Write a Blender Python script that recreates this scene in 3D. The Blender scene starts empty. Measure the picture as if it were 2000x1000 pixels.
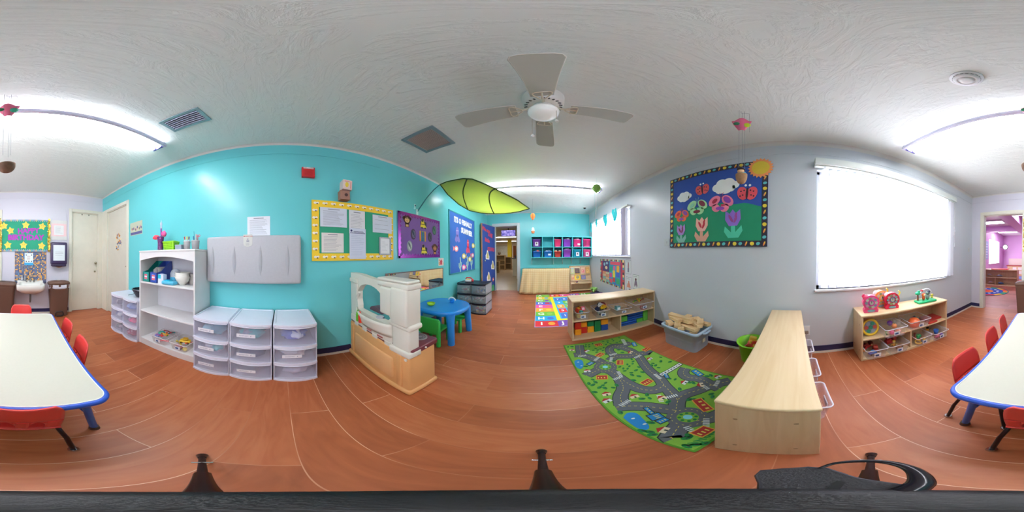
import bpy, bmesh, math, random
from mathutils import Matrix, Vector
from mathutils.noise import noise as pnoise
random.seed(7)
sc = bpy.context.scene
COL = sc.collection
PI = math.pi
R = math.radians

# ---------------------------------------------------------------- camera, world, exposure
cam_d = bpy.data.cameras.new('camera'); cam = bpy.data.objects.new('camera', cam_d); COL.objects.link(cam)
cam_d.type = 'PANO'
(cam_d.cycles if hasattr(cam_d, 'cycles') else cam_d).panorama_type = 'EQUIRECTANGULAR'
cam_d.clip_start = 0.01; cam_d.clip_end = 60
EYE = Vector((0, 0, 1.12))
rot = Matrix.Rotation(R(9.112), 3, 'Z') @ Matrix.Rotation(R(-0.2214), 3, 'X') @ Matrix.Rotation(R(0.5246), 3, 'Y')
right, fwd, up = rot @ Vector((1, 0, 0)), rot @ Vector((0, 1, 0)), rot @ Vector((0, 0, 1))
m = Matrix((right, up, -fwd)).transposed().to_4x4(); m.translation = EYE
cam.matrix_world = m
sc.camera = cam
world = bpy.data.worlds.new('world'); sc.world = world; world.use_nodes = True
world.node_tree.nodes['Background'].inputs[0].default_value = (0.8, 0.88, 1, 1)
world.node_tree.nodes['Background'].inputs[1].default_value = 1.0
sc.view_settings.view_transform = 'Standard'; sc.view_settings.look = 'None'
sc.view_settings.gamma = 1; sc.view_settings.use_curve_mapping = False
sc.view_settings.exposure = 0.62
sc.cycles.use_denoising = True
sc.cycles.sample_clamp_indirect = 6
sc.cycles.max_bounces = 10; sc.cycles.diffuse_bounces = 6; sc.cycles.transparent_max_bounces = 16
sc.cycles.caustics_reflective = False; sc.cycles.caustics_refractive = False
TUBE_W = 40.0      # radiance of the fluorescent tubes
PANE_W = 5.0       # radiance of the daylight behind the blinds
HALL_W = 14.0

# ---------------------------------------------------------------- materials
def lin(h):
    h = h.lstrip('#'); o = []
    if len(h) == 3: h = ''.join(q*2 for q in h)
    for i in (0, 2, 4):
        c = int(h[i:i+2], 16) / 255
        o.append(c / 12.92 if c <= 0.04045 else ((c + 0.055) / 1.055) ** 2.4)
    return (*o, 1)
_mc = {}
def mat(h, rough=0.5, metal=0.0, alpha=1.0, emit=0.0, vary=0.06, scale=9.0, bump=0.0, coat=0.0, trans=0.0, spec=0.5):
    k = (h, rough, metal, alpha, emit, vary, scale, bump, coat, trans, spec)
    if k in _mc: return _mc[k]
    mt = bpy.data.materials.new('surface_' + h.strip('#')); mt.use_nodes = True
    nt = mt.node_tree; b = nt.nodes['Principled BSDF']; c = lin(h)
    b.inputs['Roughness'].default_value = rough; b.inputs['Metallic'].default_value = metal
    b.inputs['Alpha'].default_value = alpha; b.inputs['Coat Weight'].default_value = coat
    b.inputs['Specular IOR Level'].default_value = spec
    b.inputs['Base Color'].default_value = c
    if emit:
        b.inputs['Emission Color'].default_value = c; b.inputs['Emission Strength'].default_value = emit
    if vary or bump:
        tc = nt.nodes.new('ShaderNodeTexCoord'); n = nt.nodes.new('ShaderNodeTexNoise')
        n.inputs['Scale'].default_value = scale; n.inputs['Detail'].default_value = 4
        nt.links.new(tc.outputs['Object'], n.inputs['Vector'])
        if vary:
            mx = nt.nodes.new('ShaderNodeMix'); mx.data_type = 'RGBA'
            mx.inputs[6].default_value = tuple(v * (1 - vary) for v in c[:3]) + (1,)
            mx.inputs[7].default_value = tuple(min(1, v * (1 + vary)) for v in c[:3]) + (1,)
            nt.links.new(n.outputs['Fac'], mx.inputs[0]); nt.links.new(mx.outputs[2], b.inputs['Base Color'])
        if bump:
            bp = nt.nodes.new('ShaderNodeBump'); bp.inputs['Strength'].default_value = bump
            bp.inputs['Distance'].default_value = 0.01
            nt.links.new(n.outputs['Fac'], bp.inputs['Height']); nt.links.new(bp.outputs['Normal'], b.inputs['Normal'])
    _mc[k] = mt
    return mt
def nodes(mt):
    mt.use_nodes = True
    return mt.node_tree, mt.node_tree.nodes, mt.node_tree.links, mt.node_tree.nodes['Principled BSDF']
def wood(name, h1, h2, axis=0, rough=0.42, sc_=1.0):
    mt = bpy.data.materials.new(name); nt, N, L, b = nodes(mt)
    tc = N.new('ShaderNodeTexCoord'); mp = N.new('ShaderNodeMapping')
    s = [26 * sc_] * 3; s[axis] = 1.6 * sc_; mp.inputs['Scale'].default_value = s
    n = N.new('ShaderNodeTexNoise'); n.inputs['Scale'].default_value = 1.4; n.inputs['Detail'].default_value = 5; n.inputs['Distortion'].default_value = .6
    cr = N.new('ShaderNodeValToRGB'); cr.color_ramp.elements[0].color = lin(h1); cr.color_ramp.elements[1].color = lin(h2)
    cr.color_ramp.elements[0].position = .3; cr.color_ramp.elements[1].position = .7
    L.new(tc.outputs['Object'], mp.inputs['Vector']); L.new(mp.outputs[0], n.inputs['Vector'])
    L.new(n.outputs['Fac'], cr.inputs[0]); L.new(cr.outputs[0], b.inputs['Base Color'])
    b.inputs['Roughness'].default_value = rough
    return mt
def wall_mat(name, h, bump=0.25, rough=0.38, scale=5, coat=0.0):
    mt = bpy.data.materials.new(name); nt, N, L, b = nodes(mt); c = lin(h)
    tc = N.new('ShaderNodeTexCoord'); n = N.new('ShaderNodeTexNoise'); n.inputs['Scale'].default_value = scale
    n.inputs['Detail'].default_value = 6; n.inputs['Roughness'].default_value = .6
    n2 = N.new('ShaderNodeTexNoise'); n2.inputs['Scale'].default_value = 1.1
    mx = N.new('ShaderNodeMix'); mx.data_type = 'RGBA'
    mx.inputs[6].default_value = tuple(v * .94 for v in c[:3]) + (1,); mx.inputs[7].default_value = tuple(min(1, v * 1.05) for v in c[:3]) + (1,)
    bp = N.new('ShaderNodeBump'); bp.inputs['Strength'].default_value = bump; bp.inputs['Distance'].default_value = .02
    L.new(tc.outputs['Object'], n.inputs['Vector']); L.new(tc.outputs['Object'], n2.inputs['Vector'])
    L.new(n2.outputs['Fac'], mx.inputs[0]); L.new(mx.outputs[2], b.inputs['Base Color'])
    L.new(n.outputs['Fac'], bp.inputs['Height']); L.new(bp.outputs[0], b.inputs['Normal'])
    b.inputs['Roughness'].default_value = rough; b.inputs['Coat Weight'].default_value = coat
    return mt
TEAL = wall_mat('teal_paint', '#66c7cb', .12, .3)
WHITEW = wall_mat('white_wall_paint', '#c6cad0', .18, .35)
LAVW = wall_mat('pale_lavender_paint', '#cdcbd6', .15, .35)
PURPLEW = wall_mat('orchid_paint', '#d9a9dc', .1, .45)
BEIGEW = wall_mat('beige_paint', '#d9c9ae', .1, .5)
CREAM = mat('#d8d5c6', .4); CREAMD = mat('#cfccbe', .4)
# ceiling: skip trowel plaster
CEIL = bpy.data.materials.new('trowelled_ceiling'); nt, N, L, b = nodes(CEIL)
tc = N.new('ShaderNodeTexCoord'); mp = N.new('ShaderNodeMapping'); mp.inputs['Scale'].default_value = (1.2, 3.4, 1)
n = N.new('ShaderNodeTexNoise'); n.inputs['Scale'].default_value = 2.6; n.inputs['Detail'].default_value = 7; n.inputs['Distortion'].default_value = 2.2; n.inputs['Roughness'].default_value = .62
cr = N.new('ShaderNodeValToRGB'); cr.color_ramp.elements[0].position = .46; cr.color_ramp.elements[1].position = .6
bp = N.new('ShaderNodeBump'); bp.inputs['Strength'].default_value = .22; bp.inputs['Distance'].default_value = .02
L.new(tc.outputs['Object'], mp.inputs[0]); L.new(mp.outputs[0], n.inputs['Vector']); L.new(n.outputs['Fac'], cr.inputs[0]); L.new(cr.outputs[0], bp.inputs['Height']); L.new(bp.outputs[0], b.inputs['Normal'])
b.inputs['Base Color'].default_value = lin('#dfe4e0'); b.inputs['Roughness'].default_value = .6
# floor: laminate boards laid across the room
def floor_mat(name, cols, mortar):
    mt = bpy.data.materials.new(name); nt, N, L, b = nodes(mt)
    tc = N.new('ShaderNodeTexCoord'); mp = N.new('ShaderNodeMapping'); mp.inputs['Location'].default_value = (.338, -.035, 0)
    br = N.new('ShaderNodeTexBrick'); br.offset = .37; br.offset_frequency = 2; br.squash = 1
    br.inputs['Scale'].default_value = 1; br.inputs['Brick Width'].default_value = 1.22; br.inputs['Row Height'].default_value = .19
    br.inputs['Mortar Size'].default_value = .0016; br.inputs['Mortar Smooth'].default_value = 0.2; br.inputs['Bias'].default_value = 0
    br.inputs['Color1'].default_value = (0, 0, 0, 1); br.inputs['Color2'].default_value = (1, 1, 1, 1); br.inputs['Mortar'].default_value = (.5, .5, .5, 1)
    m2 = N.new('ShaderNodeMapping'); m2.inputs['Scale'].default_value = (1.3, 7, 1)
    n = N.new('ShaderNodeTexNoise'); n.inputs['Scale'].default_value = 2.2; n.inputs['Detail'].default_value = 7; n.inputs['Distortion'].default_value = 1.6
    ad = N.new('ShaderNodeMath'); ad.operation = 'MULTIPLY_ADD'; ad.inputs[1].default_value = .34
    ad2 = N.new('ShaderNodeMath'); ad2.operation = 'MULTIPLY_ADD'; ad2.inputs[1].default_value = .62; ad2.inputs[2].default_value = .05
    cr = N.new('ShaderNodeValToRGB'); e = cr.color_ramp.elements
    e[0].position = .25; e[0].color = lin(cols[0]); e[1].position = .8; e[1].color = lin(cols[2]); k = e.new(.52); k.color = lin(cols[1])
    mx = N.new('ShaderNodeMix'); mx.data_type = 'RGBA'; mx.inputs[7].default_value = lin(mortar)
    L.new(tc.outputs['Object'], mp.inputs[0]); L.new(mp.outputs[0], br.inputs['Vector'])
    L.new(tc.outputs['Object'], m2.inputs[0])
    # shift the grain per board
    va = N.new('ShaderNodeVectorMath'); va.operation = 'ADD'; L.new(m2.outputs[0], va.inputs[0])
    vm = N.new('ShaderNodeVectorMath'); vm.operation = 'SCALE'; vm.inputs['Scale'].default_value = 11; L.new(br.outputs['Color'], vm.inputs[0]); L.new(vm.outputs[0], va.inputs[1])
    L.new(va.outputs[0], n.inputs['Vector'])
    L.new(n.outputs['Fac'], ad2.inputs[0]); L.new(br.outputs['Color'], ad.inputs[0]); L.new(ad2.outputs[0], ad.inputs[2])
    L.new(ad.outputs[0], cr.inputs[0]); L.new(cr.outputs[0], mx.inputs[6])
    # the joints gape in some places only
    n3 = N.new('ShaderNodeTexNoise'); n3.inputs['Scale'].default_value = .9; c3 = N.new('ShaderNodeValToRGB'); c3.color_ramp.elements[0].position = .47; c3.color_ramp.elements[1].position = .56
    c3.color_ramp.elements[0].color = (.12, .12, .12, 1)
    L.new(tc.outputs['Object'], n3.inputs['Vector']); L.new(n3.outputs['Fac'], c3.inputs[0])
    mm = N.new('ShaderNodeMath'); mm.operation = 'MULTIPLY'; L.new(br.outputs['Fac'], mm.inputs[0]); L.new(c3.outputs[0], mm.inputs[1])
    L.new(mm.outputs[0], mx.inputs[0]); L.new(mx.outputs[2], b.inputs['Base Color'])
    b.inputs['Roughness'].default_value = .4; b.inputs['Specular IOR Level'].default_value = .45
    return mt
FLOOR = floor_mat('laminate_boards', ('#8f4c2a', '#a65b35', '#b66d45'), '#e0b596')
MAPLE = wood('maple_laminate', '#d9bb90', '#e2c9a2', 0, .38)
MAPLEV = wood('maple_laminate_upright', '#d3b48a', '#dfc49c', 2, .4)
PINE = wood('unfinished_pine', '#cfa878', '#e0c192', 0, .6, 1.6)

# ---------------------------------------------------------------- mesh builder
class MB:
    def __init__(s): s.v = []; s.f = []; s.mi = []; s.sm = []; s.m = 0; s.smooth = False; s.M = None
    def add(s, verts, faces, smooth=None):
        o = len(s.v)
        for p in verts:
            p = Vector(p); s.v.append(tuple(s.M @ p) if s.M is not None else tuple(p))
        for f in faces:
            s.f.append([i + o for i in f]); s.mi.append(s.m); s.sm.append(s.smooth if smooth is None else smooth)
        return s
    def box(s, x0, y0, z0, x1, y1, z1, bev=0.0, seg=2):
        if x1 < x0: x0, x1 = x1, x0
        if y1 < y0: y0, y1 = y1, y0
        if z1 < z0: z0, z1 = z1, z0
        if bev <= 0:
            v = [(x0,y0,z0),(x1,y0,z0),(x1,y1,z0),(x0,y1,z0),(x0,y0,z1),(x1,y0,z1),(x1,y1,z1),(x0,y1,z1)]
            return s.add(v, [(0,3,2,1),(4,5,6,7),(0,1,5,4),(1,2,6,5),(2,3,7,6),(3,0,4,7)], False)
        bm = bmesh.new(); bmesh.ops.create_cube(bm, size=1)
        for q in bm.verts: q.co = ((x0+x1)/2 + q.co.x*(x1-x0), (y0+y1)/2 + q.co.y*(y1-y0), (z0+z1)/2 + q.co.z*(z1-z0))
        bmesh.ops.bevel(bm, geom=bm.edges[:], offset=min(bev, (x1-x0)*.49, (y1-y0)*.49, (z1-z0)*.49), segments=seg, profile=.5, affect='EDGES')
        return s.take(bm, seg > 2)
    def take(s, bm, smooth=False):
        bm.verts.index_update()
        s.add([q.co.copy() for q in bm.verts], [[q.index for q in f.verts] for f in bm.faces], smooth); bm.free(); return s
    def cyl(s, p0, p1, r0, r1=None, seg=16, cap=True, smooth=True):
        p0, p1 = Vector(p0), Vector(p1); r1 = r0 if r1 is None else r1
        d = (p1 - p0).normalized(); a = d.orthogonal().normalized(); b = d.cross(a)
        v = []
        for p, r in ((p0, r0), (p1, r1)):
            for i in range(seg):
                t = 2 * PI * i / seg; v.append(p + a * (r * math.cos(t)) + b * (r * math.sin(t)))
        s.add(v, [(i, (i+1) % seg, seg + (i+1) % seg, seg + i) for i in range(seg)], smooth)
        if cap: s.add(v[:seg], [list(range(seg))[::-1]], False); s.add(v[seg:], [list(range(seg))], False)
        return s
    def tube(s, pts, r, seg=8, closed=False, flat=1.0):
        P = [Vector(p) for p in pts]; n = len(P); rs = r if isinstance(r, (list, tuple)) else [r] * n
        T = []
        for i in range(n):
            a = P[(i-1) % n] if (closed or i) else P[i]; c = P[(i+1) % n] if (closed or i < n-1) else P[i]
            T.append((c - a).normalized())
        u = T[0].orthogonal().normalized(); v = []
        for i in range(n):
            u = (u - T[i] * u.dot(T[i])).normalized(); w = T[i].cross(u)
            for k in range(seg):
                t = 2 * PI * k / seg; v.append(P[i] + u * (rs[i] * math.cos(t)) + w * (rs[i] * flat * math.sin(t)))
        f = []
        for i in range(n if closed else n-1):
            j = (i+1) % n
            for k in range(seg): f.append((i*seg+k, i*seg+(k+1) % seg, j*seg+(k+1) % seg, j*seg+k))
        s.add(v, f, True)
        if not closed: s.add(v[:seg], [list(range(seg))[::-1]], False); s.add(v[-seg:], [list(range(seg))], False)
        return s
    def lathe(s, prof, c=(0,0,0), seg=24, a0=0.0, a1=2*PI, smooth=True):
        full = abs(a1 - a0 - 2*PI) < 1e-6; k = seg if full else seg + 1; v = []
        for i in range(k):
            t = a0 + (a1 - a0) * i / seg
            for (r, z) in prof: v.append((c[0] + r*math.cos(t), c[1] + r*math.sin(t), c[2] + z))
        n = len(prof); f = []
        for i in range(seg):
            j = (i+1) % k
            for q in range(n-1): f.append((i*n+q, j*n+q, j*n+q+1, i*n+q+1))
        return s.add(v, f, smooth)
    def sph(s, c, r, seg=12, rings=8, rough=0.0, seed=0):
        r = r if isinstance(r, (tuple, list)) else (r, r, r)
        v = []; f = []
        for j in range(rings+1):
            ph = PI * j / rings
            for i in range(seg):
                t = 2*PI*i/seg; d = Vector((math.sin(ph)*math.cos(t), math.sin(ph)*math.sin(t), math.cos(ph)))
                k = 1 + (rough * pnoise(d*2.2 + Vector((seed*3.1, seed, 0))) if rough else 0)
                v.append((c[0]+r[0]*d.x*k, c[1]+r[1]*d.y*k, c[2]+r[2]*d.z*k))
        for j in range(rings):
            for i in range(seg): f.append((j*seg+i, (j+1)*seg+i, (j+1)*seg+(i+1) % seg, j*seg+(i+1) % seg))
        return s.add(v, f, True)
    def prism(s, poly, z0, z1):
        n = len(poly); A = sum(poly[i][0]*poly[(i+1) % n][1] - poly[(i+1) % n][0]*poly[i][1] for i in range(n))
        if A < 0: poly = poly[::-1]
        v = [(x, y, z0) for x, y in poly] + [(x, y, z1) for x, y in poly]
        f = [list(range(n))[::-1], list(range(n, 2*n))] + [(i, (i+1) % n, n+(i+1) % n, n+i) for i in range(n)]
        return s.add(v, f, False)
    def ribbon(s, pts, w, z0, z1):
        P = [Vector((p[0], p[1])) for p in pts]; n = len(P); Lf = []; Rt = []
        for i in range(n):
            t = (P[min(i+1, n-1)] - P[max(i-1, 0)]).normalized(); q = Vector((-t.y, t.x)) * w / 2
            Lf.append(P[i] + q); Rt.append(P[i] - q)
        v = [(p.x, p.y, z0) for p in Lf] + [(p.x, p.y, z0) for p in Rt] + [(p.x, p.y, z1) for p in Lf] + [(p.x, p.y, z1) for p in Rt]
        f = []
        for i in range(n-1):
            f += [(2*n+i, 3*n+i, 3*n+i+1, 2*n+i+1), (i, i+1, n+i+1, n+i), (i, 2*n+i, 2*n+i+1, i+1), (n+i, n+i+1, 3*n+i+1, 3*n+i)]
        f += [(0, n, 3*n, 2*n), (n-1, 3*n-1, 4*n-1, 2*n-1)]
        return s.add(v, f, False)
    def grid(s, fn, nu, nv, thick=0.0, smooth=True):
        v = [Vector(fn(i/nu, j/nv)) for i in range(nu+1) for j in range(nv+1)]
        idx = lambda i, j: i*(nv+1)+j
        f = [(idx(i, j), idx(i+1, j), idx(i+1, j+1), idx(i, j+1)) for i in range(nu) for j in range(nv)]
        if thick:
            N_ = [Vector((0,0,0)) for _ in v]
            for q in f:
                nn = (v[q[1]]-v[q[0]]).cross(v[q[3]]-v[q[0]])
                for i in q: N_[i] += nn
            o = len(v); v2 = [p - (N_[i].normalized()*thick) for i, p in enumerate(v)]
            f = f + [tuple(i+o for i in q[::-1]) for q in f]
            rim = [idx(i, 0) for i in range(nu+1)] + [idx(nu, j) for j in range(1, nv+1)] + [idx(i, nv) for i in range(nu-1, -1, -1)] + [idx(0, j) for j in range(nv-1, 0, -1)]
            f += [(rim[i], rim[i] + o, rim[(i+1) % len(rim)] + o, rim[(i+1) % len(rim)]) for i in range(len(rim))]
            v = v + v2
        return s.add(v, f, smooth)
    def text(s, t, size, x=0, y=0, z=0, d=.0015, align='CENTER', bold=0.0, rotz=0, sx=1.0):
        cu = bpy.data.curves.new('t', 'FONT'); cu.body = t; cu.size = size; cu.extrude = d/2; cu.align_x = align; cu.align_y = 'CENTER'; cu.offset = bold
        cu.resolution_u = 2
        o = bpy.data.objects.new('t', cu); COL.objects.link(o); dg = bpy.context.evaluated_depsgraph_get()
        me = o.evaluated_get(dg).to_mesh(); Mx = Matrix.Translation((x, y, z + d/2)) @ Matrix.Rotation(rotz, 4, 'Z') @ Matrix.Diagonal((sx, 1, 1, 1))
        s.add([Mx @ q.co for q in me.vertices], [list(p.vertices) for p in me.polygons], False)
        o.evaluated_get(dg).to_mesh_clear(); bpy.data.objects.remove(o); bpy.data.curves.remove(cu)
        return s

def build(name, mb, mats, parent=None, loc=None, rot=None, mw=None):
    me = bpy.data.meshes.new(name); me.from_pydata(mb.v, [], mb.f)
    mats = mats if isinstance(mats, (list, tuple)) else [mats]
    for q in mats: me.materials.append(q)
    me.polygons.foreach_set('material_index', mb.mi); me.polygons.foreach_set('use_smooth', mb.sm); me.update()
    o = bpy.data.objects.new(name, me); COL.objects.link(o)
    if parent is not None: o.parent = parent
    if loc is not None: o.location = loc
    if rot is not None: o.rotation_euler = rot
    if mw is not None: o.matrix_world = mw
    return o
def tagit(o, label, cat, group=None):
    o['label'] = label; o['category'] = cat
    if group: o['group'] = group
    return o
def thing(name, label, cat, loc=(0,0,0), rz=0.0, group=None, mw=None):
    o = bpy.data.objects.new(name, None); COL.objects.link(o); o.empty_display_size = .05
    if mw is not None: o.matrix_world = mw
    else: o.location = loc; o.rotation_euler = (0, 0, rz)
    return tagit(o, label, cat, group)
def one(name, mb, mats, label, cat, loc=None, rot=None, group=None, mw=None):
    return tagit(build(name, mb, mats, None, loc, rot, mw), label, cat, group)
def struct(name, mb, mats, parent=None, **k):
    o = build(name, mb, mats, parent, **k)
    if parent is None: o['kind'] = 'structure'
    return o
def dup(root, label=None, loc=None, rz=None, group=None, mats=None):
    def cp(o, par):
        c = o.copy(); COL.objects.link(c)
        if par is not None: c.parent = par
        for ch in list(o.children): cp(ch, c)
        return c
    r = cp(root, None)
    if loc is not None: r.location = loc
    if rz is not None: r.rotation_euler = (0, 0, rz)
    if label: r['label'] = label
    if group: r['group'] = group
    return r
# wall frames: local x to the right when facing the wall, y up, z out of the wall into the room
XL, XR, YF, YB, ZC = -1.583, 1.622, 4.957, -3.119, 2.447
def wf(side, u, z, off=0.0, tilt=0.0):
    if side == 'L': X, Z, p = Vector((0,1,0)), Vector((1,0,0)), Vector((XL+off, u, z))
    if side == 'R': X, Z, p = Vector((0,-1,0)), Vector((-1,0,0)), Vector((XR-off, u, z))
    if side == 'F': X, Z, p = Vector((1,0,0)), Vector((0,-1,0)), Vector((u, YF-off, z))
    if side == 'B': X, Z, p = Vector((-1,0,0)), Vector((0,1,0)), Vector((u, YB+off, z))
    M = Matrix((X, Vector((0,0,1)), Z)).transposed().to_4x4(); M.translation = p
    return M @ Matrix.Rotation(tilt, 4, 'Z')
def star(cx, cy, r, r2=None, n=5, rot=PI/2):
    r2 = r2 or r*.55
    return [(cx + (r if i % 2 == 0 else r2)*math.cos(rot + PI*i/n), cy + (r if i % 2 == 0 else r2)*math.sin(rot + PI*i/n)) for i in range(2*n)]
def ell(cx, cy, rx, ry=None, n=20, rot=0):
    ry = ry or rx; o = []
    for i in range(n):
        t = 2*PI*i/n; x, y = rx*math.cos(t), ry*math.sin(t); o.append((cx + x*math.cos(rot) - y*math.sin(rot), cy + x*math.sin(rot) + y*math.cos(rot)))
    return o
def rect(x0, y0, x1, y1): return [(x0,y0),(x1,y0),(x1,y1),(x0,y1)]
def rrect(x0, y0, x1, y1, r, n=5):
    o = []
    for cx, cy, a in ((x1-r, y1-r, 0), (x0+r, y1-r, PI/2), (x0+r, y0+r, PI), (x1-r, y0+r, 1.5*PI)):
        for i in range(n+1): t = a + PI/2*i/n; o.append((cx + r*math.cos(t), cy + r*math.sin(t)))
    return o
WHITE = mat('#e4e4e6', .35); OFFW = mat('#d9d9d6', .4); PAPER = mat('#dfe2ea', .7); INK = mat('#3a3a44', .7); GREYINK = mat('#8b8e99', .7)
BLACK = mat('#16161a', .4); NAVY = mat('#23264f', .45); RED = mat('#d2322b', .35); YEL = mat('#f0c21e', .45); GRN = mat('#1f9a4a', .4)
BLUE = mat('#1f57b8', .4); ORG = mat('#ee8a1c', .4); PUR = mat('#7a35a8', .4); PINK = mat('#ee4f87', .4); LIME = mat('#8fd022', .4); SKY = mat('#35aee0', .4)
CHROME = mat('#c4c6c8', .2, 1.0); CYAN = mat('#2bb8b0', .45); BROWN = mat('#6b4636', .5)
# ================================================================ THE ROOM
def panel_wall(name, side, u0, u1, z0, z1, holes, mt, thick=.12):
    mb = MB(); us = sorted({u0, u1, *[h[0] for h in holes], *[h[1] for h in holes]}); zs = sorted({z0, z1, *[h[2] for h in holes], *[h[3] for h in holes]})
    for i in range(len(us)-1):
        a, c = us[i], us[i+1]; k = 0
        while k < len(zs)-1:
            inside = lambda q: any(h[0] <= (a+c)/2 <= h[1] and h[2] <= (zs[q]+zs[q+1])/2 <= h[3] for h in holes)
            if inside(k): k += 1; continue
            e = k
            while e+1 < len(zs)-1 and not inside(e+1): e += 1
            if side == 'L': mb.box(XL-thick, a, zs[k], XL, c, zs[e+1])
            if side == 'R': mb.box(XR, a, zs[k], XR+thick, c, zs[e+1])
            if side == 'F': mb.box(a, YF, zs[k], c, YF+thick, zs[e+1])
            if side == 'B': mb.box(a, YB-thick, zs[k], c, YB, zs[e+1])
            k = e+1
    return struct(name, mb, mt)
D2 = (-2.90, -2.22, 0, 2.05)          # closet door in the teal wall
D1 = (-1.475, -.90, 0, 2.05)           # closet door in the end wall
D3 = (.53, 1.355, 0, 1.985)            # doorway to the playroom
D4 = (-1.335, -.625, 0, 2.045)         # doorway to the hall
W1 = (-2.15, -.225, .765, 2.06); W2 = (2.56, 4.58, 1.09, 2.04)
panel_wall('wall_left', 'L', YB-.12, YF+.12, 0, ZC, [D2], TEAL)
panel_wall('wall_right', 'R', YB-.12, YF+.12, 0, ZC, [W1, W2], WHITEW)
panel_wall('wall_back', 'B', XL, XR, 0, ZC, [D1, D3], LAVW)
panel_wall('wall_far', 'F', XL, XR, 0, ZC, [D4], TEAL)
struct('floor', MB().box(XL-.12, YB-.12, -.05, XR+.12, YF+.12, 0), FLOOR)
struct('ceiling', MB().box(XL-.12, YB-.12, ZC, XR+.12, YF+.12, ZC+.08), CEIL)
# plaster cove and the bond beam line near the ceiling
COVE = mat('#d2d0cb', .6)
def cove(side, mtx, w=.03):
    mb = MB(); n = 5
    pr = [(0, 0), (w, 0)] + [(w - w*math.sin(PI/2*i/n), -(w - w*math.cos(PI/2*i/n))) for i in range(1, n+1)]
    if side in 'LR':
        sgn = 1 if side == 'L' else -1; x = XL if side == 'L' else XR
        a, c = YB, YF; v = [(x + sgn*p, a, ZC + q) for p, q in pr] + [(x + sgn*p, c, ZC + q) for p, q in pr]
    else:
        sgn = 1 if side == 'B' else -1; y = YB if side == 'B' else YF
        a, c = XL, XR; v = [(a, y + sgn*p, ZC + q) for p, q in pr] + [(c, y + sgn*p, ZC + q) for p, q in pr]
    k = len(pr); mb.add(v, [list(range(k)), list(range(k, 2*k))] + [(i, (i+1) % k, k+(i+1) % k, k+i) for i in range(k)], False)
    return struct(mtx, mb, COVE)
cove('L', 'trim_1', .028); cove('R', 'trim_2', .045); cove('B', 'trim_3', .03); cove('F', 'trim_4', .012)
struct('trim_5', MB().box(XL, YB, 2.285, XL+.005, 1.1, ZC-.028), TEAL)
struct('trim_6', MB().box(XR-.005, YB, 2.272, XR, 1.35, ZC-.045), WHITEW)
struct('trim_7', MB().box(XL, YB, 2.285, XR, YB+.005, ZC-.03), LAVW)
# baseboards: navy rubber base with a cream shoe moulding
BASE = mat('#25254a', .4); SHOE = mat('#d8d2c6', .5)
def baseboard(name, side, spans):
    mb = MB()
    for a, c in spans:
        for m_, t, z0, z1 in ((0, .009, .026, .098), (1, .016, 0, .028)):
            mb.m = m_
            if side == 'L': mb.box(XL, a, z0, XL+t, c, z1)
            if side == 'R': mb.box(XR-t, a, z0, XR, c, z1)
            if side == 'F': mb.box(a, YF-t, z0, c, YF, z1)
            if side == 'B': mb.box(a, YB, z0, c, YB+t, z1)
    return struct(name, mb, [BASE, SHOE])
baseboard('baseboard_left', 'L', [(-2.155, YF)]); baseboard('baseboard_right', 'R', [(YB, YF)])
baseboard('baseboard_back', 'B', [(-.835, .465), (1.425, XR)]); baseboard('baseboard_far', 'F', [(-.53, XR)])
# door casings (trim) and doors
def casing(name, side, u0, u1, zt, w, mt, deep=.12, ext=(1, 1)):
    mb = MB(); w0, w1 = w*ext[0], w*ext[1]
    def bx(a, c, z0, z1, t0=-.0, t1=.018):
        if side == 'L': mb.box(XL+t0, a, z0, XL+t1, c, z1, .003, 1)
        if side == 'B': mb.box(a, YB+t0, z0, c, YB+t1, z1, .003, 1)
        if side == 'F': mb.box(a, YF-t1, z0, c, YF-t0, z1, .003, 1)
    if ext[0]: bx(u0-w0, u0, 0, zt+w)
    if ext[1]: bx(u1, u1+w1, 0, zt+w)
    bx(u0, u1, zt, zt+w)
    # jamb lining inside the opening
    for a, c, z0, z1 in ((u0, u0+.012, 0, zt), (u1-.012, u1, 0, zt), (u0, u1, zt-.012, zt)):
        if side == 'L': mb.box(XL-deep, a, z0, XL, c, z1)
        if side == 'B': mb.box(a, YB-deep, z0, c, YB, z1)
        if side == 'F': mb.box(a, YF, z0, c, YF+deep, z1)
    return struct(name, mb, mt)
casing('trim_8', 'L', D2[0], D2[1], 2.05, .062, CREAM, ext=(3.5, 1))
casing('trim_9', 'B', D1[0], D1[1], 2.05, .062, CREAM, ext=(1.7, 1))
casing('trim_10', 'B', D3[0], D3[1], 1.985, .066, CREAM)
casing('trim_11', 'F', D4[0], D4[1], 2.045, .085, mat('#c9d2d4', .4))
d = struct('door_1', MB().box(D1[0]+.012, YB-.055, .01, D1[1]-.012, YB-.02, 2.036, .003, 1), CREAM)
b_ = MB(); b_.cyl((-1.41, YB-.02, 1.0), (-1.41, YB+.012, 1.0), .012).sph((-1.41, YB+.03, 1.0), (.027, .024, .027)); build('door_knob', b_, mat('#a59c86', .25, 1), d)
b_ = MB(); b_.cyl((-1.41, YB-.02, .82), (-1.41, YB-.008, .82), .02); build('deadbolt', b_, mat('#a59c86', .25, 1), d)
b_ = MB()
for x in (-1.12, -1.27): b_.box(x-.012, YB-.02, 2.0, x+.012, YB-.008, 2.025, .003, 1)
build('latch', b_, mat('#8f8a80', .3, 1), d)
d = struct('door_2', MB().box(XL-.055, D2[0]+.012, .01, XL-.02, D2[1]-.012, 2.036, .003, 1), CREAMD)
b_ = MB(); b_.box(XL-.02, -2.255, .93, XL-.012, -2.235, 1.0, .002, 1).cyl((XL-.02, -2.246, .97), (XL+.01, -2.246, .97), .007); build('latch', b_, mat('#a59c86', .25, 1), d)

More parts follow.
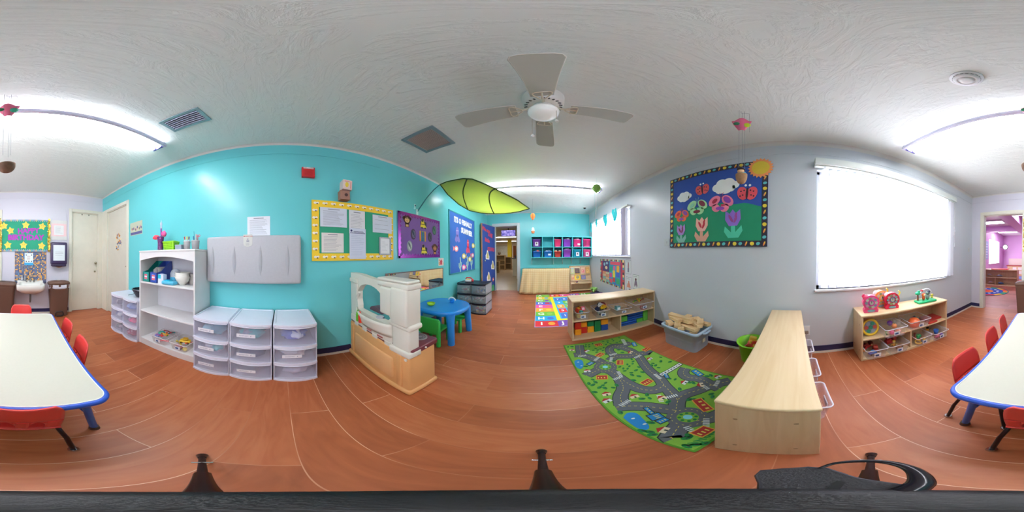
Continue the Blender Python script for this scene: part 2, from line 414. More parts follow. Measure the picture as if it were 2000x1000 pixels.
# ---- windows
PANE = bpy.data.materials.new('daylight_pane'); nt, N, L, b = nodes(PANE); b.inputs['Base Color'].default_value = (1,1,1,1)
b.inputs['Emission Color'].default_value = lin('#f4f8ff'); b.inputs['Emission Strength'].default_value = PANE_W; b.inputs['Roughness'].default_value = .1
SLAT = bpy.data.materials.new('blind_vane'); nt, N, L, b = nodes(SLAT)
N.remove(b); df = N.new('ShaderNodeBsdfDiffuse'); tr = N.new('ShaderNodeBsdfTranslucent'); mx = N.new('ShaderNodeMixShader'); mx.inputs[0].default_value = .6
df.inputs[0].default_value = lin('#e4e4ea'); tr.inputs[0].default_value = lin('#eeeef2')
L.new(df.outputs[0], mx.inputs[1]); L.new(tr.outputs[0], mx.inputs[2]); L.new(mx.outputs[0], N['Material Output'].inputs[0])
WFR = mat('#c9cad8', .4)
def window(name, W, nmul):
    u0, u1, z0, z1 = W; mb = MB(); X0, X1 = XR+.055, XR+.115
    f = .035
    for a, c, p, q in ((u0, u0+f, z0, z1), (u1-f, u1, z0, z1), (u0, u1, z0, z0+f), (u0, u1, z1-f, z1)): mb.box(X0, a, p, X1, c, q)
    for k in range(1, nmul): y = u0 + (u1-u0)*k/nmul; mb.box(X0, y-.018, z0, X1, y+.018, z1)
    o = struct(name, mb, WFR)
    build('pane', MB().box(XR+.08, u0+f, z0+f, XR+.084, u1-f, z1-f), PANE, o)
    build('window_sill', MB().box(XR-.022, u0-.02, z0-.022, XR+.055, u1+.02, z0, .004, 2), WHITE, o)
    return o
window('window_1', W1, 3); window('window_2', W2, 3)
def blind(label, u0, u1, z0, z1, n, head, stack, tilt):
    t = thing('vertical_blind', label, 'blind', (XR-.05, (u0+u1)/2, z1))
    ym = (u0+u1)/2
    mb = MB(); mb.box(-.045, u0-ym, 0, .05, u1-ym, head, .004, 1); mb.box(-.02, u0-ym+.01, -.012, .012, u1-ym-.01, 0)
    build('headrail', mb, mat('#d6dad6', .45), t)
    sl = MB()
    def vane(y, ang, w=.089):
        dx, dy = math.sin(ang)*w/2, math.cos(ang)*w/2; h = z0-z1
        n_ = 4; top = []; 
        for i in range(n_+1):
            q = i/n_*2-1; cvx = .006*(1-q*q); top.append((dx*q + cvx*math.cos(ang), y-ym+dy*q - cvx*math.sin(ang)))
        v = [(x, yy, -.03) for x, yy in top] + [(x, yy, h) for x, yy in top]
        sl.add(v, [(i, i+1, n_+2+i, n_+1+i) for i in range(n_)], True)
        sl.box(-.004, y-ym-.01, -.035, .004, y-ym+.01, -.01)
    for i in range(n): vane(u0 + .06 + (u1-u0-.12-stack)*(i+.5)/n, tilt)
    k = int(stack/.022)
    for i in range(k): vane(u1 - .045 - i*.022, R(84))
    build('vanes', sl, SLAT, t)
    b_ = MB(); b_.tube([(-.035, u0-ym+.05, 0), (-.037, u0-ym+.05, -.75)], .0022, 6); b_.cyl((-.037, u0-ym+.05, -.75), (-.037, u0-ym+.05, -.81), .006); build('cord', b_, WHITE, t)
    return t
blind('white vertical blind with wide headrail over the large bright window', -2.36, -.195, .79, 2.085, 24, .085, .0, R(52))
t2 = blind('white vertical blind drawn half aside over the smaller far window', 2.50, 4.62, 1.11, 2.03, 17, .03, .0, R(38))
sl = MB()
for i in range(7):
    y = 2.60 + i*.02; sl.add([(XR-.10, y, 2.02), (XR-.012, y+.008, 2.02), (XR-.012, y+.008, 1.11), (XR-.10, y, 1.11)], [(0,1,2,3)], False)
o_ = build('vane_stack', sl, mat('#d6d2dc', .6), t2); o_.matrix_parent_inverse = Matrix.Translation((-(XR-.05), -3.56, -2.03))

# ---- the playroom beyond the back wall (orchid walls)
y0, y1 = -9.75, YB-.12
struct('floor', MB().box(-1.2, y0, -.05, 3.0, y1, 0), floor_mat('laminate_boards_playroom', ('#8f5040', '#a9675a', '#bb7c6c'), '#6a3a30'))
struct('ceiling', MB().box(-1.2, y0, 2.42, 3.0, y1, 2.5), mat('#d9d3da', .6, scale=3))
struct('wall_playroom_far', MB().box(-1.2, y0-.1, 0, 3.0, y0, 2.42), PURPLEW)
w_ = MB(); w_.box(2.86, y0, 0, 2.98, -8.9, 2.42).box(2.86, -7.3, 0, 2.98, y1, 2.42).box(2.86, -8.9, 0, 2.98, -7.3, .75).box(2.86, -8.9, 1.95, 2.98, -7.3, 2.42)
struct('wall_playroom_right', w_, PURPLEW)
struct('wall_playroom_left', MB().box(-1.3, y0, 0, -1.2, y1, 2.42), PURPLEW)
struct('wall_playroom_near', MB().box(XR+.12, y1-.05, 0, 2.86, y1, 2.42), PURPLEW)
struct('trim_12', MB().box(.95, y0, 2.15, 1.3, y1, 2.42), PURPLEW)
struct('trim_13', MB().box(-1.2, -6.9, 2.2, 2.86, -6.6, 2.42), PURPLEW)
o = struct('window_3', MB().box(2.9, -8.9, .75, 2.96, -8.86, 1.95).box(2.9, -7.34, .75, 2.96, -7.3, 1.95).box(2.83, -8.93, .73, 2.96, -7.27, .76).box(2.9, -8.12, .75, 2.96, -8.08, 1.95), WHITE)
build('pane', MB().box(2.93, -8.86, .76, 2.935, -7.34, 1.95), PANE, o)
d = struct('door_3', MB().box(.495, YB-.95, .01, .53, YB-.13, 1.97, .003, 1), mat('#3d5fae', .4))
build('door_knob', MB().sph((.56, YB-.88, .98), .027), mat('#a59c86', .25, 1), d)
# ---- the hall beyond the far wall
h0 = YF+.12
struct('floor', MB().box(-6.5, h0, -.05, .6, 17, 0), mat('#b39a78', .22, scale=1.5, vary=.12))
struct('ceiling', MB().box(-6.5, h0, 2.5, .6, 17, 2.58), mat('#c9cbbd', .6))
struct('wall_hall_far', MB().box(-6.5, 17, 0, .6, 17.1, 2.5), BEIGEW)
struct('wall_hall_left', MB().box(-6.6, h0, 0, -6.5, 17, 2.5), BEIGEW)
struct('wall_hall_right', MB().box(.5, h0, 0, .6, 17, 2.5), BEIGEW)
struct('wall_hall_partition', MB().box(-1.02, 7.6, 0, -.5, 7.75, 2.5), BEIGEW)
struct('wall_hall_near', MB().box(-6.5, h0, 0, XL-.12, h0+.05, 2.5), TEAL)
# ================================================================ CEILING
TUBE = bpy.data.materials.new('fluorescent_tube'); nt, N, L, b = nodes(TUBE); b.inputs['Base Color'].default_value = (1,1,1,1)
b.inputs['Emission Color'].default_value = lin('#fbfdff'); b.inputs['Emission Strength'].default_value = TUBE_W
LAV = mat('#b9b6cc', .4)
def striplight(label, x0, x1, y, s):
    t = thing('strip_light', label, 'ceiling light', ((x0+x1)/2, y, ZC)); h = (x1-x0)/2
    mb = MB(); mb.box(-h, -.055, -.022, h, .055, 0, .003, 1); mb.box(-h, -.0, -.055, h, .012, -.02, .002, 1); build('housing', mb, LAV, t)
    build('edge_rail', MB().box(-h, s*.064, -.085, h, s*.094, -.045, .006, 2), mat('#cbc8dc', .4), t)
    for x in (-h, h-.02): build('end_bracket', MB().box(x, -.075, -.075, x+.02, .08, -.02, .003, 1), mat('#6f68a8', .4), t)
    for q in (-.045, .035):
        build('tube', MB().cyl((-h+.03, q, -.062), (h-.03, q, -.062), .017, seg=10), TUBE, t)
        for e_ in (-h+.01, h-.035): build('lamp_holder', MB().cyl((e_, q, -.062), (e_+.025, q, -.062), .021, seg=12), mat('#4a4488', .4), t)
    return t
striplight('long two-tube fluorescent light over the cream table', -1.165, 1.30, -1.09, 1)
striplight('long two-tube fluorescent light in front of the teal far wall', -1.22, 1.17, 2.87, -1)

# hugger ceiling fan
FW = mat('#e3e1da', .35); BLD = mat('#b6bbb2', .45)
t = thing('ceiling_fan', 'white four-bladed ceiling fan with a round frosted bowl lamp', 'ceiling fan', (.04, .915, ZC))
mb = MB(); mb.lathe([(0, 0), (.115, 0), (.12, -.02), (.118, -.1), (.105, -.135), (.075, -.155), (0, -.155)], seg=36)
build('motor_housing', mb, FW, t)
mb = MB()
for i in range(24):
    a = 2*PI*i/24; M = Matrix.Rotation(a, 4, 'Z'); mb.M = M @ Matrix.Translation((.094, 0, -.146)) @ Matrix.Rotation(R(33), 4, 'Y'); mb.box(-.014, -.004, -.003, .014, .004, .003)
mb.M = None
build('vent_slots', mb, mat('#55544e', .7), t)
build('switch_cup', MB().lathe([(0, -.15), (.062, -.152), (.064, -.185), (.055, -.2), (0, -.2)], seg=28), FW, t)
build('glass_bowl', MB().lathe([(.055, -.185), (.078, -.2), (.09, -.222), (.086, -.25), (.068, -.276), (.036, -.292), (0, -.296)], seg=36), mat('#e6e8e6', .18, emit=.12), t)
def chain(x, y, z):
    mb = MB(); mb.cyl((x, y, -.2), (x, y, z), .0013, seg=6); o = build('pull_chain', mb, mat('#b8b2a0', .3, .8), t)
    build('chain_knob', MB().lathe([(0, .02), (.004, .018), (.012, .002), (.012, -.004), (0, -.008)], (x, y, z)), FW, o)
chain(-.065, .06, -.45); chain(.068, -.045, -.385)
for k, ang in enumerate((-94, -4-.0, 86, 176)):
    A = R(ang + 4*0); M = Matrix.Rotation(A, 4, 'Z')
    # blade: widens outwards, pitched 12 degrees
    prof = [(.15, .055), (.22, .06), (.33, .068), (.43, .075), (.49, .077), (.513, .066), (.52, .045)]
    poly = [(x, w) for x, w in prof] + [(x, -w) for x, w in prof[::-1]]
    mb = MB(); mb.M = M @ Matrix.Translation((0, 0, -.188)) @ Matrix.Rotation(R(11), 4, 'X')
    mb.m = 0; mb.prism(poly, -.003, .003)
    mb.m = 1; e = [(x, w, 0) for x, w in prof] + [(x, -w, 0) for x, w in prof[::-1]]; mb.tube(e, .0034, 6, closed=True)
    bl = build('blade', mb, [BLD, FW], t)
    mb = MB(); mb.M = M @ Matrix.Translation((0, 0, -.188)) @ Matrix.Rotation(R(11), 4, 'X')
    ring = [(.17 + .045*math.cos(q), .045*math.sin(q), -.006) for q in [2*PI*i/20 for i in range(20)]]
    mb.tube([(.145, .03, -.007), (.165, .045, -.007), (.182, .046, -.007), (.19, .035, -.007), (.19, -.035, -.007), (.182, -.046, -.007), (.165, -.045, -.007), (.145, -.03, -.007), (.12, -.012, -.004), (.12, .012, -.004)], .0045, 6, closed=True)
    mb.M = M; mb.tube([(.07, 0, -.158), (.1, 0, -.18), (.125, 0, -.19), (.19, 0, -.195)], [.011, .009, .007, .004], 8)
    build('blade_arm', mb, mat('#d9d3c0', .35), bl)

# smoke detector, vents, sprinkler
t = thing('smoke_detector', 'round white smoke detector on the ceiling', 'smoke detector', (.349, -.596, ZC))
build('base', MB().lathe([(0, 0), (.075, 0), (.075, -.01), (.07, -.014), (0, -.014)], seg=36), WHITE, t)
build('body', MB().lathe([(.06, -.012), (.06, -.03), (.048, -.04), (.04, -.041), (.04, -.036), (.034, -.036), (.032, -.047), (.018, -.05), (0, -.05)], seg=36), mat('#dedede', .35), t)
b_ = MB()
for i in range(18):
    a = 2*PI*i/18; b_.M = Matrix.Rotation(a, 4, 'Z'); b_.box(.0585, -.006, -.028, .0612, .006, -.018)
b_.M = None; build('slots', b_, mat('#8a8a8a', .6), t)
AL = mat('#8fa5ab', .35, .2); SL2 = mat('#a4adbd', .35, .5); DK = mat('#15151d', .8)
t = thing('air_vent', 'small dark-louvred supply vent on the ceiling near the end light', 'air vent', (-.972, -.663, ZC), R(-2))
x0, y0 = -.098, -.172
mb = MB()
for a in ((-.098, -.172, -.07, .172), (.07, -.172, .098, .172), (-.07, -.172, .07, -.142), (-.07, .142, .07, .172)): mb.box(a[0], a[1], -.012, a[2], a[3], 0, .002, 1)
build('frame', mb, AL, t); build('duct', MB().box(-.07, -.142, -.002, .07, .142, -.0005), DK, t)
for i in range(6):
    x = -.058 + i*.0235; mb = MB(); mb.M = Matrix.Translation((x, 0, -.009)) @ Matrix.Rotation(R(-60), 4, 'Y'); mb.box(-.007, -.142, -.0008, .007, .142, .0008); build('louvre', mb, SL2, t)
t = thing('return_grille', 'square brown-tinged return air grille on the ceiling above the purple board', 'air vent', (-.944, 1.214, ZC))
mb = MB()
for a in ((-.184, -.188, -.145, .188), (.145, -.188, .184, .188), (-.145, -.188, .145, -.15), (-.145, .15, .145, .188)): mb.box(a[0], a[1], -.012, a[2], a[3], 0, .002, 1)
build('frame', mb, mat('#7f9499', .4, .2), t); build('duct', MB().box(-.145, -.15, -.002, .145, .15, -.0005), mat('#4a403c', .9), t)
mb = MB()
for i in range(22):
    x = -.139 + i*.0132; mb.M = Matrix.Translation((x, 0, -.007)) @ Matrix.Rotation(R(-35), 4, 'Y'); mb.box(-.0042, -.15, -.0006, .0042, .15, .0006)
mb.M = None
for y in (-.075, 0, .075): mb.box(-.145, y-.001, -.003, .145, y+.001, -.001)
build('louvres', mb, mat('#a39a94', .5, .2), t)
t = thing('dome_camera', 'small dark dome camera where the ceiling meets the teal wall', 'camera', (1.262, 4.25, ZC))
build('base', MB().lathe([(0, 0), (.05, 0), (.05, -.012), (0, -.012)]), WHITE, t); build('dome', MB().lathe([(.036, -.01), (.034, -.03), (.02, -.045), (0, -.05)]), BLACK, t)

# ---- leaf canopy fixed to the teal wall
LEAFM = bpy.data.materials.new('green_nylon_leaf'); nt, N, L, b = nodes(LEAFM); N.remove(b)
tc = N.new('ShaderNodeTexCoord'); nz = N.new('ShaderNodeTexNoise'); nz.inputs['Scale'].default_value = 2.5
mxc = N.new('ShaderNodeMix'); mxc.data_type = 'RGBA'; mxc.inputs[6].default_value = lin('#bcd080'); mxc.inputs[7].default_value = lin('#c9da92')
L.new(tc.outputs['Object'], nz.inputs[0]); L.new(nz.outputs['Fac'], mxc.inputs[0])
df = N.new('ShaderNodeBsdfDiffuse'); tr = N.new('ShaderNodeBsdfTranslucent'); mx = N.new('ShaderNodeMixShader'); mx.inputs[0].default_value = .55
L.new(mxc.outputs[2], df.inputs[0]); tr.inputs[0].default_value = lin('#e2ee9c'); L.new(df.outputs[0], mx.inputs[1]); L.new(tr.outputs[0], mx.inputs[2]); L.new(mx.outputs[0], N['Material Output'].inputs[0])
near = [(-1.397,2.06,2.288),(-1.25,2.02,2.285),(-1.086,1.96,2.245),(-.94,1.93,2.222),(-.809,1.92,2.18),(-.66,1.94,2.09),(-.52,1.99,2.01),(-.403,2.05,1.945),(-.26,2.17,1.885),(-.115,2.35,1.812)]
far_ = [(-1.397,2.06,2.288),(-1.41,2.3,2.19),(-1.32,2.52,2.05),(-1.18,2.67,1.95),(-1.02,2.76,1.912),(-.83,2.80,1.89),(-.64,2.79,1.872),(-.45,2.71,1.853),(-.28,2.57,1.835),(-.115,2.35,1.812)]
def lp(A, u):
    q = u*(len(A)-1); i = min(int(q), len(A)-2); f = q-i; return Vector(A[i]).lerp(Vector(A[i+1]), f)
def leafpt(u, v):
    a, c = lp(near, u), lp(far_, u); p = a.lerp(c, v)
    p.z += .10*math.sin(PI*v)*math.sin(PI*min(1, u*1.05)) * (1 - .35*u); return p
O = Vector((-1.583, 1.727, 1.764))
t = thing('leaf_canopy', 'giant green leaf canopy on a curved stem above the purple and blue boards', 'leaf canopy', O)
build('leaf', MB().grid(lambda u, v: leafpt(u, v) - O, 27, 12, .002), LEAFM, t)
DG = mat('#3f5a26', .6)
mb = MB(); mb.tube([lp(near, i/27)-O for i in range(28)] + [lp(far_, 1-i/27)-O for i in range(1, 27)], .009, 6, closed=True); build('rim', mb, DG, t)
for u in (.38, .66):
    build('rib', MB().tube([leafpt(u - .12*math.sin(PI*v/1.3)*.8, v) - O + Vector((0,0,-.006)) for v in [i/12 for i in range(13)]], .010, 6), DG, t)
mb = MB(); mb.tube([(0.002,0,0), (.03,.06,.1), (.07,.16,.27), (.12,.26,.42), (.186,.333,.524)], [.010,.009,.008,.007,.007], 8); build('stem', mb, mat('#1f6f80', .4), t)
mb = MB(); mb.box(0, -.02, -.05, .015, .02, .05, .004, 2); mb.cyl((.012, -.06, .05), (.03, -.06, .05), .012, seg=12); build('wall_bracket', mb, mat('#bfe6e8', .4), t)
t = thing('wall_hook', 'small clear hook with dark knob above the purple board', 'hook', (XL, 1.69, 1.86))
build('plate', MB().box(0, -.012, -.03, .004, .012, .03, .002, 1), mat('#cfe9ea', .3), t); build('knob', MB().sph((.014, 0, 0), .01), mat('#2a3a6a', .4), t)

# ---- hanging paper balloons (mobiles)
def mobile(label, x, y, zc, zb, w, face, bear):
    t = thing('hanging_craft', label, 'mobile', (x, y, ZC)); a = face; M = Matrix.Rotation(a, 4, 'Z')
    mb = MB(); mb.M = M
    # paper scoop like a half cone, hung on threads
    def fn(u, v):
        th = PI*(u-.5)*1.15; r = w*(1 - .72*v**1.3)*(1 + .10*math.cos(4*th)); return (r*math.sin(th), -r*math.cos(th)*.45 + .02, (zc - ZC) + .055 - .13*v + .012*math.cos(3*th)*(1-v))
    mb.grid(fn, 18, 6, .0015); build('paper_scoop', mb, mat('#ef6f93', .7), t)
    mb = MB(); mb.M = M; mb.m = 0; mb.sph((-w*.55, -.02, zc-ZC-.022), (.022, .012, .018)); build('paper_leaf', mb, mat('#2f7a55', .7), t)
    mb = MB(); mb.M = M; mb.sph((w*.55, .01, zc-ZC-.012), (.028, .014, .026)); build('paper_disc', mb, mat('#d9ea2e', .7) if bear else mat('#2fae8c', .7), t)
    mb = MB(); mb.M = M
    for px, py in ((-.018, -.01), (.022, 0), (.004, .02)): mb.tube([(px*.9, py, -.001), (px*1.0, py, zb-ZC+.09)], .0011, 5)
    mb.tube([(-.004, 0, 0), (-.004, 0, -.03), (.05, .0, -.035)], .0012, 5)
    mb.tube([(.05, .0, -.035), (.052, .0, -.3)], .0008, 5)
    build('threads', mb, mat('#8f97a0', .6), t)
    mb = MB(); mb.M = M; bw_, bh_ = (.04, .085) if bear else (.05, .062); mb.grid(lambda u, v: (bw_*math.cos(2*PI*u)*math.sqrt(max(.0004, 1-(1-v)**2.6)), bw_*.7*math.sin(2*PI*u)*math.sqrt(max(.0004, 1-(1-v)**2.6)), zb-ZC - .04 + bh_*v), 20, 9, .002)
    build('basket', mb, mat('#9a7350' if bear else '#7c5c48', .8, scale=60, vary=.35), t)
    if bear:
        mb = MB(); mb.M = M; mb.m = 0; mb.sph((-.004, 0, zb-ZC+.07), (.024, .02, .024)); mb.m = 1; mb.sph((-.006, -.006, zb-ZC+.088), (.026, .018, .014)); mb.sph((.016, 0, zb-ZC+.085), .01).m = 0
        mb.m = 2; mb.box(.0, -.018, zb-ZC+.035, .03, .01, zb-ZC+.055, .004, 1)
        build('doll', mb, [mat('#d8a77c', .7), mat('#2b2226', .8), mat('#5fb7c8', .7)], t)
    return t
mobile('pink paper craft with threads and a doll basket before the flower board', 1.045, .35, 2.262, 1.665, .062, R(-71.5+0), True)
mobile('pink paper craft with a brown basket hanging under the end light', .108, -.86, 2.225, 1.65, .06, R(173+0), False)
def balloon(label, x, y, z, r, zb):
    t = thing('paper_balloon', label, 'mobile', (x, y, ZC)); mb = MB(); n = 10
    for i in range(n):
        a0, a1 = 2*PI*i/n, 2*PI*(i+1)/n; mb.m = i % 2
        pr = [(.002, r*1.35), (r*.6, r*1.2), (r*.96, r*.6), (r, 0), (r*.82, -r*.6), (r*.45, -r*1.2), (r*.3, -r*1.6)]
        mb.lathe(pr, (0, 0, z-ZC), seg=3, a0=a0, a1=a1)
    build('balloon', mb, [mat('#f08a2c', .6), mat('#e8552c', .6)], t)
    build('thread', MB().cyl((0, 0, 0), (0, 0, zb-ZC), .0011, seg=5), mat('#9aa4ac', .6), t)
    mb = MB(); mb.m = 0; mb.cyl((0, 0, zb-ZC-.045), (0, 0, zb-ZC+.01), .034, .04, seg=14); mb.m = 1; mb.cyl((0, 0, zb-ZC+.01), (0, 0, zb-ZC+.03), .04, seg=14).sph((0, 0, zb-ZC+.05), (.03, .03, .04))
    build('basket', mb, [mat('#b4633a', .7), mat('#eef0f0', .6)], t); return t
balloon('little orange paper hot-air balloon with a basket before the cubbies', -.108, 3.7, 2.02, .054, 1.665)
t = thing('paper_lantern', 'faceted green paper ball hanging at the end of the far light', 'mobile', (.925, 2.44, ZC))
mb = MB(); mb.lathe([(.002, .075), (.05, .055), (.078, 0), (.05, -.055), (.002, -.085)], (0, 0, 2.245-ZC), seg=7, smooth=False); build('ball', mb, mat('#8bbf5a', .6), t)
mb = MB(); mb.tube([(0, 0, 0), (0, 0, -.13)], .001, 5); mb.tube([(-.03, 0, -.27), (-.035, .0, -.74)], .0012, 5).tube([(.02, 0, -.27), (.015, 0, -.7)], .0012, 5); build('thread', mb, mat('#7fc8c4', .6), t)
mb = MB(); mb.add([(-.05,0,-.74),(-.02,0.004,-.72),(.01,0,-.55),(.0,0,-.5)], [(0,1,2,3)]); build('tag', mb, mat('#dff2f4', .7), t)
# ================================================================ THINGS ON THE WALLS
def lines(mb, x0, y0, x1, y1, n, z, h=.0022, seed=0, ragged=.35):
    rd = random.Random(seed)
    for i in range(n):
        y = y1 - (y1-y0)*(i+.5)/n; mb.prism(rect(x0, y-h/2, x1 - (x1-x0)*ragged*rd.random(), y+h/2), z, z+.0004)
def sheet(label, side, u, z, w, h, off, mt=None, tilt=0, n=14, seed=1, inkm=None, name='paper_sheet', head=True, curl=0.0, group=None):
    mb = MB(); mb.m = 0; mb.prism(rect(-w/2, -h/2, w/2, h/2), 0, .0012)
    mb.m = 1; lines(mb, -w*.4, -h*.42, w*.4, h*.34, n, .0012, .0028, seed)
    if head: mb.prism(rect(-w*.22, h*.39, w*.22, h*.43), .0012, .0016)
    return one(name, mb, [mt or PAPER, inkm or GREYINK], label, 'paper', mw=wf(side, u, z, off, tilt), group=group)
def ucen(a, b): return (a+b)/2

# fire alarm horn, alarm box, thermostat box
t = thing('fire_alarm', 'red wall fire alarm horn high on the teal wall', 'fire alarm', mw=wf('L', .26, 2.025, 0))
build('body', MB().box(-.064, -.062, 0, .064, .062, .04, .005, 2), mat('#c4262b', .35), t)
build('lens_strip', MB().box(-.05, .036, .038, .05, .056, .047, .004, 2), mat('#cdb7b0', .3), t)
mb = MB(); mb.text('FIRE', .02, 0, .046, .0475, .001, bold=.0006); build('lettering', mb, WHITE, t)
mb = MB()
for i in range(7): mb.box(-.04, -.045+i*.01, .0395, .04, -.042+i*.01, .0412)
build('grille', mb, mat('#8f1a20', .4), t)
t = thing('white_box', 'small white box with a yellow mark stacked over the brown one', 'box', mw=wf('L', .64, 1.886, 0, R(-3)))
build('case', MB().box(-.05, -.056, 0, .05, .06, .1, .004, 2), mat('#e0cbc4', .5), t)
mb = MB(); mb.m = 0; mb.prism(ell(-.008, 0, .018, .03), .1005, .102); mb.m = 1; mb.prism(rect(.028, -.04, .038, .045), .1005, .102); mb.prism(rect(-.035, .035, .02, .045), .1005, .102)
build('picture', mb, [mat('#e0c53c', .6), mat('#d98f8a', .6)], t)
t = thing('brown_box', 'brown box with a dark round emblem above the yellow bordered board', 'box', mw=wf('L', .622, 1.775, 0, R(2)))
build('case', MB().box(-.052, -.055, 0, .052, .05, .08, .004, 2), mat('#9a7160', .6), t)
build('emblem', MB().prism(ell(.01, -.002, .018), .0805, .083), mat('#4a2f2c', .6), t)
# notice above the changing station
sheet('white typed notice in a clear sleeve above the grey changing station', 'L', -.226, 1.43, .226, .20, .002, mat('#e3e7f0', .25), n=14, seed=4)
# folding changing station
t = thing('changing_station', 'grey folded wall-mounted baby changing station', 'changing station', mw=wf('L', -.283, 1.10, 0))
GREYP = mat('#b4b6bb', .5, bump=.05, scale=60)
build('back_box', MB().box(-.44, -.2, 0, .44, .2, .05, .01, 2), GREYP, t)
mb = MB(); mb.box(-.46, -.228, .04, .46, .228, .095, .022, 4)
build('folding_bed', mb, GREYP, t)
mb = MB()
for x in (-.39, -.165, .085, .335): mb.grid(lambda u, v: (x + .018*(u-.5)*2*math.sin(PI*v), -.155 + .29*v, .0955 + .009*math.sin(PI*u)*math.sin(PI*v)), 6, 16)
build('moulded_ridges', mb, mat('#a9abb1', .5), t)
mb = MB(); mb.m = 0; mb.prism([(-.075,.235),(.012,.235),(.012,.15)] + [(-.0315+.0435*math.cos(q), .15+.03*math.sin(q)) for q in [0-PI*i/10 for i in range(1, 10)]] + [(-.075,.15)], .0955, .0975)
mb.m = 1; mb.text('KOALA CARE', .013, -.026, .218, .0976, .0006, bold=.0003); mb.prism(ell(-.067, .218, .005), .0976, .0982)
mb.m = 2; mb.prism(ell(-.032, .192, .006), .0976, .0982).prism(rect(-.045, .168, -.018, .18), .0976, .0982); lines(mb, -.052, .13, -.012, .16, 4, .0976, .0015, 3)
build('instruction_plate', mb, [mat('#c9ccc6', .5), mat('#c0504a', .5), GREYINK], t)
build('hinge_rail', MB().cyl((-.4, -.205, .045), (.4, -.205, .045), .012), mat('#a3a5aa', .5), t)

# yellow bordered notice board
def board(name, label, side, u0, u1, z0, z1, facem, rim=None, tilt=0, cat='notice board'):
    w, h = u1-u0, z1-z0
    t = thing(name, label, cat, mw=wf(side, (u0+u1)/2, (z0+z1)/2, 0, tilt))
    build('backing', MB().box(-w/2, -h/2, .0015, w/2, h/2, .014, .002, 1), facem, t)
    return t, w, h
GREENB = mat('#2c9a76', .8)
t, w, h = board('notice_board', 'green notice board with a yellow bee-patterned border', 'L', .292, 1.278, 1.082, 1.708, GREENB)
mb = MB(); mb.m = 0; bw = .075
for q in (rect(-w/2, -h/2, -w/2+bw, h/2), rect(w/2-bw, -h/2, w/2, h/2), rect(-w/2+bw, -h/2, w/2-bw, -h/2+bw), rect(-w/2+bw, h/2-bw, w/2-bw, h/2)): mb.prism(q, .014, .017)
build('border', mb, [mat('#f0c92a', .55)], t)
mb = MB()
def bee(x, y, s=1):
    mb.m = 0; mb.prism(ell(x-.014*s, y+.004, .016*s, .012), .017, .0182); mb.prism(ell(x+.012*s, y+.006, .013*s, .010), .017, .0184)
    mb.m = 1; mb.prism(ell(x+.006*s, y-.006, .008, .006), .0184, .0192)
for i in range(11): bee(-w/2+.05 + i*(w-.1)/10, h/2-.036); bee(-w/2+.05 + i*(w-.1)/10, -h/2+.036)
for i in range(1, 7): bee(-w/2+.036, -h/2+.036 + i*(h-.072)/7); bee(w/2-.036, -h/2+.036 + i*(h-.072)/7)
build('bee_pattern', mb, [mat('#f2e6d8', .6), mat('#4a3a34', .6)], t)
BO = .0145
sheet('wide printed chart top left on the yellow bordered board', 'L', .52, 1.53, .285, .205, BO+.004, mat('#cdd4e2', .6), n=13, seed=2)
sheet('cream schedule sheet lower left on the yellow bordered board', 'L', .507, 1.265, .235, .20, BO+.002, mat('#dedbd6', .6), n=11, seed=5)
sheet('pale list pinned top centre on the yellow bordered board', 'L', .783, 1.50, .19, .26, BO+.002, mat('#d9dade', .6), n=12, seed=6)
mb = MB(); mb.m = 0; mb.prism(rect(-.098, -.165, .098, .165), 0, .0012); mb.m = 1; mb.prism(rect(-.09, .11, .09, .116), .0012, .0018); mb.prism(ell(-.075, .138, .012), .0012, .0018); mb.ribbon([(-.05+.12*q/24, .128+.007*math.sin(q*2.1)) for q in range(25)], .005, .0012, .0018)
mb.m = 2; lines(mb, -.08, -.13, .08, .1, 12, .0012, .002, 8)
one('poster', mb, [mat('#ccd4e4', .6), mat('#2b2b63', .6), mat('#8fa0bd', .6)], 'blue-white flyer with a dark heading at the board\'s lower centre', 'paper', mw=wf('L', .787, 1.262, BO+.006))
sheet('blank-looking white sheet top right on the yellow bordered board', 'L', 1.115, 1.505, .275, .21, BO+.004, mat('#ccd3e0', .6), n=3, seed=9)
t = thing('framed_certificate', 'small framed certificate low right on the yellow bordered board', 'picture frame', mw=wf('L', 1.15, 1.245, BO))
mb = MB()
for q in ((-.085, -.105, .085, -.09), (-.085, .09, .085, .105), (-.085, -.09, -.07, .09), (.07, -.09, .085, .09)): mb.box(q[0], q[1], 0, q[2], q[3], .012)
build('frame', mb, mat('#8a8f92', .4, .3), t)
mb = MB(); mb.m = 0; mb.prism(rect(-.07, -.09, .07, .09), 0, .004); mb.m = 1; lines(mb, -.045, -.06, .045, .06, 8, .004, .0018, 2, .5); build('certificate', mb, [mat('#dcdedf', .4), GREYINK], t)

# purple board
t, w, h = board('notice_board', 'purple notice board with a shiny zigzag border', 'L', 1.362, 2.286, 1.098, 1.722, mat('#7d5aa0', .8))
mb = MB(); mb.m = 0
for q in (rect(-w/2, -h/2, -w/2+.03, h/2), rect(w/2-.03, -h/2, w/2, h/2), rect(-w/2, -h/2, w/2, -h/2+.03), rect(-w/2, h/2-.03, w/2, h/2)): mb.prism(q, .014, .018)
n = 16
for i in range(n):
    x = -w/2 + w*i/n; d_ = w/n; mb.prism([(x, -h/2+.03), (x+d_, -h/2+.03), (x+d_/2, -h/2+.06)], .0142, .0182); mb.prism([(x, h/2-.03), (x+d_, h/2-.03), (x+d_/2, h/2-.06)], .0142, .0182)
for i in range(11):
    y = -h/2 + h*i/11; d_ = h/11; mb.prism([(-w/2+.03, y), (-w/2+.03, y+d_), (-w/2+.055, y+d_/2)], .0142, .0182); mb.prism([(w/2-.03, y), (w/2-.03, y+d_), (w/2-.055, y+d_/2)], .0142, .0182)
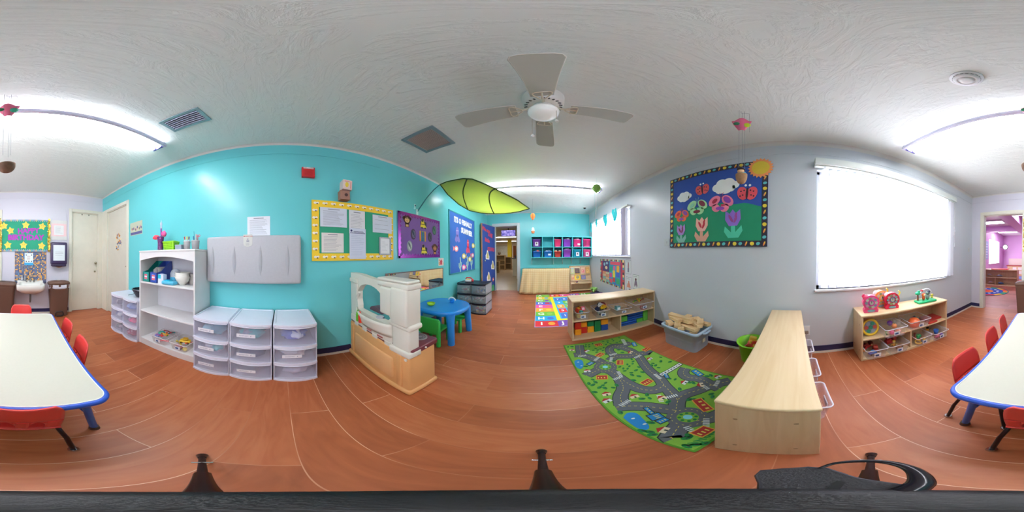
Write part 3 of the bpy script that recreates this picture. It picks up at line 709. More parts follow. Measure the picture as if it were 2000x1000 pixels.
build('foil_border', mb, mat('#8f2a9c', .22, .35, vary=.4, scale=14), t)
def cut(name, label, side, u, z, off, fn, mats, cat='paper cutout', tilt=0, group=None):
    mb = MB()
    if 'monkey' in name or 'bus' in name or 'oval' in name or 'crayon' in name: mb.M = Matrix.Diagonal((1.22, 1.22, 1, 1))
    fn(mb); return one(name, mb, mats, label, cat, mw=wf(side, u, z, off, tilt), group=group)
U = lambda px: 1.362 + px; 
def creature(body, eye, shape):
    def f(mb):
        if shape == 'monkey':
            mb.m = 0; mb.prism(ell(0, .01, .055, .05), 0, .002); mb.prism(ell(-.05, .02, .018), 0, .002); mb.prism(ell(.05, .02, .018), 0, .002); mb.prism(rect(-.03, -.08, .03, -.02), 0, .002)
            mb.m = 1; mb.prism(ell(0, 0, .036, .03), .002, .003); mb.prism(rect(-.02, -.075, .02, -.05), .002, .003)
            mb.m = 2
            for i in (-1, 1): mb.prism(ell(.014*i, .02, .006), .003, .004)
            mb.prism(rect(-.012, -.012, .012, -.007), .003, .004)
        if shape == 'bus':
            mb.m = 0; mb.prism(rrect(-.055, -.04, .055, .03, .01), 0, .002); mb.m = 1; mb.prism([(-.06,-.045),(.06,-.045),(.02,.0),(.0,.055),(-.03,.07),(-.04,.03)], .002, .003)
            mb.m = 2; mb.prism(ell(-.02, .045, .02), .003, .004); mb.prism(rect(-.05, -.01, .04, -.003), .003, .004); mb.prism(ell(-.03, -.05, .012), .003, .004); mb.prism(ell(.03, -.05, .012), .003, .004)
        if shape == 'oval':
            mb.m = 0; mb.prism(ell(0, 0, .042, .062), 0, .002); mb.m = 1; mb.prism(ell(.006, .0, .03, .045), .002, .003); mb.m = 2; mb.prism(ell(-.005, .015, .012, .03, rot=.5), .003, .004); mb.prism(ell(.014, -.02, .008), .003, .004)
    return f
cut('monkey_cutout', 'large brown monkey cutout top left on the purple board', 'L', 1.52, 1.615, .0145, creature(0, 0, 'monkey'), [mat('#4a3128', .7), mat('#d8b07a', .7), mat('#241a18', .7)])
cut('monkey_cutout', 'smaller brown monkey cutout low right on the purple board', 'L', 2.14, 1.245, .0145, creature(0, 0, 'monkey'), [mat('#5a3a2c', .7), mat('#c98b5a', .7), mat('#2a1c1a', .7)])
cut('bus_cutout', 'yellow school bus cutout near the purple board\'s top edge', 'L', 1.86, 1.605, .0145, creature(0, 0, 'bus'), [mat('#2a2c33', .7), mat('#e3cf3c', .7), mat('#20242c', .7)])
cut('bus_cutout', 'yellow school bus cutout near the purple board\'s bottom edge', 'L', 1.875, 1.215, .0145, creature(0, 0, 'bus'), [mat('#2c2f36', .7), mat('#e6d648', .7), mat('#20242c', .7)])
cut('oval_picture', 'dark oval picture left of the crayon cutout', 'L', 1.64, 1.43, .0145, creature(0, 0, 'oval'), [mat('#4c3f52', .7), mat('#6a6480', .7), mat('#2b4a52', .7)], 'picture')
cut('oval_picture', 'dark oval picture right of the crayon cutout', 'L', 2.015, 1.42, .0145, creature(0, 0, 'oval'), [mat('#43394a', .7), mat('#58506a', .7), mat('#2a3a3c', .7)], 'picture')
cut('oval_picture', 'green oval picture at the upper right of the purple board', 'L', 2.13, 1.54, .0145, creature(0, 0, 'oval'), [mat('#3c5a50', .7), mat('#4f8068', .7), mat('#27463c', .7)], 'picture')
cut('oval_picture', 'pale silver oval picture at the lower left of the purple board', 'L', 1.565, 1.26, .0145, creature(0, 0, 'oval'), [mat('#8f9a9c', .5), mat('#b3beb8', .5), mat('#5a6a66', .5)], 'picture')
def crayons(mb):
    mb.m = 0; mb.prism(rect(-.058, -.06, .058, .06), 0, .002)
    for i, c in enumerate((1, 2, 3, 2, 1)):
        x = -.042 + i*.021; mb.m = c; mb.prism([(x-.009, -.065), (x+.009, -.065), (x+.009, .045), (x, .068), (x-.009, .045)], .002, .004)
cut('crayon_cutout', 'row of coloured crayons cutout at the centre of the purple board', 'L', 1.84, 1.42, .0145, crayons, [mat('#d9b23a', .7), mat('#e8973a', .7), mat('#2b5fae', .7), mat('#2f7f5a', .7)])
# sea board
t, w, h = board('notice_board', 'tall blue sea-themed notice board beside the open door', 'L', 2.60, 3.845, .765, 2.015, mat('#2f62b0', .8))
mb = MB()
for q in (rect(-w/2-.004, -h/2-.004, -w/2+.02, h/2+.004), rect(w/2-.02, -h/2, w/2, h/2), rect(-w/2, -h/2, w/2, -h/2+.02), rect(-w/2, h/2-.02, w/2, h/2)): mb.prism(q, .0015, .018)
build('frame', mb, mat('#2f8f9a', .5), t)
mb = MB(); mb.text('ITS O FISHALLY', .16, -.0, .455, .0142, .004, bold=.007, sx=.80, rotz=R(-1)); mb.text('SUMMER', .16, .16, .265, .0142, .004, bold=.008, sx=.95, rotz=R(-3)); build('lettering', mb, mat('#f0f0ee', .7), t)
def fish(mb, flip=1):
    mb.m = 0; mb.prism(ell(0, 0, .085, .06), 0, .002); mb.prism([(flip*.06, 0), (flip*.14, .055), (flip*.125, 0), (flip*.14, -.055)], 0, .002); mb.m = 1; mb.prism(ell(-flip*.04, .015, .012), .002, .003); mb.prism(ell(0, 0, .05, .035), .002, .0026)
def seaw(mb):
    mb.m = 0; mb.ribbon([(0, -.17), (.01, -.08), (-.01, 0), (.01, .08), (0, .16)], .035, 0, .002); mb.ribbon([(.0, -.08), (.05, -.02), (.055, .06)], .024, 0, .002); mb.ribbon([(0, -.1), (-.05, -.03), (-.05, .04)], .024, 0, .002)
def octo(mb):
    mb.m = 0; mb.prism(ell(0, .07, .06, .1), 0, .002); mb.prism([(-.05, .0), (.05, 0), (.12, -.12), (.06, -.15), (0, -.12), (-.06, -.16), (-.11, -.1)], 0, .002); mb.m = 1; mb.prism(ell(-.02, .09, .01), .002, .003); mb.prism(ell(.025, .09, .01), .002, .003)
sea = [('octopus_cutout', 'purple-grey octopus cutout on the blue sea board', 2.92, 1.545, octo, '#7a73b8'), ('seahorse_cutout', 'red seahorse cutout at the middle of the blue sea board', 3.43, 1.33, octo, '#d84a66'),
 ('fish_cutout', 'pink fish cutout low left on the blue sea board', 2.87, 1.265, lambda m_: fish(m_, -1), '#e88a92'), ('fish_cutout', 'yellow fish cutout at the right edge of the blue sea board', 3.74, 1.37, fish, '#e8d84a'),
 ('fish_cutout', 'small yellow fish cutout left of the round yellow one', 3.21, 1.115, fish, '#d9c95a'), ('fish_cutout', 'round yellow fish cutout above the right seaweed strands', 3.53, 1.04, fish, '#e0d25a'),
 ('fish_cutout', 'coral pink fish cutout at the lower right of the sea board', 3.70, 1.13, lambda m_: fish(m_, -1), '#e07a94'), ('fish_cutout', 'bright pink fish cutout between the seaweed strands', 3.20, .87, fish, '#f07ab0'),
 ('seaweed_cutout', 'leftmost pale seaweed strand of the sea board', 3.03, .93, seaw, '#a9d4c4'), ('seaweed_cutout', 'middle pale seaweed strand of the sea board', 3.39, .945, seaw, '#a9d4c4'), ('seaweed_cutout', 'rightmost pale seaweed strand of the sea board', 3.63, .96, seaw, '#a9d4c4')]
for nm, lb, u, z, fn, c in sea: cut(nm, lb, 'L', u, z, .0145, fn, [mat(c, .7), mat('#f4f0e8', .7)])
def house(mb):
    mb.m = 0; mb.prism(rrect(-.08, -.066, .08, .066, .008), 0, .0015); mb.m = 1; mb.prism([(-.03, -.05), (.03, -.05), (.03, 0), (.045, 0), (0, .045), (-.045, 0), (-.03, 0)], .0015, .003); mb.m = 2; mb.prism(ell(-.055, .03, .014), .0015, .003); mb.prism(rect(-.07, -.055, -.045, -.0), .0015, .003); mb.prism(rect(.05, -.055, .068, -.01), .0015, .003)
cut('house_card', 'small card with a red house above the mirror\'s end', 'L', 2.34, 1.02, 0, house, [mat('#e8dcd8', .6), mat('#c2384a', .6), mat('#d9a23a', .6)], 'card')
# wall mirror
t = thing('wall_mirror', 'low wide wall mirror with a thin brown frame', 'mirror', mw=wf('L', 1.775, .757, 0))
build('backing', MB().box(-.614, -.157, 0, .614, .157, .006), mat('#8d8078', .5), t)
MIR = bpy.data.materials.new('mirror_glass'); nt, N, L, b = nodes(MIR); b.inputs['Base Color'].default_value = (.86,.88,.88,1); b.inputs['Metallic'].default_value = 1; b.inputs['Roughness'].default_value = .01
build('glass', MB().box(-.602, -.145, .005, .602, .145, .0075), MIR, t)
def edge(mb, w, h, f, z): 
    for q in ((-w/2, -h/2, w/2, -h/2+f), (-w/2, h/2-f, w/2, h/2), (-w/2, -h/2+f, -w/2+f, h/2-f), (w/2-f, -h/2+f, w/2, h/2-f)): mb.box(q[0], q[1], 0, q[2], q[3], z, .002, 1)
mb = MB(); edge(mb, 1.235, .318, .014, .012); build('frame', mb, mat('#7c6d68', .45), t)
# group photo by the closet, cluster of leaves on the closet door
def photo(mb):
    mb.m = 0; mb.prism(rect(-.15, -.105, .15, .105), 0, .0015); rd = random.Random(3)
    for i in range(12): mb.m = 1 + i % 4; x = -.12 + .022*i; mb.prism(ell(x, .01 + .04*rd.random()-.03, .013, .02), .0015, .003)
    mb.m = 4; mb.prism(rect(-.14, -.095, .14, -.055), .0015, .0028)
cut('photograph', 'colour group photograph taped beside the closet door', 'L', -1.975, 1.578, 0, photo, [mat('#b9c0a8', .4), mat('#d8b9a0', .5), mat('#6a7a5a', .5), mat('#c98f9a', .5), mat('#5a5a8a', .5)], 'photograph', tilt=R(2))
def leaves(mb):
    rd = random.Random(5)
    for i in range(26):
        mb.m = i % 5; a = rd.random()*6.28; r = .12*rd.random()**.6; x, y = r*math.cos(a)*.8, r*math.sin(a)*1.25
        mb.prism(ell(x, y, .03, .014, 8, rot=rd.random()*3), .0005+i*.0004, .0009+i*.0004)
cut('paper_wreath', 'cluster of orange, yellow and grey paper leaves on the side closet door', 'L', -2.52, 1.40, -.02, leaves, [mat('#e0a14a', .7), mat('#8a8fae', .7), mat('#c9843a', .7), mat('#5a6a8a', .7), mat('#e8d8b0', .7)], 'decoration')

# ---- right wall: flower board and its cutouts
t, w, h = board('notice_board', 'blue and green garden notice board with a black patterned border', 'R', .262, 1.521, 1.206, 2.186, mat('#2f4f9f', .85), tilt=R(-.6))
mb = MB(); ys = [(-w/2+.05, -h/2+.05), (w/2-.05, -h/2+.05)]; top = []
for i in range(25):
    x = -w/2+.05 + (w-.1)*i/24; top.append((x, -.07 + .07*math.sin(1.4*i/24*2.1+.1) + .01*math.sin(i)))
mb.prism(ys + top[::-1], .014, .0152); build('green_hill', mb, mat('#1f8a63', .85), t)
mb = MB(); bw = .06
for q in (rect(-w/2, -h/2, -w/2+bw, h/2), rect(w/2-bw, -h/2, w/2, h/2), rect(-w/2+bw, -h/2, w/2-bw, -h/2+bw), rect(-w/2+bw, h/2-bw, w/2-bw, h/2)): mb.prism(q, .0152, .0172)
build('border', mb, mat('#2c2638', .6), t)
mb = MB(); rd = random.Random(2)
def deco(x, y, k):
    if k % 3 == 0: mb.m = 0; mb.prism(ell(x, y, .022, .02, 12), .0172, .0184)
    elif k % 3 == 1: mb.m = 1; mb.prism(ell(x, y, .021, .016, 12, rot=.3), .0172, .0184)
    else: mb.m = 2; mb.prism(ell(x, y, .009, .026, 10, rot=-.4), .0172, .0184); mb.m = 0; mb.prism(ell(x+.006, y+.01, .006, .012, 8), .0184, .019)
for i in range(20): deco(-w/2+.03+(w-.06)*i/19, h/2-.03, i); deco(-w/2+.03+(w-.06)*i/19, -h/2+.03, i+1)
for i in range(1, 14): deco(-w/2+.03, -h/2+.03+(h-.06)*i/14, i+1); deco(w/2-.03, -h/2+.03+(h-.06)*i/14, i)
build('border_pattern', mb, [mat('#e8c93a', .6), mat('#5cbcc0', .6), mat('#e88a4a', .6)], t)
# local coordinates on this board (x right, y up) -> wall u, z
def gb(x, y): return .8915 - x, 1.696 + y
def cloud(mb):
    for x, y, r in ((-.09, -.01, .055), (-.04, .03, .062), (.03, .03, .065), (.09, 0, .05), (0, -.03, .07), (.05, -.03, .05), (-.06, -.04, .05)): mb.prism(ell(x, y, r, r*.85), 0, .0015 + r*.004)
def ladybug(mb):
    mb.m = 0; mb.prism(ell(-.045, 0, .05, .07, rot=.3), 0, .003); mb.prism(ell(.045, 0, .05, .07, rot=-.3), 0, .003); mb.m = 1; mb.prism(ell(0, .0, .012, .06), .003, .0045)
    for x, y in ((-.06,.02),(-.04,-.02),(-.065,-.03),(-.03,.03),(.06,.02),(.04,-.02),(.065,-.03),(.03,.03)): mb.prism(ell(x, y, .008), .003, .004)
    mb.m = 2; mb.prism(ell(-.02, .085, .012), 0, .002); mb.prism(ell(.02, .085, .012), 0, .002)
def butterfly(mb):
    mb.m = 0; mb.prism(ell(-.075, .03, .075, .05, rot=.7), 0, .003); mb.prism(ell(.075, .03, .075, .05, rot=-.7), 0, .003); mb.prism(ell(-.05, -.05, .05, .042, rot=-.5), 0, .003); mb.prism(ell(.05, -.05, .05, .042, rot=.5), 0, .003)
    mb.m = 1; mb.prism(ell(.07, .04, .05, .03, rot=-.7), .003, .0045); mb.prism(ell(0, -.055, .05, .02), .003, .0045); mb.m = 2; mb.prism(ell(-.07, .03, .035, .022, rot=.7), .003, .0045); mb.prism(ell(.03, -.02, .025, .012), .0045, .006)
    mb.ribbon([(-.005, .06), (-.02, .12)], .004, .003, .004); mb.ribbon([(.005, .06), (.02, .125)], .004, .003, .004)
def tulip(mb):
    mb.m = 0; mb.prism([(-.07, .12), (-.03, .085), (0, .125), (.03, .085), (.07, .12), (.075, .03), (.04, -.03), (-.04, -.03), (-.075, .03)], 0, .004)
    mb.m = 2; mb.prism([(-.02, -.02), (.02, -.02), (.02, -.09), (.08, -.03), (.09, -.08), (.05, -.14), (-.05, -.14), (-.09, -.08), (-.08, -.03), (-.02, -.09)], 0, .002)
    mb.m = 1; mb.prism(ell(-.02, .04, .012, .04, rot=.5), .004, .006); mb.prism(ell(.025, .03, .012, .035, rot=-.4), .004, .006); mb.prism(ell(.03, .07, .01, .025, rot=-.3), .004, .006)
W_ = mat('#f0efec', .7); 
g = [('cloud_cutout', 'small white paper cloud left on the garden board', -.385, .18, cloud, .72, [W_]*3), ('cloud_cutout', 'larger white paper cloud beside the hanging doll basket', .175, .21, cloud, 1.0, [W_]*3),
 ('ladybug_cutout', 'red paper ladybug between the two clouds', -.12, .22, ladybug, .85, [mat('#e05a5a', .7), mat('#3a2430', .7), W_]), ('ladybug_cutout', 'red paper ladybug near the garden board\'s right edge', .415, .085, ladybug, 1.0, [mat('#e0525c', .7), mat('#3a2430', .7), W_]),
 ('butterfly_cutout', 'pale green paper butterfly on the garden board', -.195, -.0, butterfly, .9, [mat('#a9dba0', .7), mat('#7a2438', .7), mat('#8ad0b0', .7)]), ('butterfly_cutout', 'pink paper butterfly with purple wing at the board\'s centre', .115, -.0, butterfly, .95, [mat('#ef7f9a', .7), mat('#8a3aa0', .7), mat('#b02a44', .7)]),
 ('butterfly_cutout', 'orange and purple paper butterfly at the board\'s left edge', -.43, -.075, butterfly, .72, [mat('#e8683c', .7), mat('#8a4aa0', .7), mat('#c02a34', .7)]),
 ('tulip_cutout', 'purple and teal paper tulip at the board\'s lower left corner', -.44, -.30, tulip, .8, [mat('#a886c8', .7), mat('#8a2a50', .7), mat('#7fb4a8', .7)]), ('tulip_cutout', 'pink paper tulip with red strokes at the board\'s lower middle', -.13, -.27, tulip, .98, [mat('#eeb4a4', .7), mat('#c4283c', .7), mat('#dba48c', .7)]),
 ('tulip_cutout', 'violet paper tulip with mint leaves right of the pink one', .26, -.235, tulip, 1.05, [mat('#8f6ac8', .7), mat('#a04a90', .7), mat('#4cc4a0', .7)])]
for nm, lb, x, y, fn, s_, ms in g:
    u, z = gb(x, y); mb = MB(); mb.M = Matrix.Diagonal((s_*1.12, s_*1.12, 1, 1)); fn(mb); one(nm, mb, ms, lb, 'paper cutout', mw=wf('R', u, z, .0155, R(random.Random(lb).uniform(-7, 7))))
def sun(mb):
    mb.m = 0; mb.prism(star(0, 0, .135, .11, 20), 0, .002); mb.m = 1; mb.prism(ell(0, 0, .092, .088), .002, .004)
cut('sun_cutout', 'orange-rayed yellow paper sun on the garden board\'s upper right corner', 'R', .335, 2.085, .019, sun, [mat('#f0975a', .7), mat('#e3c23c', .7)])

# family/learning board and picture cards beneath the small window
t, w, h = board('notice_board', 'red picture board with a striped border below the small window', 'R', 2.76, 3.98, .42, 1.01, mat('#b23a52', .8))
mb = MB()
for k, q in enumerate(([(-w/2, h/2-.05), (w/2, h/2-.05)], [(-w/2, -h/2), (w/2, -h/2)])):
    n = 22
    for i in range(n): mb.m = (0, 1, 2, 3)[i % 4]; x = -w/2 + w*i/n; mb.prism(rect(x, q[0][1], x+w/n, q[0][1]+.05), .014, .017)
for x in (-w/2, w/2-.05):
    for i in range(10): mb.m = (1, 0, 3, 2)[i % 4]; y = -h/2+.05 + (h-.1)*i/10; mb.prism(rect(x, y, x+.05, y+(h-.1)/10), .014, .017)
build('striped_border', mb, [mat('#3a4f50', .7), mat('#e8d890', .7), mat('#4aa0a8', .7), mat('#c05a4a', .7)], t)
def chart1(mb):
    mb.m = 0; mb.prism(rect(-.2, .0, .2, .25), 0, .0015); mb.m = 1; mb.prism(ell(-.08, .17, .05, .04), .0015, .003); mb.prism(ell(.07, .2, .06, .03), .0015, .003); mb.m = 2; mb.prism(ell(.03, .09, .07, .04), .0015, .003)
    rd = random.Random(1)
    for r_ in range(4):
        for c_ in range(2): mb.m = (3, 4, 2, 5)[(r_+c_) % 4]; mb.prism(rect(-.2+c_*.205, -.25+r_*.062, -.2+c_*.205+.195, -.25+r_*.062+.055), 0, .0015); mb.m = 6; lines(mb, -.19+c_*.205, -.24+r_*.062, -.02+c_*.205, -.2+r_*.062, 2, .0015, .004, r_)
cut('chart_poster', 'chart of pale rows under a dark picture, left on the red board', 'R', 3.63, .717, .0176, chart1, [mat('#4a3a6a', .6), mat('#9ac4cc', .6), mat('#e8c9a0', .6), mat('#d9cfa0', .6), mat('#8fc4b8', .6), mat('#e8a070', .6), mat('#6a6a8a', .6)], 'poster')
def chart2(mb):
    mb.m = 0; mb.prism(rect(-.27, -.26, .27, .26), 0, .0015); mb.m = 1; mb.prism(rect(-.2, .18, .25, .25), .0015, .003); rd = random.Random(4)
    sh = [(-.17,.08,2,.06,.05),(.0,.11,3,.05,.05),(.17,.1,4,.06,.07),(-.02,-.02,5,.055,.075),(.16,-.02,6,.07,.05),(-.18,-.06,7,.06,.05),(-.02,-.15,8,.05,.05),(.17,-.16,2,.07,.06),(-.17,-.19,1,.07,.045),(.02,-.235,6,.05,.02)]
    for x, y, m_, a, c in sh: mb.m = m_; mb.prism(rrect(x-a, y-c, x+a, y+c, .02), .0015, .003)
cut('chart_poster', 'blue shapes poster on the right half of the red board', 'R', 3.17, .715, .0176, chart2, [mat('#2f8fae', .6), mat('#e0566a', .6), mat('#36a06a', .6), mat('#d86a9a', .6), mat('#e8a83c', .6), mat('#e8d94a', .6), mat('#4a5fb8', .6), mat('#d04a8a', .6), mat('#c83a3a', .6)], 'poster')
def pcard(c1, c2, kind):
    def f(mb):
        mb.m = 0; mb.prism(rect(-.095, -.132, .095, .132), 0, .001); mb.m = 1
        for q in (rect(-.095,-.132,.095,-.127), rect(-.095,.127,.095,.132), rect(-.095,-.132,-.091,.132), rect(.091,-.132,.095,.132)): mb.prism(q, .001, .0015)
        mb.prism(rect(-.07, .095, .04, .1), .001, .0016); mb.m = 2
        if kind == 0: mb.prism(rrect(-.015, -.02, .02, .06, .01), .001, .003); mb.m = 3; mb.prism(rect(-.02, -.1, -.003, -.02), .001, .003); mb.prism(rect(.006, -.1, .024, -.02), .001, .003); mb.m = 2; mb.prism(ell(.002, .073, .016), .001, .003)
        elif kind == 1: mb.prism([(-.07, -.07), (.06, -.07), (.04, 0), (0, .04), (-.05, -.0)], .001, .003); mb.prism(ell(-.005, .04, .022), .001, .003); mb.m = 3; mb.prism(rect(.0, -.11, .075, -.09), .001, .003)
        else: mb.prism([(-.03, .02), (.03, .02), (.05, -.06), (.03, -.1), (.012, -.06), (-.012, -.06), (-.03, -.1), (-.05, -.06)], .001, .003); mb.m = 3; mb.prism(ell(0, .045, .025), .001, .003)
    return f
cut('picture_card', 'card of a standing child, upper of the three by the small window', 'R', 2.62, .885, 0, pcard(0,0,0), [mat('#c8d2d4', .5), mat('#4a5a5a', .6), mat('#8a5a60', .6), mat('#3a2a4a', .6)], 'card')
cut('picture_card', 'card of a seated child below the standing child card', 'R', 2.60, .56, 0, pcard(0,0,1), [mat('#ccd4d4', .5), mat('#5a6a6a', .6), mat('#c88a70', .6), mat('#2a2238', .6)], 'card')
cut('picture_card', 'card of a child with spread legs, nearest the wood shelf\'s end', 'R', 2.368, .63, 0, pcard(0,0,2), [mat('#c9d2ce', .5), mat('#4f6f60', .6), mat('#7a6a78', .6), mat('#5a3a3a', .6)], 'card')
# outlets, switches, thermostat
def plate(label, side, u, z, w, h, mt, kind, name='wall_plate', cat='wall plate'):
    t = thing(name, label, cat, mw=wf(side, u, z)); build('plate', MB().box(-w/2, -h/2, 0, w/2, h/2, .006, .002, 1), mt, t); mb = MB()
    if kind == 'outlet': mb.box(-.017, .006, .005, .017, .032, .008, .003, 1).box(-.017, -.032, .005, .017, -.006, .008, .003, 1)
    elif kind == 'plug': mb.box(-.02, -.03, .006, .02, .0, .035, .005, 2).cyl((.0, -.02, .03), (.0, -.02, .05), .006)
    else: mb.box(-.008, -.016, .005, .008, .016, .012, .002, 1)
    build('socket' if kind != 'switch' else 'toggle', mb, mat('#b9bcc0', .4) if kind != 'plug' else mat('#7a6a60', .4), t); return t
plate('white outlet with a brown plug behind the long low shelf', 'R', -.128, .305, .072, .115, WHITE, 'plug', 'outlet', 'outlet')
plate('white light switch just left of the garden board', 'R', 1.60, 1.29, .10, .1, mat('#c3c8c8', .4), 'switch', 'light_switch', 'light switch')
t = thing('blind_cord_cleat', 'white cord cleat on the wall beside the large window', 'cleat', mw=wf('R', -2.40, 1.57)); build('bracket', MB().box(-.012, -.08, 0, .012, .08, .02, .005, 2), WHITE, t); build('hook', MB().box(-.02, -.02, .01, .02, .02, .035, .006, 2), mat('#dcdfe6', .4), t)
plate('small beige wall plate near the playroom doorway corner', 'R', -2.975, 1.25, .05, .08, mat('#cfcac4', .5), 'switch', 'light_switch', 'light switch')
# wall crack / plaster repair line is left out

# ---- back wall: birthday board, mosaic, certificate box, towel dispenser, sink
t, w, h = board('birthday_board', 'green Happy Birthday board with star cutouts and gold garland', 'B', -.455, .51, 1.222, 1.842, mat('#2c9a78', .85))
mb = MB(); n = 24
for i in range(n):
    x = -w/2 + w*i/n; d_ = w/n; mb.m = i % 3
    mb.prism([(x, h/2), (x+d_, h/2), (x+d_, h/2-.015), (x+d_/2, h/2-.045), (x, h/2-.015)], .014, .017); mb.prism([(x, -h/2), (x+d_, -h/2), (x+d_, -h/2+.02), (x+d_/2, -h/2+.05), (x, -h/2+.02)], .014, .017)
build('zigzag_border', mb, [mat('#6aa8b4', .5), mat('#8a93b8', .5), mat('#b9a88a', .5)], t)
rd = random.Random(8)
for x in (-w/2+.02, w/2-.02):
    mb = MB()
    for i in range(60):
        y = h/2 - h*i/60; a = rd.random()*6.28; r_ = .02 + .02*rd.random(); mb.m = i % 2
        mb.add([(x + r_*math.cos(a), y + r_*math.sin(a), .018+.02*rd.random()), (x - r_*math.cos(a), y-r_*math.sin(a), .02+.02*rd.random()), (x + r_*math.cos(a+1.4), y + r_*math.sin(a+1.4), .04*rd.random()+.02)], [(0,1,2)])
    build('gold_garland', mb, [mat('#e0b52c', .2, .7), mat('#f3df7a', .25, .5)], t)
mb = MB(); mb.text('HAPPY', .135, .07, .085, .0145, .003, bold=.006, sx=1.0, rotz=R(2)); mb.text('BIRTHDAY', .14, .02, -.045, .0145, .003, bold=.007, sx=1.02); build('lettering', mb, mat('#b13ab4', .7), t)
mb = MB()
stars = [(-.395, .185), (-.27, .09), (.02, .2), (.335, .18), (-.32, -.19), (-.02, -.19), (.325, -.2)]
lbs = ['top left corner', 'just left of the word HAPPY', 'above the word HAPPY', 'top right corner', 'bottom left corner', 'bottom middle', 'bottom right corner']
s0 = None
for i, ((x, y), lb) in enumerate(zip(stars, lbs)):
    lb = 'yellow smiling star cutout at the ' + lb + ' of the birthday board' if i not in (1, 2) else 'yellow smiling star cutout ' + lb + ' on the board'
    M_ = wf('B', (-.455+.51)/2 - x, 1.532 + y, .0145, R([5, 12, -4, -12, 8, 0, -9][i]))
    if s0 is None:
        s0 = thing('star_cutout', lb, 'paper cutout', mw=M_, group='birthday board stars')
        m2 = MB(); m2.prism(star(0, 0, .078, .046), 0, .003); build('star', m2, mat('#f0d255', .6), s0)
        m2 = MB()
        for sx in (-1, 1): m2.prism(ell(.015*sx, .014, .005, .008), .003, .0042)
        m2.ribbon([(-.02, -.008), (-.01, -.018), (.01, -.018), (.02, -.008)], .004, .003, .0042); build('smile', m2, mat('#d0784a', .6), s0)
    else: c = dup(s0, lb); c.matrix_world = M_
# mosaic splashback: procedural tiles
MOS = bpy.data.materials.new('mosaic_tiles'); nt, N, L, b = nodes(MOS)
tc = N.new('ShaderNodeTexCoord'); sc1 = N.new('ShaderNodeVectorMath'); sc1.operation = 'SCALE'; sc1.inputs['Scale'].default_value = 1/.0245
fl = N.new('ShaderNodeVectorMath'); fl.operation = 'FLOOR'; wn = N.new('ShaderNodeTexWhiteNoise'); wn.noise_dimensions = '2D'
cr = N.new('ShaderNodeValToRGB'); cr.color_ramp.interpolation = 'CONSTANT'; e = cr.color_ramp.elements
e[0].position = 0; e[0].color = lin('#56648a'); e[1].position = .34; e[1].color = lin('#74706f')
for p, c in ((.46, '#47526f'), (.6, '#8b8078'), (.68, '#e0a04a'), (.86, '#e9b45c'), (.94, '#4f83a8')): k = e.new(p); k.color = lin(c)
fr = N.new('ShaderNodeVectorMath'); fr.operation = 'FRACTION'; sp = N.new('ShaderNodeSeparateXYZ'); mn = N.new('ShaderNodeMath'); mn.operation = 'MINIMUM'; lt = N.new('ShaderNodeMath'); lt.operation = 'LESS_THAN'; lt.inputs[1].default_value = .1
mx = N.new('ShaderNodeMix'); mx.data_type = 'RGBA'; mx.inputs[7].default_value = lin('#8a8894')
L.new(tc.outputs['Object'], sc1.inputs[0]); L.new(sc1.outputs[0], fl.inputs[0]); L.new(fl.outputs[0], wn.inputs['Vector']); L.new(wn.outputs['Value'], cr.inputs[0]); L.new(sc1.outputs[0], fr.inputs[0]); L.new(fr.outputs[0], sp.inputs[0]); L.new(sp.outputs[0], mn.inputs[0]); L.new(sp.outputs[1], mn.inputs[1]); L.new(mn.outputs[0], lt.inputs[0]); L.new(lt.outputs[0], mx.inputs[0]); L.new(cr.outputs[0], mx.inputs[6]); L.new(mx.outputs[2], b.inputs['Base Color']); b.inputs['Roughness'].default_value = .25
t = thing('mosaic_splashback', 'blue, grey and gold mosaic tile splashback above the sink', 'splashback', mw=wf('B', -.09, .912))
build('tiles', MB().box(-.302, -.305, 0, .302, .305, .008), MOS, t); build('top_edge', MB().box(-.305, .301, 0, .305, .308, .012), mat('#3c3850', .5), t)
def hw(mb):
    mb.m = 1; mb.prism(rect(-.085, -.135, .085, .10), 0, .0015); mb.m = 0; mb.prism(rect(-.08, -.085, .08, .095), .0015, .003); mb.m = 2
    for x, y in ((-.05, .06), (.05, .06), (-.05, -.06), (.05, -.06), (0, -.06)): mb.prism(ell(x, y, .014, .01, rot=x*9), .003, .0045)
    mb.m = 3; lines(mb, -.035, -.03, .035, .05, 4, .003, .005, 3)
cut('handwashing_poster', 'small white and blue handwashing poster on the mosaic tiles', 'B', -.057, 1.095, .0085, hw, [mat('#e3eef0', .4), mat('#3a9fd0', .4), mat('#4a4a5a', .5), mat('#b06a4a', .5)], 'poster')
t = thing('framed_sign', 'pale pink-bordered paper in a clear wall holder beside the birthday board', 'sign', mw=wf('B', -.635, 1.652))
build('holder', MB().box(-.172, -.2, 0, .165, .195, .012, .003, 1), mat('#d4d2d0', .3), t)
mb = MB(); mb.m = 0; mb.prism(rect(-.15, -.125, .15, .125), .012, .0135); mb.m = 1; mb.prism(rect(-.095, -.1, .095, .09), .0135, .0145); mb.m = 2; lines(mb, -.07, -.07, .07, .07, 7, .0145, .004, 5)
build('paper', mb, [mat('#e6c3c6', .6), mat('#dfe0e0', .6), mat('#9a9ca4', .6)], t)
t = thing('towel_dispenser', 'dark paper towel dispenser with a white notice on its front', 'dispenser', mw=wf('B', -.616, 1.18))
DSP = mat('#3a2f52', .3)
mb = MB(); mb.box(-.155, -.2, 0, .155, .22, .16, .03, 4); build('case', mb, DSP, t)
build('lower_lip', MB().box(-.14, -.235, .01, .14, -.19, .15, .018, 3), mat('#2c2140', .35), t)
mb = MB(); mb.m = 0; mb.prism(rect(-.115, -.125, .105, .165), .1605, .162); mb.m = 1; lines(mb, -.08, -.04, .08, .05, 3, .162, .005, 4); build('notice', mb, [mat('#d8e0e4', .4), GREYINK], t)
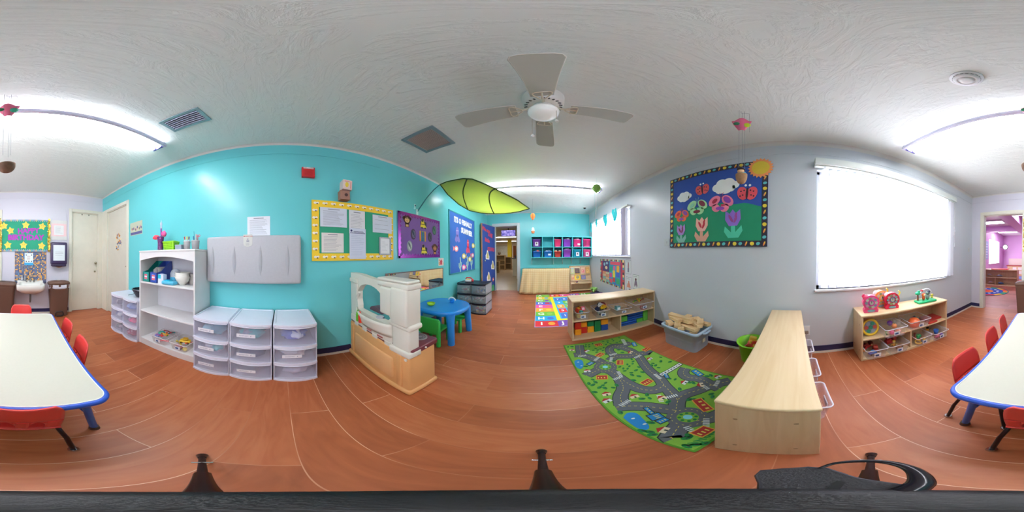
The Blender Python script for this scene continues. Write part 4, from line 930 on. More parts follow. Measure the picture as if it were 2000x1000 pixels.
mb = MB(); mb.grid(lambda u, v: (-.09+.18*u, -.225 - .035*v*math.sin(PI*u), .03 + .1*v), 8, 5, .001); build('towel_tab', mb, mat('#c99a7c', .8), t)
# sink
t = thing('wall_sink', 'white wall-hung hand sink under the mosaic tiles', 'sink', (-.085, YB, 0))
SK = mat('#dedcd6', .15)
mb = MB()
zt = .64
def ring_(w, d_, z, off=0): return [(x, y+off, z) for x, y in rrect(-w, 0, w, d_, .06, 6)]
lay = [ring_(.24, .40, zt), ring_(.245, .405, zt-.012), ring_(.24, .40, zt-.09), ring_(.19, .33, zt-.14), ring_(.12, .24, zt-.19), ring_(.05, .14, zt-.20)]
V = [p for l in lay for p in l]; n = len(lay[0])
mb.add(V, [(i*n+k, i*n+(k+1) % n, (i+1)*n+(k+1) % n, (i+1)*n+k) for i in range(len(lay)-1) for k in range(n)], True)
inn = [[(x*.82, .07 + y*.78, zt) for x, y, z in lay[0]], [(x*.76, .085 + y*.72, zt-.05) for x, y, z in lay[0]], [(x*.5, .12+y*.5, zt-.12) for x, y, z in lay[0]], [(x*.06, .2+y*.06, zt-.13) for x, y, z in lay[0]]]
V2 = [p for p in lay[0]] + [p for l in inn for p in l]
mb.add(V2, [(i*n+k, (i+1)*n+k, (i+1)*n+(k+1) % n, i*n+(k+1) % n) for i in range(len(inn)) for k in range(n)], True)
build('basin', mb, SK, t)
build('backsplash', MB().box(-.245, 0, zt-.02, .245, .045, zt+.03, .01, 3), SK, t)
mb = MB(); mb.cyl((0, .06, zt), (0, .06, zt+.07), .014).tube([(0, .06, zt+.06), (0, .08, zt+.1), (0, .13, zt+.1), (0, .17, zt+.07)], .011, 8); build('spout', mb, CHROME, t)
for sx in (-1, 1):
    mb = MB(); mb.cyl((.07*sx, .06, zt), (.07*sx, .06, zt+.045), .014).tube([(.07*sx, .06, zt+.05), (.10*sx, .09, zt+.062)], .009, 8); build('tap_handle', mb, CHROME, t)
mb = MB(); mb.cyl((0, .2, zt-.2), (0, .2, zt-.3), .018).tube([(0, .2, zt-.28), (0, .2, zt-.33), (0, .15, zt-.36), (0, .1, zt-.34), (0, .03, zt-.33), (0, .002, zt-.33)], .018, 10); build('drain_trap', mb, mat('#7c7f80', .3, .8), t)
for i, (x, lb, c, h_) in enumerate([(.155, 'clear soap bottle at the left of the sink ledge', '#c9cdd4', .075), (.10, 'grey soap pump bottle left of the faucet', '#9aa0a8', .10)]):
    t2 = thing('soap_bottle', lb, 'bottle', (-.085+x, YB+.045, zt+(.0 if False else .0)+.03)); h_ = h_
    build('bottle', MB().lathe([(0, 0), (.022, 0), (.024, .01), (.022, h_*.7), (.009, h_*.85), (.009, h_)], seg=16), mat(c, .2, alpha=.8), t2)
    build('pump', MB().cyl((0, 0, h_), (0, 0, h_+.025), .005).tube([(0, 0, h_+.025), (0, .028, h_+.022)], .004, 6), mat('#e6e6e8', .3), t2)
# trash cans
def trash(label, x0, x1, y0, y1, h, lid, step):
    cx, cy = (x0+x1)/2, (y0+y1)/2; w, d_ = (x1-x0)/2, (y1-y0)/2
    t = thing('trash_can', label, 'trash can', (cx, cy, 0)); B = mat('#5f4438', .45)
    def rr(k, z, q=1): return [(x, y, z) for x, y in rrect(-w*k, -d_*k, w*k, d_*k, .05, 5)]
    L_ = [rr(.80, 0), rr(.82, .02), rr(.98, h-.09), rr(1.0, h-.08), rr(1.0, h-.05)]
    V = [p for l in L_ for p in l]; n = len(L_[0]); mb = MB()
    mb.add(V, [(i*n+k, i*n+(k+1) % n, (i+1)*n+(k+1) % n, (i+1)*n+k) for i in range(len(L_)-1) for k in range(n)] + [list(range(n))[::-1]], True)
    mb.add(L_[-1], [list(range(n))], False)
    build('body', mb, B, t)
    if lid == 'bag':
        mb = MB(); n_ = 40
        mb.grid(lambda u, v: (lambda a: ((w*1.03+.006*math.sin(9*a))*math.copysign(abs(math.cos(a))**.45, math.cos(a)), (d_*1.03+.006*math.sin(11*a))*math.copysign(abs(math.sin(a))**.45, math.sin(a)), h-.04-.075*v-.012*math.sin(5*a)))(2*PI*u), n_, 3, .001)
        build('liner_bag', mb, mat('#c9c9d2', .35), t)
    mb = MB(); mb.M = Matrix.Translation((0, 0, h-.03)) @ (Matrix.Rotation(R(3), 4, 'X') if lid == 'bag' else Matrix.Identity(4))
    L_ = [rr(1.02, -.02), rr(1.06, -.015), rr(1.06, .015), rr(.98, .035), rr(.7, .05), rr(.3, .056), rr(.02, .057)]
    V = [p for l in L_ for p in l]; mb.add(V, [(i*n+k, i*n+(k+1) % n, (i+1)*n+(k+1) % n, (i+1)*n+k) for i in range(len(L_)-1) for k in range(n)] + [list(range(n))[::-1]], True)
    o = build('lid', mb, mat('#62473a', .4), t)
    if lid == 'bag': build('lid_sticker', MB().prism(ell(0, .02, .035, .02), h+.03, h+.034), mat('#d8d4ce', .4), o)
    if step: 
        mb = MB(); mb.tube([(-.07, d_*.84, .02), (-.07, d_*.86, .07), (-.05, d_*.88, .095), (.05, d_*.88, .095), (.07, d_*.86, .07), (.07, d_*.84, .02)], .012, 8); mb.box(-.06, d_*.8, .005, .06, d_+.02, .03, .006, 2); build('foot_pedal', mb, mat('#2c2220', .4), t)
    return t
t = trash('brown step trash can with a bag and oval lid, near the closet door', -.80, -.42, -3.10, -2.87, .66, 'bag', True)
mb = MB(); mb.m = 0; mb.prism(rect(-.08, -.055, .095, .055), 0, .002); mb.m = 1; mb.prism(rect(-.075, .06, -.04, .075), 0, .002); mb.m = 2; lines(mb, -.05, -.03, .07, .02, 3, .002, .007, 2); 
o = build('sign', mb, [mat('#dcdfe2', .5), mat('#b03a4a', .5), GREYINK], t); o.matrix_world = Matrix.Translation((-.625, -2.861, .46)) @ wf('B', 0, 0).to_3x3().to_4x4()
t = trash('tall brown trash can with a swing lid beside the playroom doorway', .19, .62, -3.10, -2.86, .64, 'swing', False)
mb = MB(); mb.m = 0; mb.prism(rect(-.1, -.06, .1, .06), 0, .002); mb.m = 1; lines(mb, -.07, -.045, .07, .045, 5, .002, .008, 6); 
o = build('sign', mb, [mat('#dcdfe2', .5), mat('#5a5f6c', .5)], t); o.matrix_world = Matrix.Translation((.40, -2.856, .43)) @ wf('B', 0, 0).to_3x3().to_4x4()

# ---- open door to the hall
hinge = Vector((-1.335, 4.95, 0)); near_ = Vector((-1.492, 4.205, 0)); dv = (hinge - near_); ln = dv.length; ang = math.atan2(dv.y, dv.x)
t = struct('door_4', MB().box(0, 0, .012, ln, .042, 2.03, .002, 1), mat('#b98d6c', .45)); t.location = near_; t.rotation_euler = (0, 0, ang)
build('leading_edge', MB().box(-.002, .001, .012, .012, .041, 2.03), mat('#a9765a', .5), t)
t_ = t
build('blue_paper', MB().box(.01, -.0025, .02, ln-.005, -.0002, 2.02), mat('#2f4f9c', .75), t)
b_ = MB(); b_.cyl((.07, 0, .98), (.07, -.03, .98), .012).sph((.07, -.045, .98), (.027, .02, .027)); build('door_knob', b_, CHROME, t)
b_ = MB(); b_.cyl((.07, .04, .98), (.07, .07, .98), .012).sph((.07, .09, .98), (.027, .02, .027)); build('door_knob', b_, CHROME, t)
Md = Matrix.Translation(near_) @ Matrix.Rotation(ang, 4, 'Z') @ Matrix(((1,0,0,0),(0,0,-1,-.003),(0,1,0,0),(0,0,0,1)))
mb = MB()
mb.text('We are', .15, .22, 1.86, 0, .002, bold=.008, rotz=R(-8)); mb.text('THE', .16, .45, 1.73, 0, .002, bold=.008, rotz=R(-10)); mb.text('little', .15, .28, 1.56, 0, .002, bold=.008, rotz=R(-8)); mb.text('STARS', .15, .5, 1.30, 0, .002, bold=.008, rotz=R(-2))
o = build('lettering', mb, mat('#d24458', .7), t_); o.matrix_world = Md
def castle(mb):
    mb.m = 0; mb.prism([(-.1,-.11),(.1,-.13),(.11,-.04),(.06,.05),(.03,.13),(-.02,.15),(-.05,.06),(-.11,0)], 0, .002); mb.m = 1; mb.prism([(-.06,-.08),(.06,-.09),(.05,.02),(0,.11),(-.04,.03)], .002, .004)
for i, (x, z, lb) in enumerate([(.28, 1.13, 'upper pale castle cutout on the blue open door'), (.60, .82, 'middle pale castle cutout at the hinge side of the blue door'), (.34, .50, 'lowest pale castle cutout on the blue open door')]):
    mb = MB(); castle(mb); one('castle_cutout', mb, [W_, mat('#c9c070', .7)], lb, 'paper cutout', mw=Md @ Matrix.Translation((x, z, 0)), group='castle cutouts on the door')
def flw(c):
    def f(mb):
        mb.m = 0; mb.prism(star(0, 0, .07, .045, 7), 0, .002); mb.m = 1; mb.prism(ell(0, 0, .022), .002, .0035)
    return f
for x, z, c, lb in ((.62, .38, '#e07a6a', 'coral paper flower low on the blue open door'), (.22, .27, '#f09ab4', 'pink paper flower just above the black drawer unit on the door')):
    mb = MB(); flw(0)(mb); one('flower_cutout', mb, [mat(c, .7), W_], lb, 'paper cutout', mw=Md @ Matrix.Translation((x, z, 0)))
mb = MB(); rd = random.Random(6)
for i in range(22): x = .4 + .33*rd.random(); mb.prism([(x-.015, .03), (x+.015, .03), (x+.03*(rd.random()-.5), .16+.08*rd.random())], 0, .002+.0003*i)
one('grass_cutout', mb, mat('#4fae6a', .7), 'green paper grass along the foot of the blue open door', 'paper cutout', mw=Md)
# teal paper pieces across the small window
def scrap(label, u, z, w, h, seed):
    rd = random.Random(seed); mb = MB()
    mb.grid(lambda a, c: ((a-.5)*w*(1-.35*c) + .02*math.sin(6*c+seed), -c*h + .01*math.sin(7*a), .012*math.sin(9*a+4*c)), 8, 10, .0012)
    return one('paper_bunting', mb, mat('#22b5ba', .7), label, 'bunting', mw=wf('R', u, z, .104))
scrap('leftmost teal paper pennant on the small window blind', 4.50, 2.06, .10, .27, 1); scrap('narrow teal paper pennant second from the far corner', 4.02, 2.06, .09, .2, 2)
scrap('wide teal paper pennant third from the far corner', 3.45, 2.06, .18, .27, 3); scrap('teal paper pennant nearest the drawn-back vanes', 2.98, 2.08, .20, .25, 4)
# ================================================================ FURNITURE
LBL = mat('#e6e6ec', .5)
def clear(h='#e2e4f0', a=.34): return mat(h, .22, alpha=a, vary=0)
# ---- open shelves (maple toy shelves). front faces -y, origin at the back left floor corner
def open_shelf(label, loc, rz, w, d, h, zmid, divs, low=True):
    t = thing('toy_shelf', label, 'shelf', loc, rz); k = .018
    build('side_panel', MB().box(0, -d, 0, k, 0, h-.002, .004, 2), MAPLEV, t); build('side_panel', MB().box(w-k, -d, 0, w, 0, h-.002, .004, 2), MAPLEV, t)
    build('top_panel', MB().box(-.004, -d-.004, h-.022, w+.004, .002, h, .008, 3), MAPLE, t)
    build('back_panel', MB().box(k, -.012, .02, w-k, -.002, h-.022), MAPLEV, t)
    build('base_board', MB().box(k, -d+.004, .0, w-k, -.012, .03, .003, 1), MAPLE, t)
    build('middle_shelf', MB().box(k, -d+.006, zmid-.018, w-k, -.012, zmid, .003, 1), MAPLE, t)
    for x in divs: build('divider', MB().box(x-k/2, -d+.01, .03, x+k/2, -.012, zmid-.018, .002, 1), MAPLEV, t)
    for x in (0, w):
        for y in (-d*.22, -d*.78):
            for z in (.12, h-.12):
                s_ = -1 if x == 0 else 1; build('bolt_cover', MB().cyl((x - s_*.002, y, z), (x + s_*.0012, y, z), .007, seg=12), mat('#a58a66', .4), t)
    return t
S1 = open_shelf('low wood toy shelf holding colored building bricks by the road rug', (.392, 2.17, 0), 0, 1.235, .30, .56, .29, [.65])
S2 = open_shelf('long low wood shelf seen end on, its back to the road rug', (.400, .212, 0), 0, 1.175, .284, .56, .29, [.6])
ang2 = math.atan2(-1.672+.59, 1.229-1.34)  # runs from the near corner towards the back
a2 = math.atan2(-1.082, -.111)
S3L = Vector((1.625, -.62, 0)); S3 = open_shelf('low wood toy shelf under the large window with toy clocks on top', (1.622, -.625, 0), a2, 1.10, .285, .545, .275, [.55])
def s3(x, y, z): return Vector((1.622, -.625, 0)) + Matrix.Rotation(a2, 3, 'Z') @ Vector((x, y, z))
def s1(x, y, z): return Vector((.392, 2.17, 0)) + Vector((x, y, z))
# ---- clear bins
def bin_(label, loc, rz, w=.20, d=.30, h=.115, group=None, tint='#f2f2fa', a=.13, lbl=True):
    t = thing('storage_bin', label, 'bin', loc, rz, group); mb = MB(); th = .003
    def rr(k, z, i=0): return [(x, y, z) for x, y in rrect(-w/2*k+i, -d/2*k+i, w/2*k-i, d/2*k-i, .02, 4)]
    L_ = [rr(.86, 0), rr(.99, h), rr(1.0, h), rr(1.0, h-.008), rr(1.04, h-.008), rr(1.04, h+.003), rr(.97, h+.003), rr(.85, .004)]
    L_ = [rr(.86, 0), rr(.98, h-.01), rr(1.05, h-.01), rr(1.05, h), rr(.96, h), rr(.84, .004)]
    V = [p for l in L_ for p in l]; n = len(L_[0])
    mb.add(V, [(i*n+k, i*n+(k+1) % n, (i+1)*n+(k+1) % n, (i+1)*n+k) for i in range(len(L_)-1) for k in range(n)], True)
    mb.add(L_[0], [list(range(n))[::-1]], False); mb.add(L_[-1], [list(range(n))], False)
    build('tub', mb, clear(tint, a), t)
    mb = MB(); mb.tube([(x, y, h-.003) for x, y, z in rr(1.035, 0)], .0035, 6, closed=True); build('rim', mb, mat('#f0eff6', .3, alpha=.8), t)
    if lbl:
        mb = MB(); mb.m = 0; mb.box(-.032, -d/2*.955-.004, h*.25, .032, -d/2*.955+.0, h*.62); mb.m = 1; mb.box(-.022, -d/2*.955-.0055, h*.33, .012, -d/2*.955-.004, h*.52); build('label_sticker', mb, [mat('#dfe2ea', .5), mat('#3c5a8a', .5)], t)
    return t
# ---- small toys
def brick(name, label, c, loc, sz, rz=0, studs=(2, 2), group=None, rx=0, ry=0):
    mb = MB(); w, d, h = sz; mb.box(-w/2, -d/2, 0, w/2, d/2, h, min(.004, w*.05), 2)
    for i in range(studs[0]):
        for j in range(studs[1]): x = -w/2 + w*(i+.5)/studs[0]; y = -d/2 + d*(j+.5)/studs[1]; r = min(w/studs[0], d/studs[1])*.28; mb.cyl((x, y, h), (x, y, h+r*.5), r, seg=12)
    o = one(name, mb, c, label, 'building brick', loc, (rx, ry, rz), group); return o
def blob(name, label, cat, mats, loc, kind, s=1.0, rz=0, rx=0, group=None):
    mb = MB(); mb.M = Matrix.Diagonal((s, s, s, 1))
    if kind == 'car':
        mb.m = 0; mb.box(-.05, -.025, .012, .05, .025, .035, .01, 3); mb.m = 1; mb.box(-.022, -.021, .033, .028, .021, .058, .009, 3); mb.m = 2
        for x in (-.03, .03):
            for y in (-.026, .018): mb.cyl((x, y, .013), (x, y+.008, .013), .013, seg=14)
    elif kind == 'cup': mb.m = 0; mb.lathe([(0, 0), (.028, 0), (.036, .06), (.033, .06), (.026, .006), (0, .006)], seg=20); mb.m = 1; mb.tube([(.034, 0, .048), (.055, 0, .042), (.053, 0, .018), (.03, 0, .014)], .004, 6)
    elif kind == 'ring': mb.m = 0; mb.tube([(.036*math.cos(a), .036*math.sin(a), .012) for a in [2*PI*i/22 for i in range(22)]], .011, 8, closed=True); mb.m = 1; mb.sph((.036, 0, .018), .012)
    elif kind == 'ball': mb.m = 0; mb.sph((0, 0, .034), .034, 18, 12); mb.m = 1; mb.tube([(.0335*math.cos(a), .0335*math.sin(a), .034) for a in [2*PI*i/22 for i in range(22)]], .0025, 5, closed=True)
    elif kind == 'stick': mb.m = 0; mb.tube([(-.06, 0, .012), (0, .012, .016), (.06, 0, .012)], .009, 8); mb.m = 1; mb.sph((-.062, 0, .013), .015).sph((.062, 0, .013), .015)
    elif kind == 'doll': mb.m = 0; mb.sph((0, 0, .03), (.024, .018, .032)); mb.m = 1; mb.sph((0, 0, .075), (.02, .018, .02)); mb.m = 0; mb.tube([(-.02, 0, .045), (-.045, 0, .03)], .008, 6).tube([(.02, 0, .045), (.045, 0, .03)], .008, 6); mb.m = 2; mb.sph((0, .003, .085), (.021, .019, .014))
    elif kind == 'train': mb.m = 0; mb.box(-.06, -.028, .012, .02, .028, .045, .006, 2); mb.cyl((-.06, 0, .045), (.0, 0, .045), .022, seg=16); mb.m = 1; mb.box(.02, -.03, .012, .06, .03, .085, .006, 2).cyl((-.045, 0, .06), (-.045, 0, .09), .009, .012, seg=12); mb.m = 2
    elif kind == 'block': mb.m = 0; mb.box(-.03, -.03, 0, .03, .03, .06, .006, 2); mb.m = 1; mb.box(-.018, -.0308, .014, .018, -.0295, .046).box(-.018, -.018, .0595, .018, .018, .0608)
    elif kind == 'fruit': mb.m = 0; mb.lathe([(0, 0), (.02, .004), (.032, .022), (.03, .042), (.014, .056), (0, .054)], seg=18); mb.m = 1; mb.cyl((0, 0, .053), (.004, 0, .066), .0025, seg=6)
    return one(name, mb, mats, label, cat, loc, (rx, 0, rz), group)
c_ = lambda h: mat(h, .32, coat=.2)
# bricks standing in the lower left of shelf one
def fb(label, c, x0, x1, z0, z1, y, st=(2, 1)): return brick('building_brick', label, mat(c, .35), ((x0+x1)/2, y+.05, z0), (x1-x0-.003, .10, z1-z0-.014 if z1 > .2 else z1-z0-.002), studs=st)
fb('tall red brick stacked on the orange one at the shelf\'s left end', '#c41f1c', .447, .532, .121, .235, 1.965); fb('lowest orange brick at the shelf\'s left end', '#f09a22', .447, .532, .032, .120, 1.965)
fb('orange brick stacked on the small red one', '#f09a22', .537, .617, .130, .215, 2.0); fb('small red brick beneath the orange one, second stack', '#c8281f', .537, .617, .032, .128, 2.0)
fb('dark green brick stacked on the orange one, third stack', '#1c7a4c', .622, .712, .130, .215, 2.0); fb('orange brick beneath the dark green one, third stack', '#f3a527', .622, .712, .032, .128, 2.0)
fb('tall dark green brick beside the third stack', '#1a7d46', .717, .806, .032, .215, 2.0)
fb('orange brick stacked on the blue one by the shelf divider', '#f2a024', .812, .915, .125, .215, 2.0); fb('blue brick beneath the orange one by the shelf divider', '#1f4fa6', .812, .915, .032, .123, 2.0)
def lb_(label, c, x0, x1, z0, z1, y, n): return brick('long_brick', label, mat(c, .35), ((x0+x1)/2, y+.04, z0), (x1-x0-.003, .085, z1-z0-.012), studs=(n, 1))
lb_('light green long brick on the left of the shelf\'s right bay', '#58b54a', 1.065, 1.225, .106, .20, 2.01, 3)
lb_('lowest blue long brick in the shelf\'s right bay', '#1f58b4', 1.065, 1.39, .032, .068, 2.01, 6); lb_('second blue long brick, upon the lowest one', '#2262c0', 1.068, 1.385, .07, .105, 2.01, 6)
lb_('third blue long brick, right of the light green one', '#2361bd', 1.23, 1.50, .106, .142, 2.01, 5); lb_('fourth blue long brick, upon the third', '#1d52a8', 1.232, 1.505, .144, .180, 2.01, 5); lb_('topmost blue long brick just under the middle shelf', '#2668c6', 1.24, 1.51, .182, .23, 2.01, 5)
lb_('light green long brick lying at the right bay\'s floor', '#5fbe48', 1.395, 1.50, .032, .104, 2.01, 2); lb_('upright light green brick at the right end of the bay', '#66c04c', 1.512, 1.60, .032, .225, 2.01, 1)
# bins on the middle shelf of shelf one
zm = .291
bin_('clear bin of colored foam blocks, leftmost on the brick shelf', (.53, 2.0, zm), 0, .17, .25, .11); bin_('clear bin of toy vehicles, second on the brick shelf', (.79, 1.99, zm), 0, .18, .26, .11)
bin_('clear bin of small animals, third on the brick shelf', (1.09, 2.0, zm), 0, .24, .27, .085); bin_('large clear bin of tools at the right end of the brick shelf', (1.42, 1.99, zm), 0, .33, .29, .115)
rd = random.Random(11)
def fill(items, base, rot=0):
    for nm, lb, cat, ms, off, kind, s, rz, rx in items: blob(nm, lb, cat, [c_(q) for q in ms], Vector(base) + Matrix.Rotation(rot, 3, 'Z') @ Vector((off[0]*.8, off[1]*.8, off[2]+.006)), kind, s*.95, rz, rx)
fill([('toy_block', 'red foam block on the far left of the leftmost clear bin', 'toy', ['#e0402e', '#f2c23a', '#222'], (-.045, .0, .075), 'block', .95, .5, .3), ('toy_block', 'pink foam block on the right of the leftmost clear bin', 'toy', ['#ee5470', '#f6d7de', '#222'], (.04, .02, .075), 'block', 1.0, .2, -.35),
 ('toy_block', 'brown block at the back of the leftmost clear bin', 'toy', ['#a8722c', '#d9a04a', '#222'], (0, .06, .08), 'block', .9, .8, .2), ('toy_block', 'teal block at the middle of the leftmost clear bin', 'toy', ['#2aa6a8', '#86d4d2', '#222'], (-.005, -.05, .06), 'block', .7, .1, .2),
 ('toy_block', 'yellow block low at the front left of the leftmost clear bin', 'toy', ['#e9cf6a', '#e9a25a', '#222'], (-.04, -.06, .01), 'block', .85, .1, 0), ('toy_block', 'orange-yellow block low at the front right of the leftmost bin', 'toy', ['#f0d07a', '#f0955a', '#222'], (.03, -.065, .01), 'block', .85, -.1, 0)], (.53, 2.0, zm))
fill([('toy_truck', 'navy and white toy truck standing tall in the second bin', 'toy', ['#22345c', '#dfe4ea', '#15151a'], (-.045, .0, .075), 'train', 1.15, .9, .5), ('toy_car', 'yellow toy car atop the second bin', 'toy', ['#e8c324', '#e0a51c', '#1d1a1a'], (.045, -.02, .085), 'car', 1.1, .4, .25),
 ('toy_ring', 'dark red toy ring behind the yellow car', 'toy', ['#7c2a30', '#c8484a', '#222'], (.06, .04, .12), 'ring', 1.1, 0, 1.4), ('toy_car', 'grey-green toy car low in the second bin', 'toy', ['#a9b4ac', '#3a4a44', '#1c1c1c'], (0, -.05, .02), 'car', 1.2, .2, 0),
 ('toy_car', 'dark blue toy car at the back of the second bin', 'toy', ['#28386e', '#8fa0c8', '#1c1c1c'], (.0, .07, .11), 'car', .9, 1.2, .4)], (.79, 1.99, zm))
fill([('toy_house', 'pale blue toy house standing in the third bin', 'toy', ['#6fb2c0', '#e8f2f2', '#222'], (-.055, -.03, .03), 'block', 1.15, .1, 0), ('toy_animal', 'cream toy animal low in the third bin', 'toy', ['#e6d9a0', '#c8b06a', '#7a6030'], (.04, -.06, .008), 'doll', .6, 0, 1.2), ('toy_animal', 'yellow toy animal beside the cream one', 'toy', ['#dcc668', '#b09040', '#6a5a2a'], (.075, -.03, .01), 'doll', .65, .6, 1.0)], (1.09, 2.0, zm))
fill([('toy_tool', 'green toy tool on top of the large right bin', 'toy', ['#3fae4a', '#c7d84a', '#222'], (-.06, .02, .1), 'stick', 1.0, .3, 0), ('toy_tool', 'orange toy tool on top of the large right bin', 'toy', ['#ee7a34', '#e8d43c', '#222'], (-.02, .0, .11), 'stick', 1.0, 1.2, 0), ('toy_ball', 'lime toy ball at the middle of the large right bin', 'toy', ['#b7c93a', '#2a5a2c', '#222'], (.03, .03, .09), 'ball', .8, 0, 0),
 ('toy_tool', 'dark red toy tool right of the lime ball', 'toy', ['#8a3030', '#c04a3a', '#222'], (.08, .02, .1), 'stick', .9, .5, 0), ('toy_ring', 'red toy ring low at the front of the large right bin', 'toy', ['#b83a3c', '#e8d9c0', '#222'], (0, -.09, .01), 'ring', .9, 0, .6), ('toy_ring', 'maroon toy ring low beside the red one', 'toy', ['#8a3048', '#dfe2e4', '#222'], (.06, -.09, .01), 'ring', .9, 0, .7)], (1.42, 1.99, zm))

# ---- bins in the long shelf (opening faces -y)
for x, lb, tnt in ((.595, 'pinkish clear bin nearest the shelf end, sliding out of the long shelf', '#ead3e6'), (.84, 'second clear bin sliding out of the long shelf', '#e6d4e8'), (1.11, 'third clear bin sliding out, nearest the wall outlet', '#e2d8ea')):
    bin_(lb, (x, .008, .292), 0, .185, .27, .137, tint=tnt, a=.25)
blob('toy_piece', 'small violet toy at the bottom of the nearest clear bin', 'toy', [c_('#6a3ac0'), c_('#8a5ad0'), c_('#333')], (.585, -.06, .30), 'stick', .6, .4)
# ---- bins and toys of the shelf under the window
def b3(label, x0, x1, yf, z, h, d=.27, tint='#f4f2fa', a=.13): return bin_(label, s3((x0+x1)/2, yf + d/2, z), a2, x1-x0, d, h, tint=tint, a=a)
def f3(items, x, y, z):
    for nm, lb, cat, ms, off, kind, s, rz, rx in items: blob(nm, lb, cat, [c_(q) for q in ms], s3(x+off[0]*.8, y+off[1]*.8, z+off[2]+.006), kind, s*.95, a2+rz, rx)
b3('clear bin of play food jutting from the middle of the window shelf', .21, .45, -.36, .276, .11); b3('clear bin with an orange lidded bowl, right on the middle board', .52, .80, -.315, .276, .105)
b3('lower left clear bin of red toy pieces under the window', .035, .25, -.335, .031, .125); b3('second clear bin on the bottom board of the window shelf', .27, .50, -.33, .031, .12)
b3('third clear bin on the bottom board, of mixed play pieces', .60, .81, -.325, .031, .12); b3('rightmost clear bin on the bottom board, by the shelf end', .835, 1.07, -.345, .031, .115)
f3([('play_food', 'purple toy aubergine in the middle bin', 'toy', ['#6a2f86', '#4a8a3a', '#222'], (.0, .03, .07), 'ball', .95, 0, 0), ('play_food', 'orange toy fruit in the middle bin', 'toy', ['#ee9560', '#4a8a3a', '#222'], (.05, .0, .04), 'fruit', 1, 0, 0), ('play_food', 'pink toy fruit at the front of the middle bin', 'toy', ['#ee6a98', '#4a8a3a', '#222'], (-.03, -.09, .008), 'fruit', .9, 0, 0),
 ('play_food', 'salmon toy fruit at the front right of the middle bin', 'toy', ['#f0a088', '#4a8a3a', '#222'], (.06, -.09, .008), 'fruit', .9, 0, 0), ('play_food', 'green toy vegetable at the left of the middle bin', 'toy', ['#7cc070', '#3a7a3a', '#222'], (-.08, -.04, .01), 'stick', .6, 1.2, 0)], .33, -.225, .276)
t = thing('toy_pot', 'orange lidded toy bowl in the right bin of the middle board', 'toy', s3(.62, -.23, .283), a2)
build('bowl', MB().lathe([(0, 0), (.045, .0), (.062, .03), (.066, .07), (.06, .07), (.055, .03), (0, .01)], seg=24), c_('#ef6a4a'), t); build('lid', MB().lathe([(.068, .07), (.066, .078), (.05, .1), (.02, .112), (0, .114)], seg=24), c_('#f2703c'), t)
f3([('toy_piece', 'dark blue toy piece behind the orange bowl', 'toy', ['#27345e', '#2a5a5a', '#222'], (.02, .07, .07), 'stick', 1, .5, 0), ('toy_piece', 'dark green toy piece right of the orange bowl', 'toy', ['#2a5c50', '#3a8a7a', '#222'], (.10, .03, .05), 'stick', .9, 1.1, 0)], .62, -.23, .28)
t = thing('white_jar', 'round white jar standing behind the middle bins', 'jar', s3(.475, -.10, .276), a2); build('jar', MB().lathe([(0, 0), (.038, 0), (.042, .01), (.042, .075), (0, .078)], seg=22), mat('#cfc8c0', .4), t); build('lid', MB().lathe([(.044, .072), (.044, .092), (0, .094)], seg=22), mat('#d9d4cc', .4), t)
t = thing('red_board', 'flat red board toy at the right end of the middle board', 'toy', s3(.94, -.13, .276), a2)
build('board', MB().box(-.13, -.09, 0, .13, .09, .022, .006, 2), c_('#b0302c'), t); build('handle', MB().box(-.14, -.15, .0, .0, -.12, .02, .006, 2), c_('#c83a30'), t)
t = thing('play_drum', 'yellow-rimmed round toy leaning in the shelf\'s left middle bay', 'toy', s3(.118, -.2, .282), a2)
mb = MB(); mb.M = Matrix.Translation((0, 0, .088)) @ Matrix.Rotation(R(75), 4, 'X'); mb.tube([(.080*math.cos(a), .080*math.sin(a), 0) for a in [2*PI*i/28 for i in range(28)]], .014, 8, closed=True); build('rim', mb, c_('#e9bf24'), t)
mb = MB(); mb.M = Matrix.Translation((0, 0, .088)) @ Matrix.Rotation(R(75), 4, 'X'); mb.m = 0; mb.cyl((0, 0, -.006), (0, 0, .004), .078, seg=28)
for i in range(6): mb.m = 1 + i % 3; a = 2*PI*i/6; mb.cyl((.045*math.cos(a), .045*math.sin(a), .004), (.045*math.cos(a), .045*math.sin(a), .009), .021, seg=12)
mb.m = 2; mb.cyl((0, 0, .004), (0, 0, .014), .02, seg=12); build('face', mb, [c_('#8a8f9a'), c_('#b5483c'), c_('#2f8a6a'), c_('#9aa4b0')], t)
f3([('toy_piece', 'red toy brush in the lower left bin', 'toy', ['#c02a26', '#d89050', '#222'], (-.04, .02, .05), 'stick', 1.2, .7, 0), ('toy_piece', 'blue toy piece in the lower left bin', 'toy', ['#2a5ab8', '#5a9ad8', '#222'], (-.02, -.08, .02), 'car', .9, .2, 0), ('toy_piece', 'dark red toy piece in the lower left bin', 'toy', ['#9c2420', '#c84a3a', '#222'], (.05, .0, .02), 'car', 1.2, 1.3, 0), ('toy_piece', 'maroon toy truck at the back of the lower left bin', 'toy', ['#a02822', '#6a2020', '#222'], (-.02, .09, .03), 'train', .9, .3, 0)], .135, -.2, .034)
f3([('toy_truck', 'red toy truck standing at the back of the second bottom bin', 'toy', ['#b8242c', '#8a2028', '#222'], (-.03, .05, .05), 'train', 1.1, .2, 0), ('toy_doll', 'yellow-haired toy figure in the second bottom bin', 'toy', ['#c89a4a', '#ecd08a', '#e8c040'], (.0, .0, .02), 'doll', .9, 0, 0), ('toy_piece', 'brown toy piece in the second bottom bin', 'toy', ['#8a5a40', '#a87a5a', '#222'], (.05, -.06, .01), 'car', 1.0, .6, 0)], .385, -.2, .034)
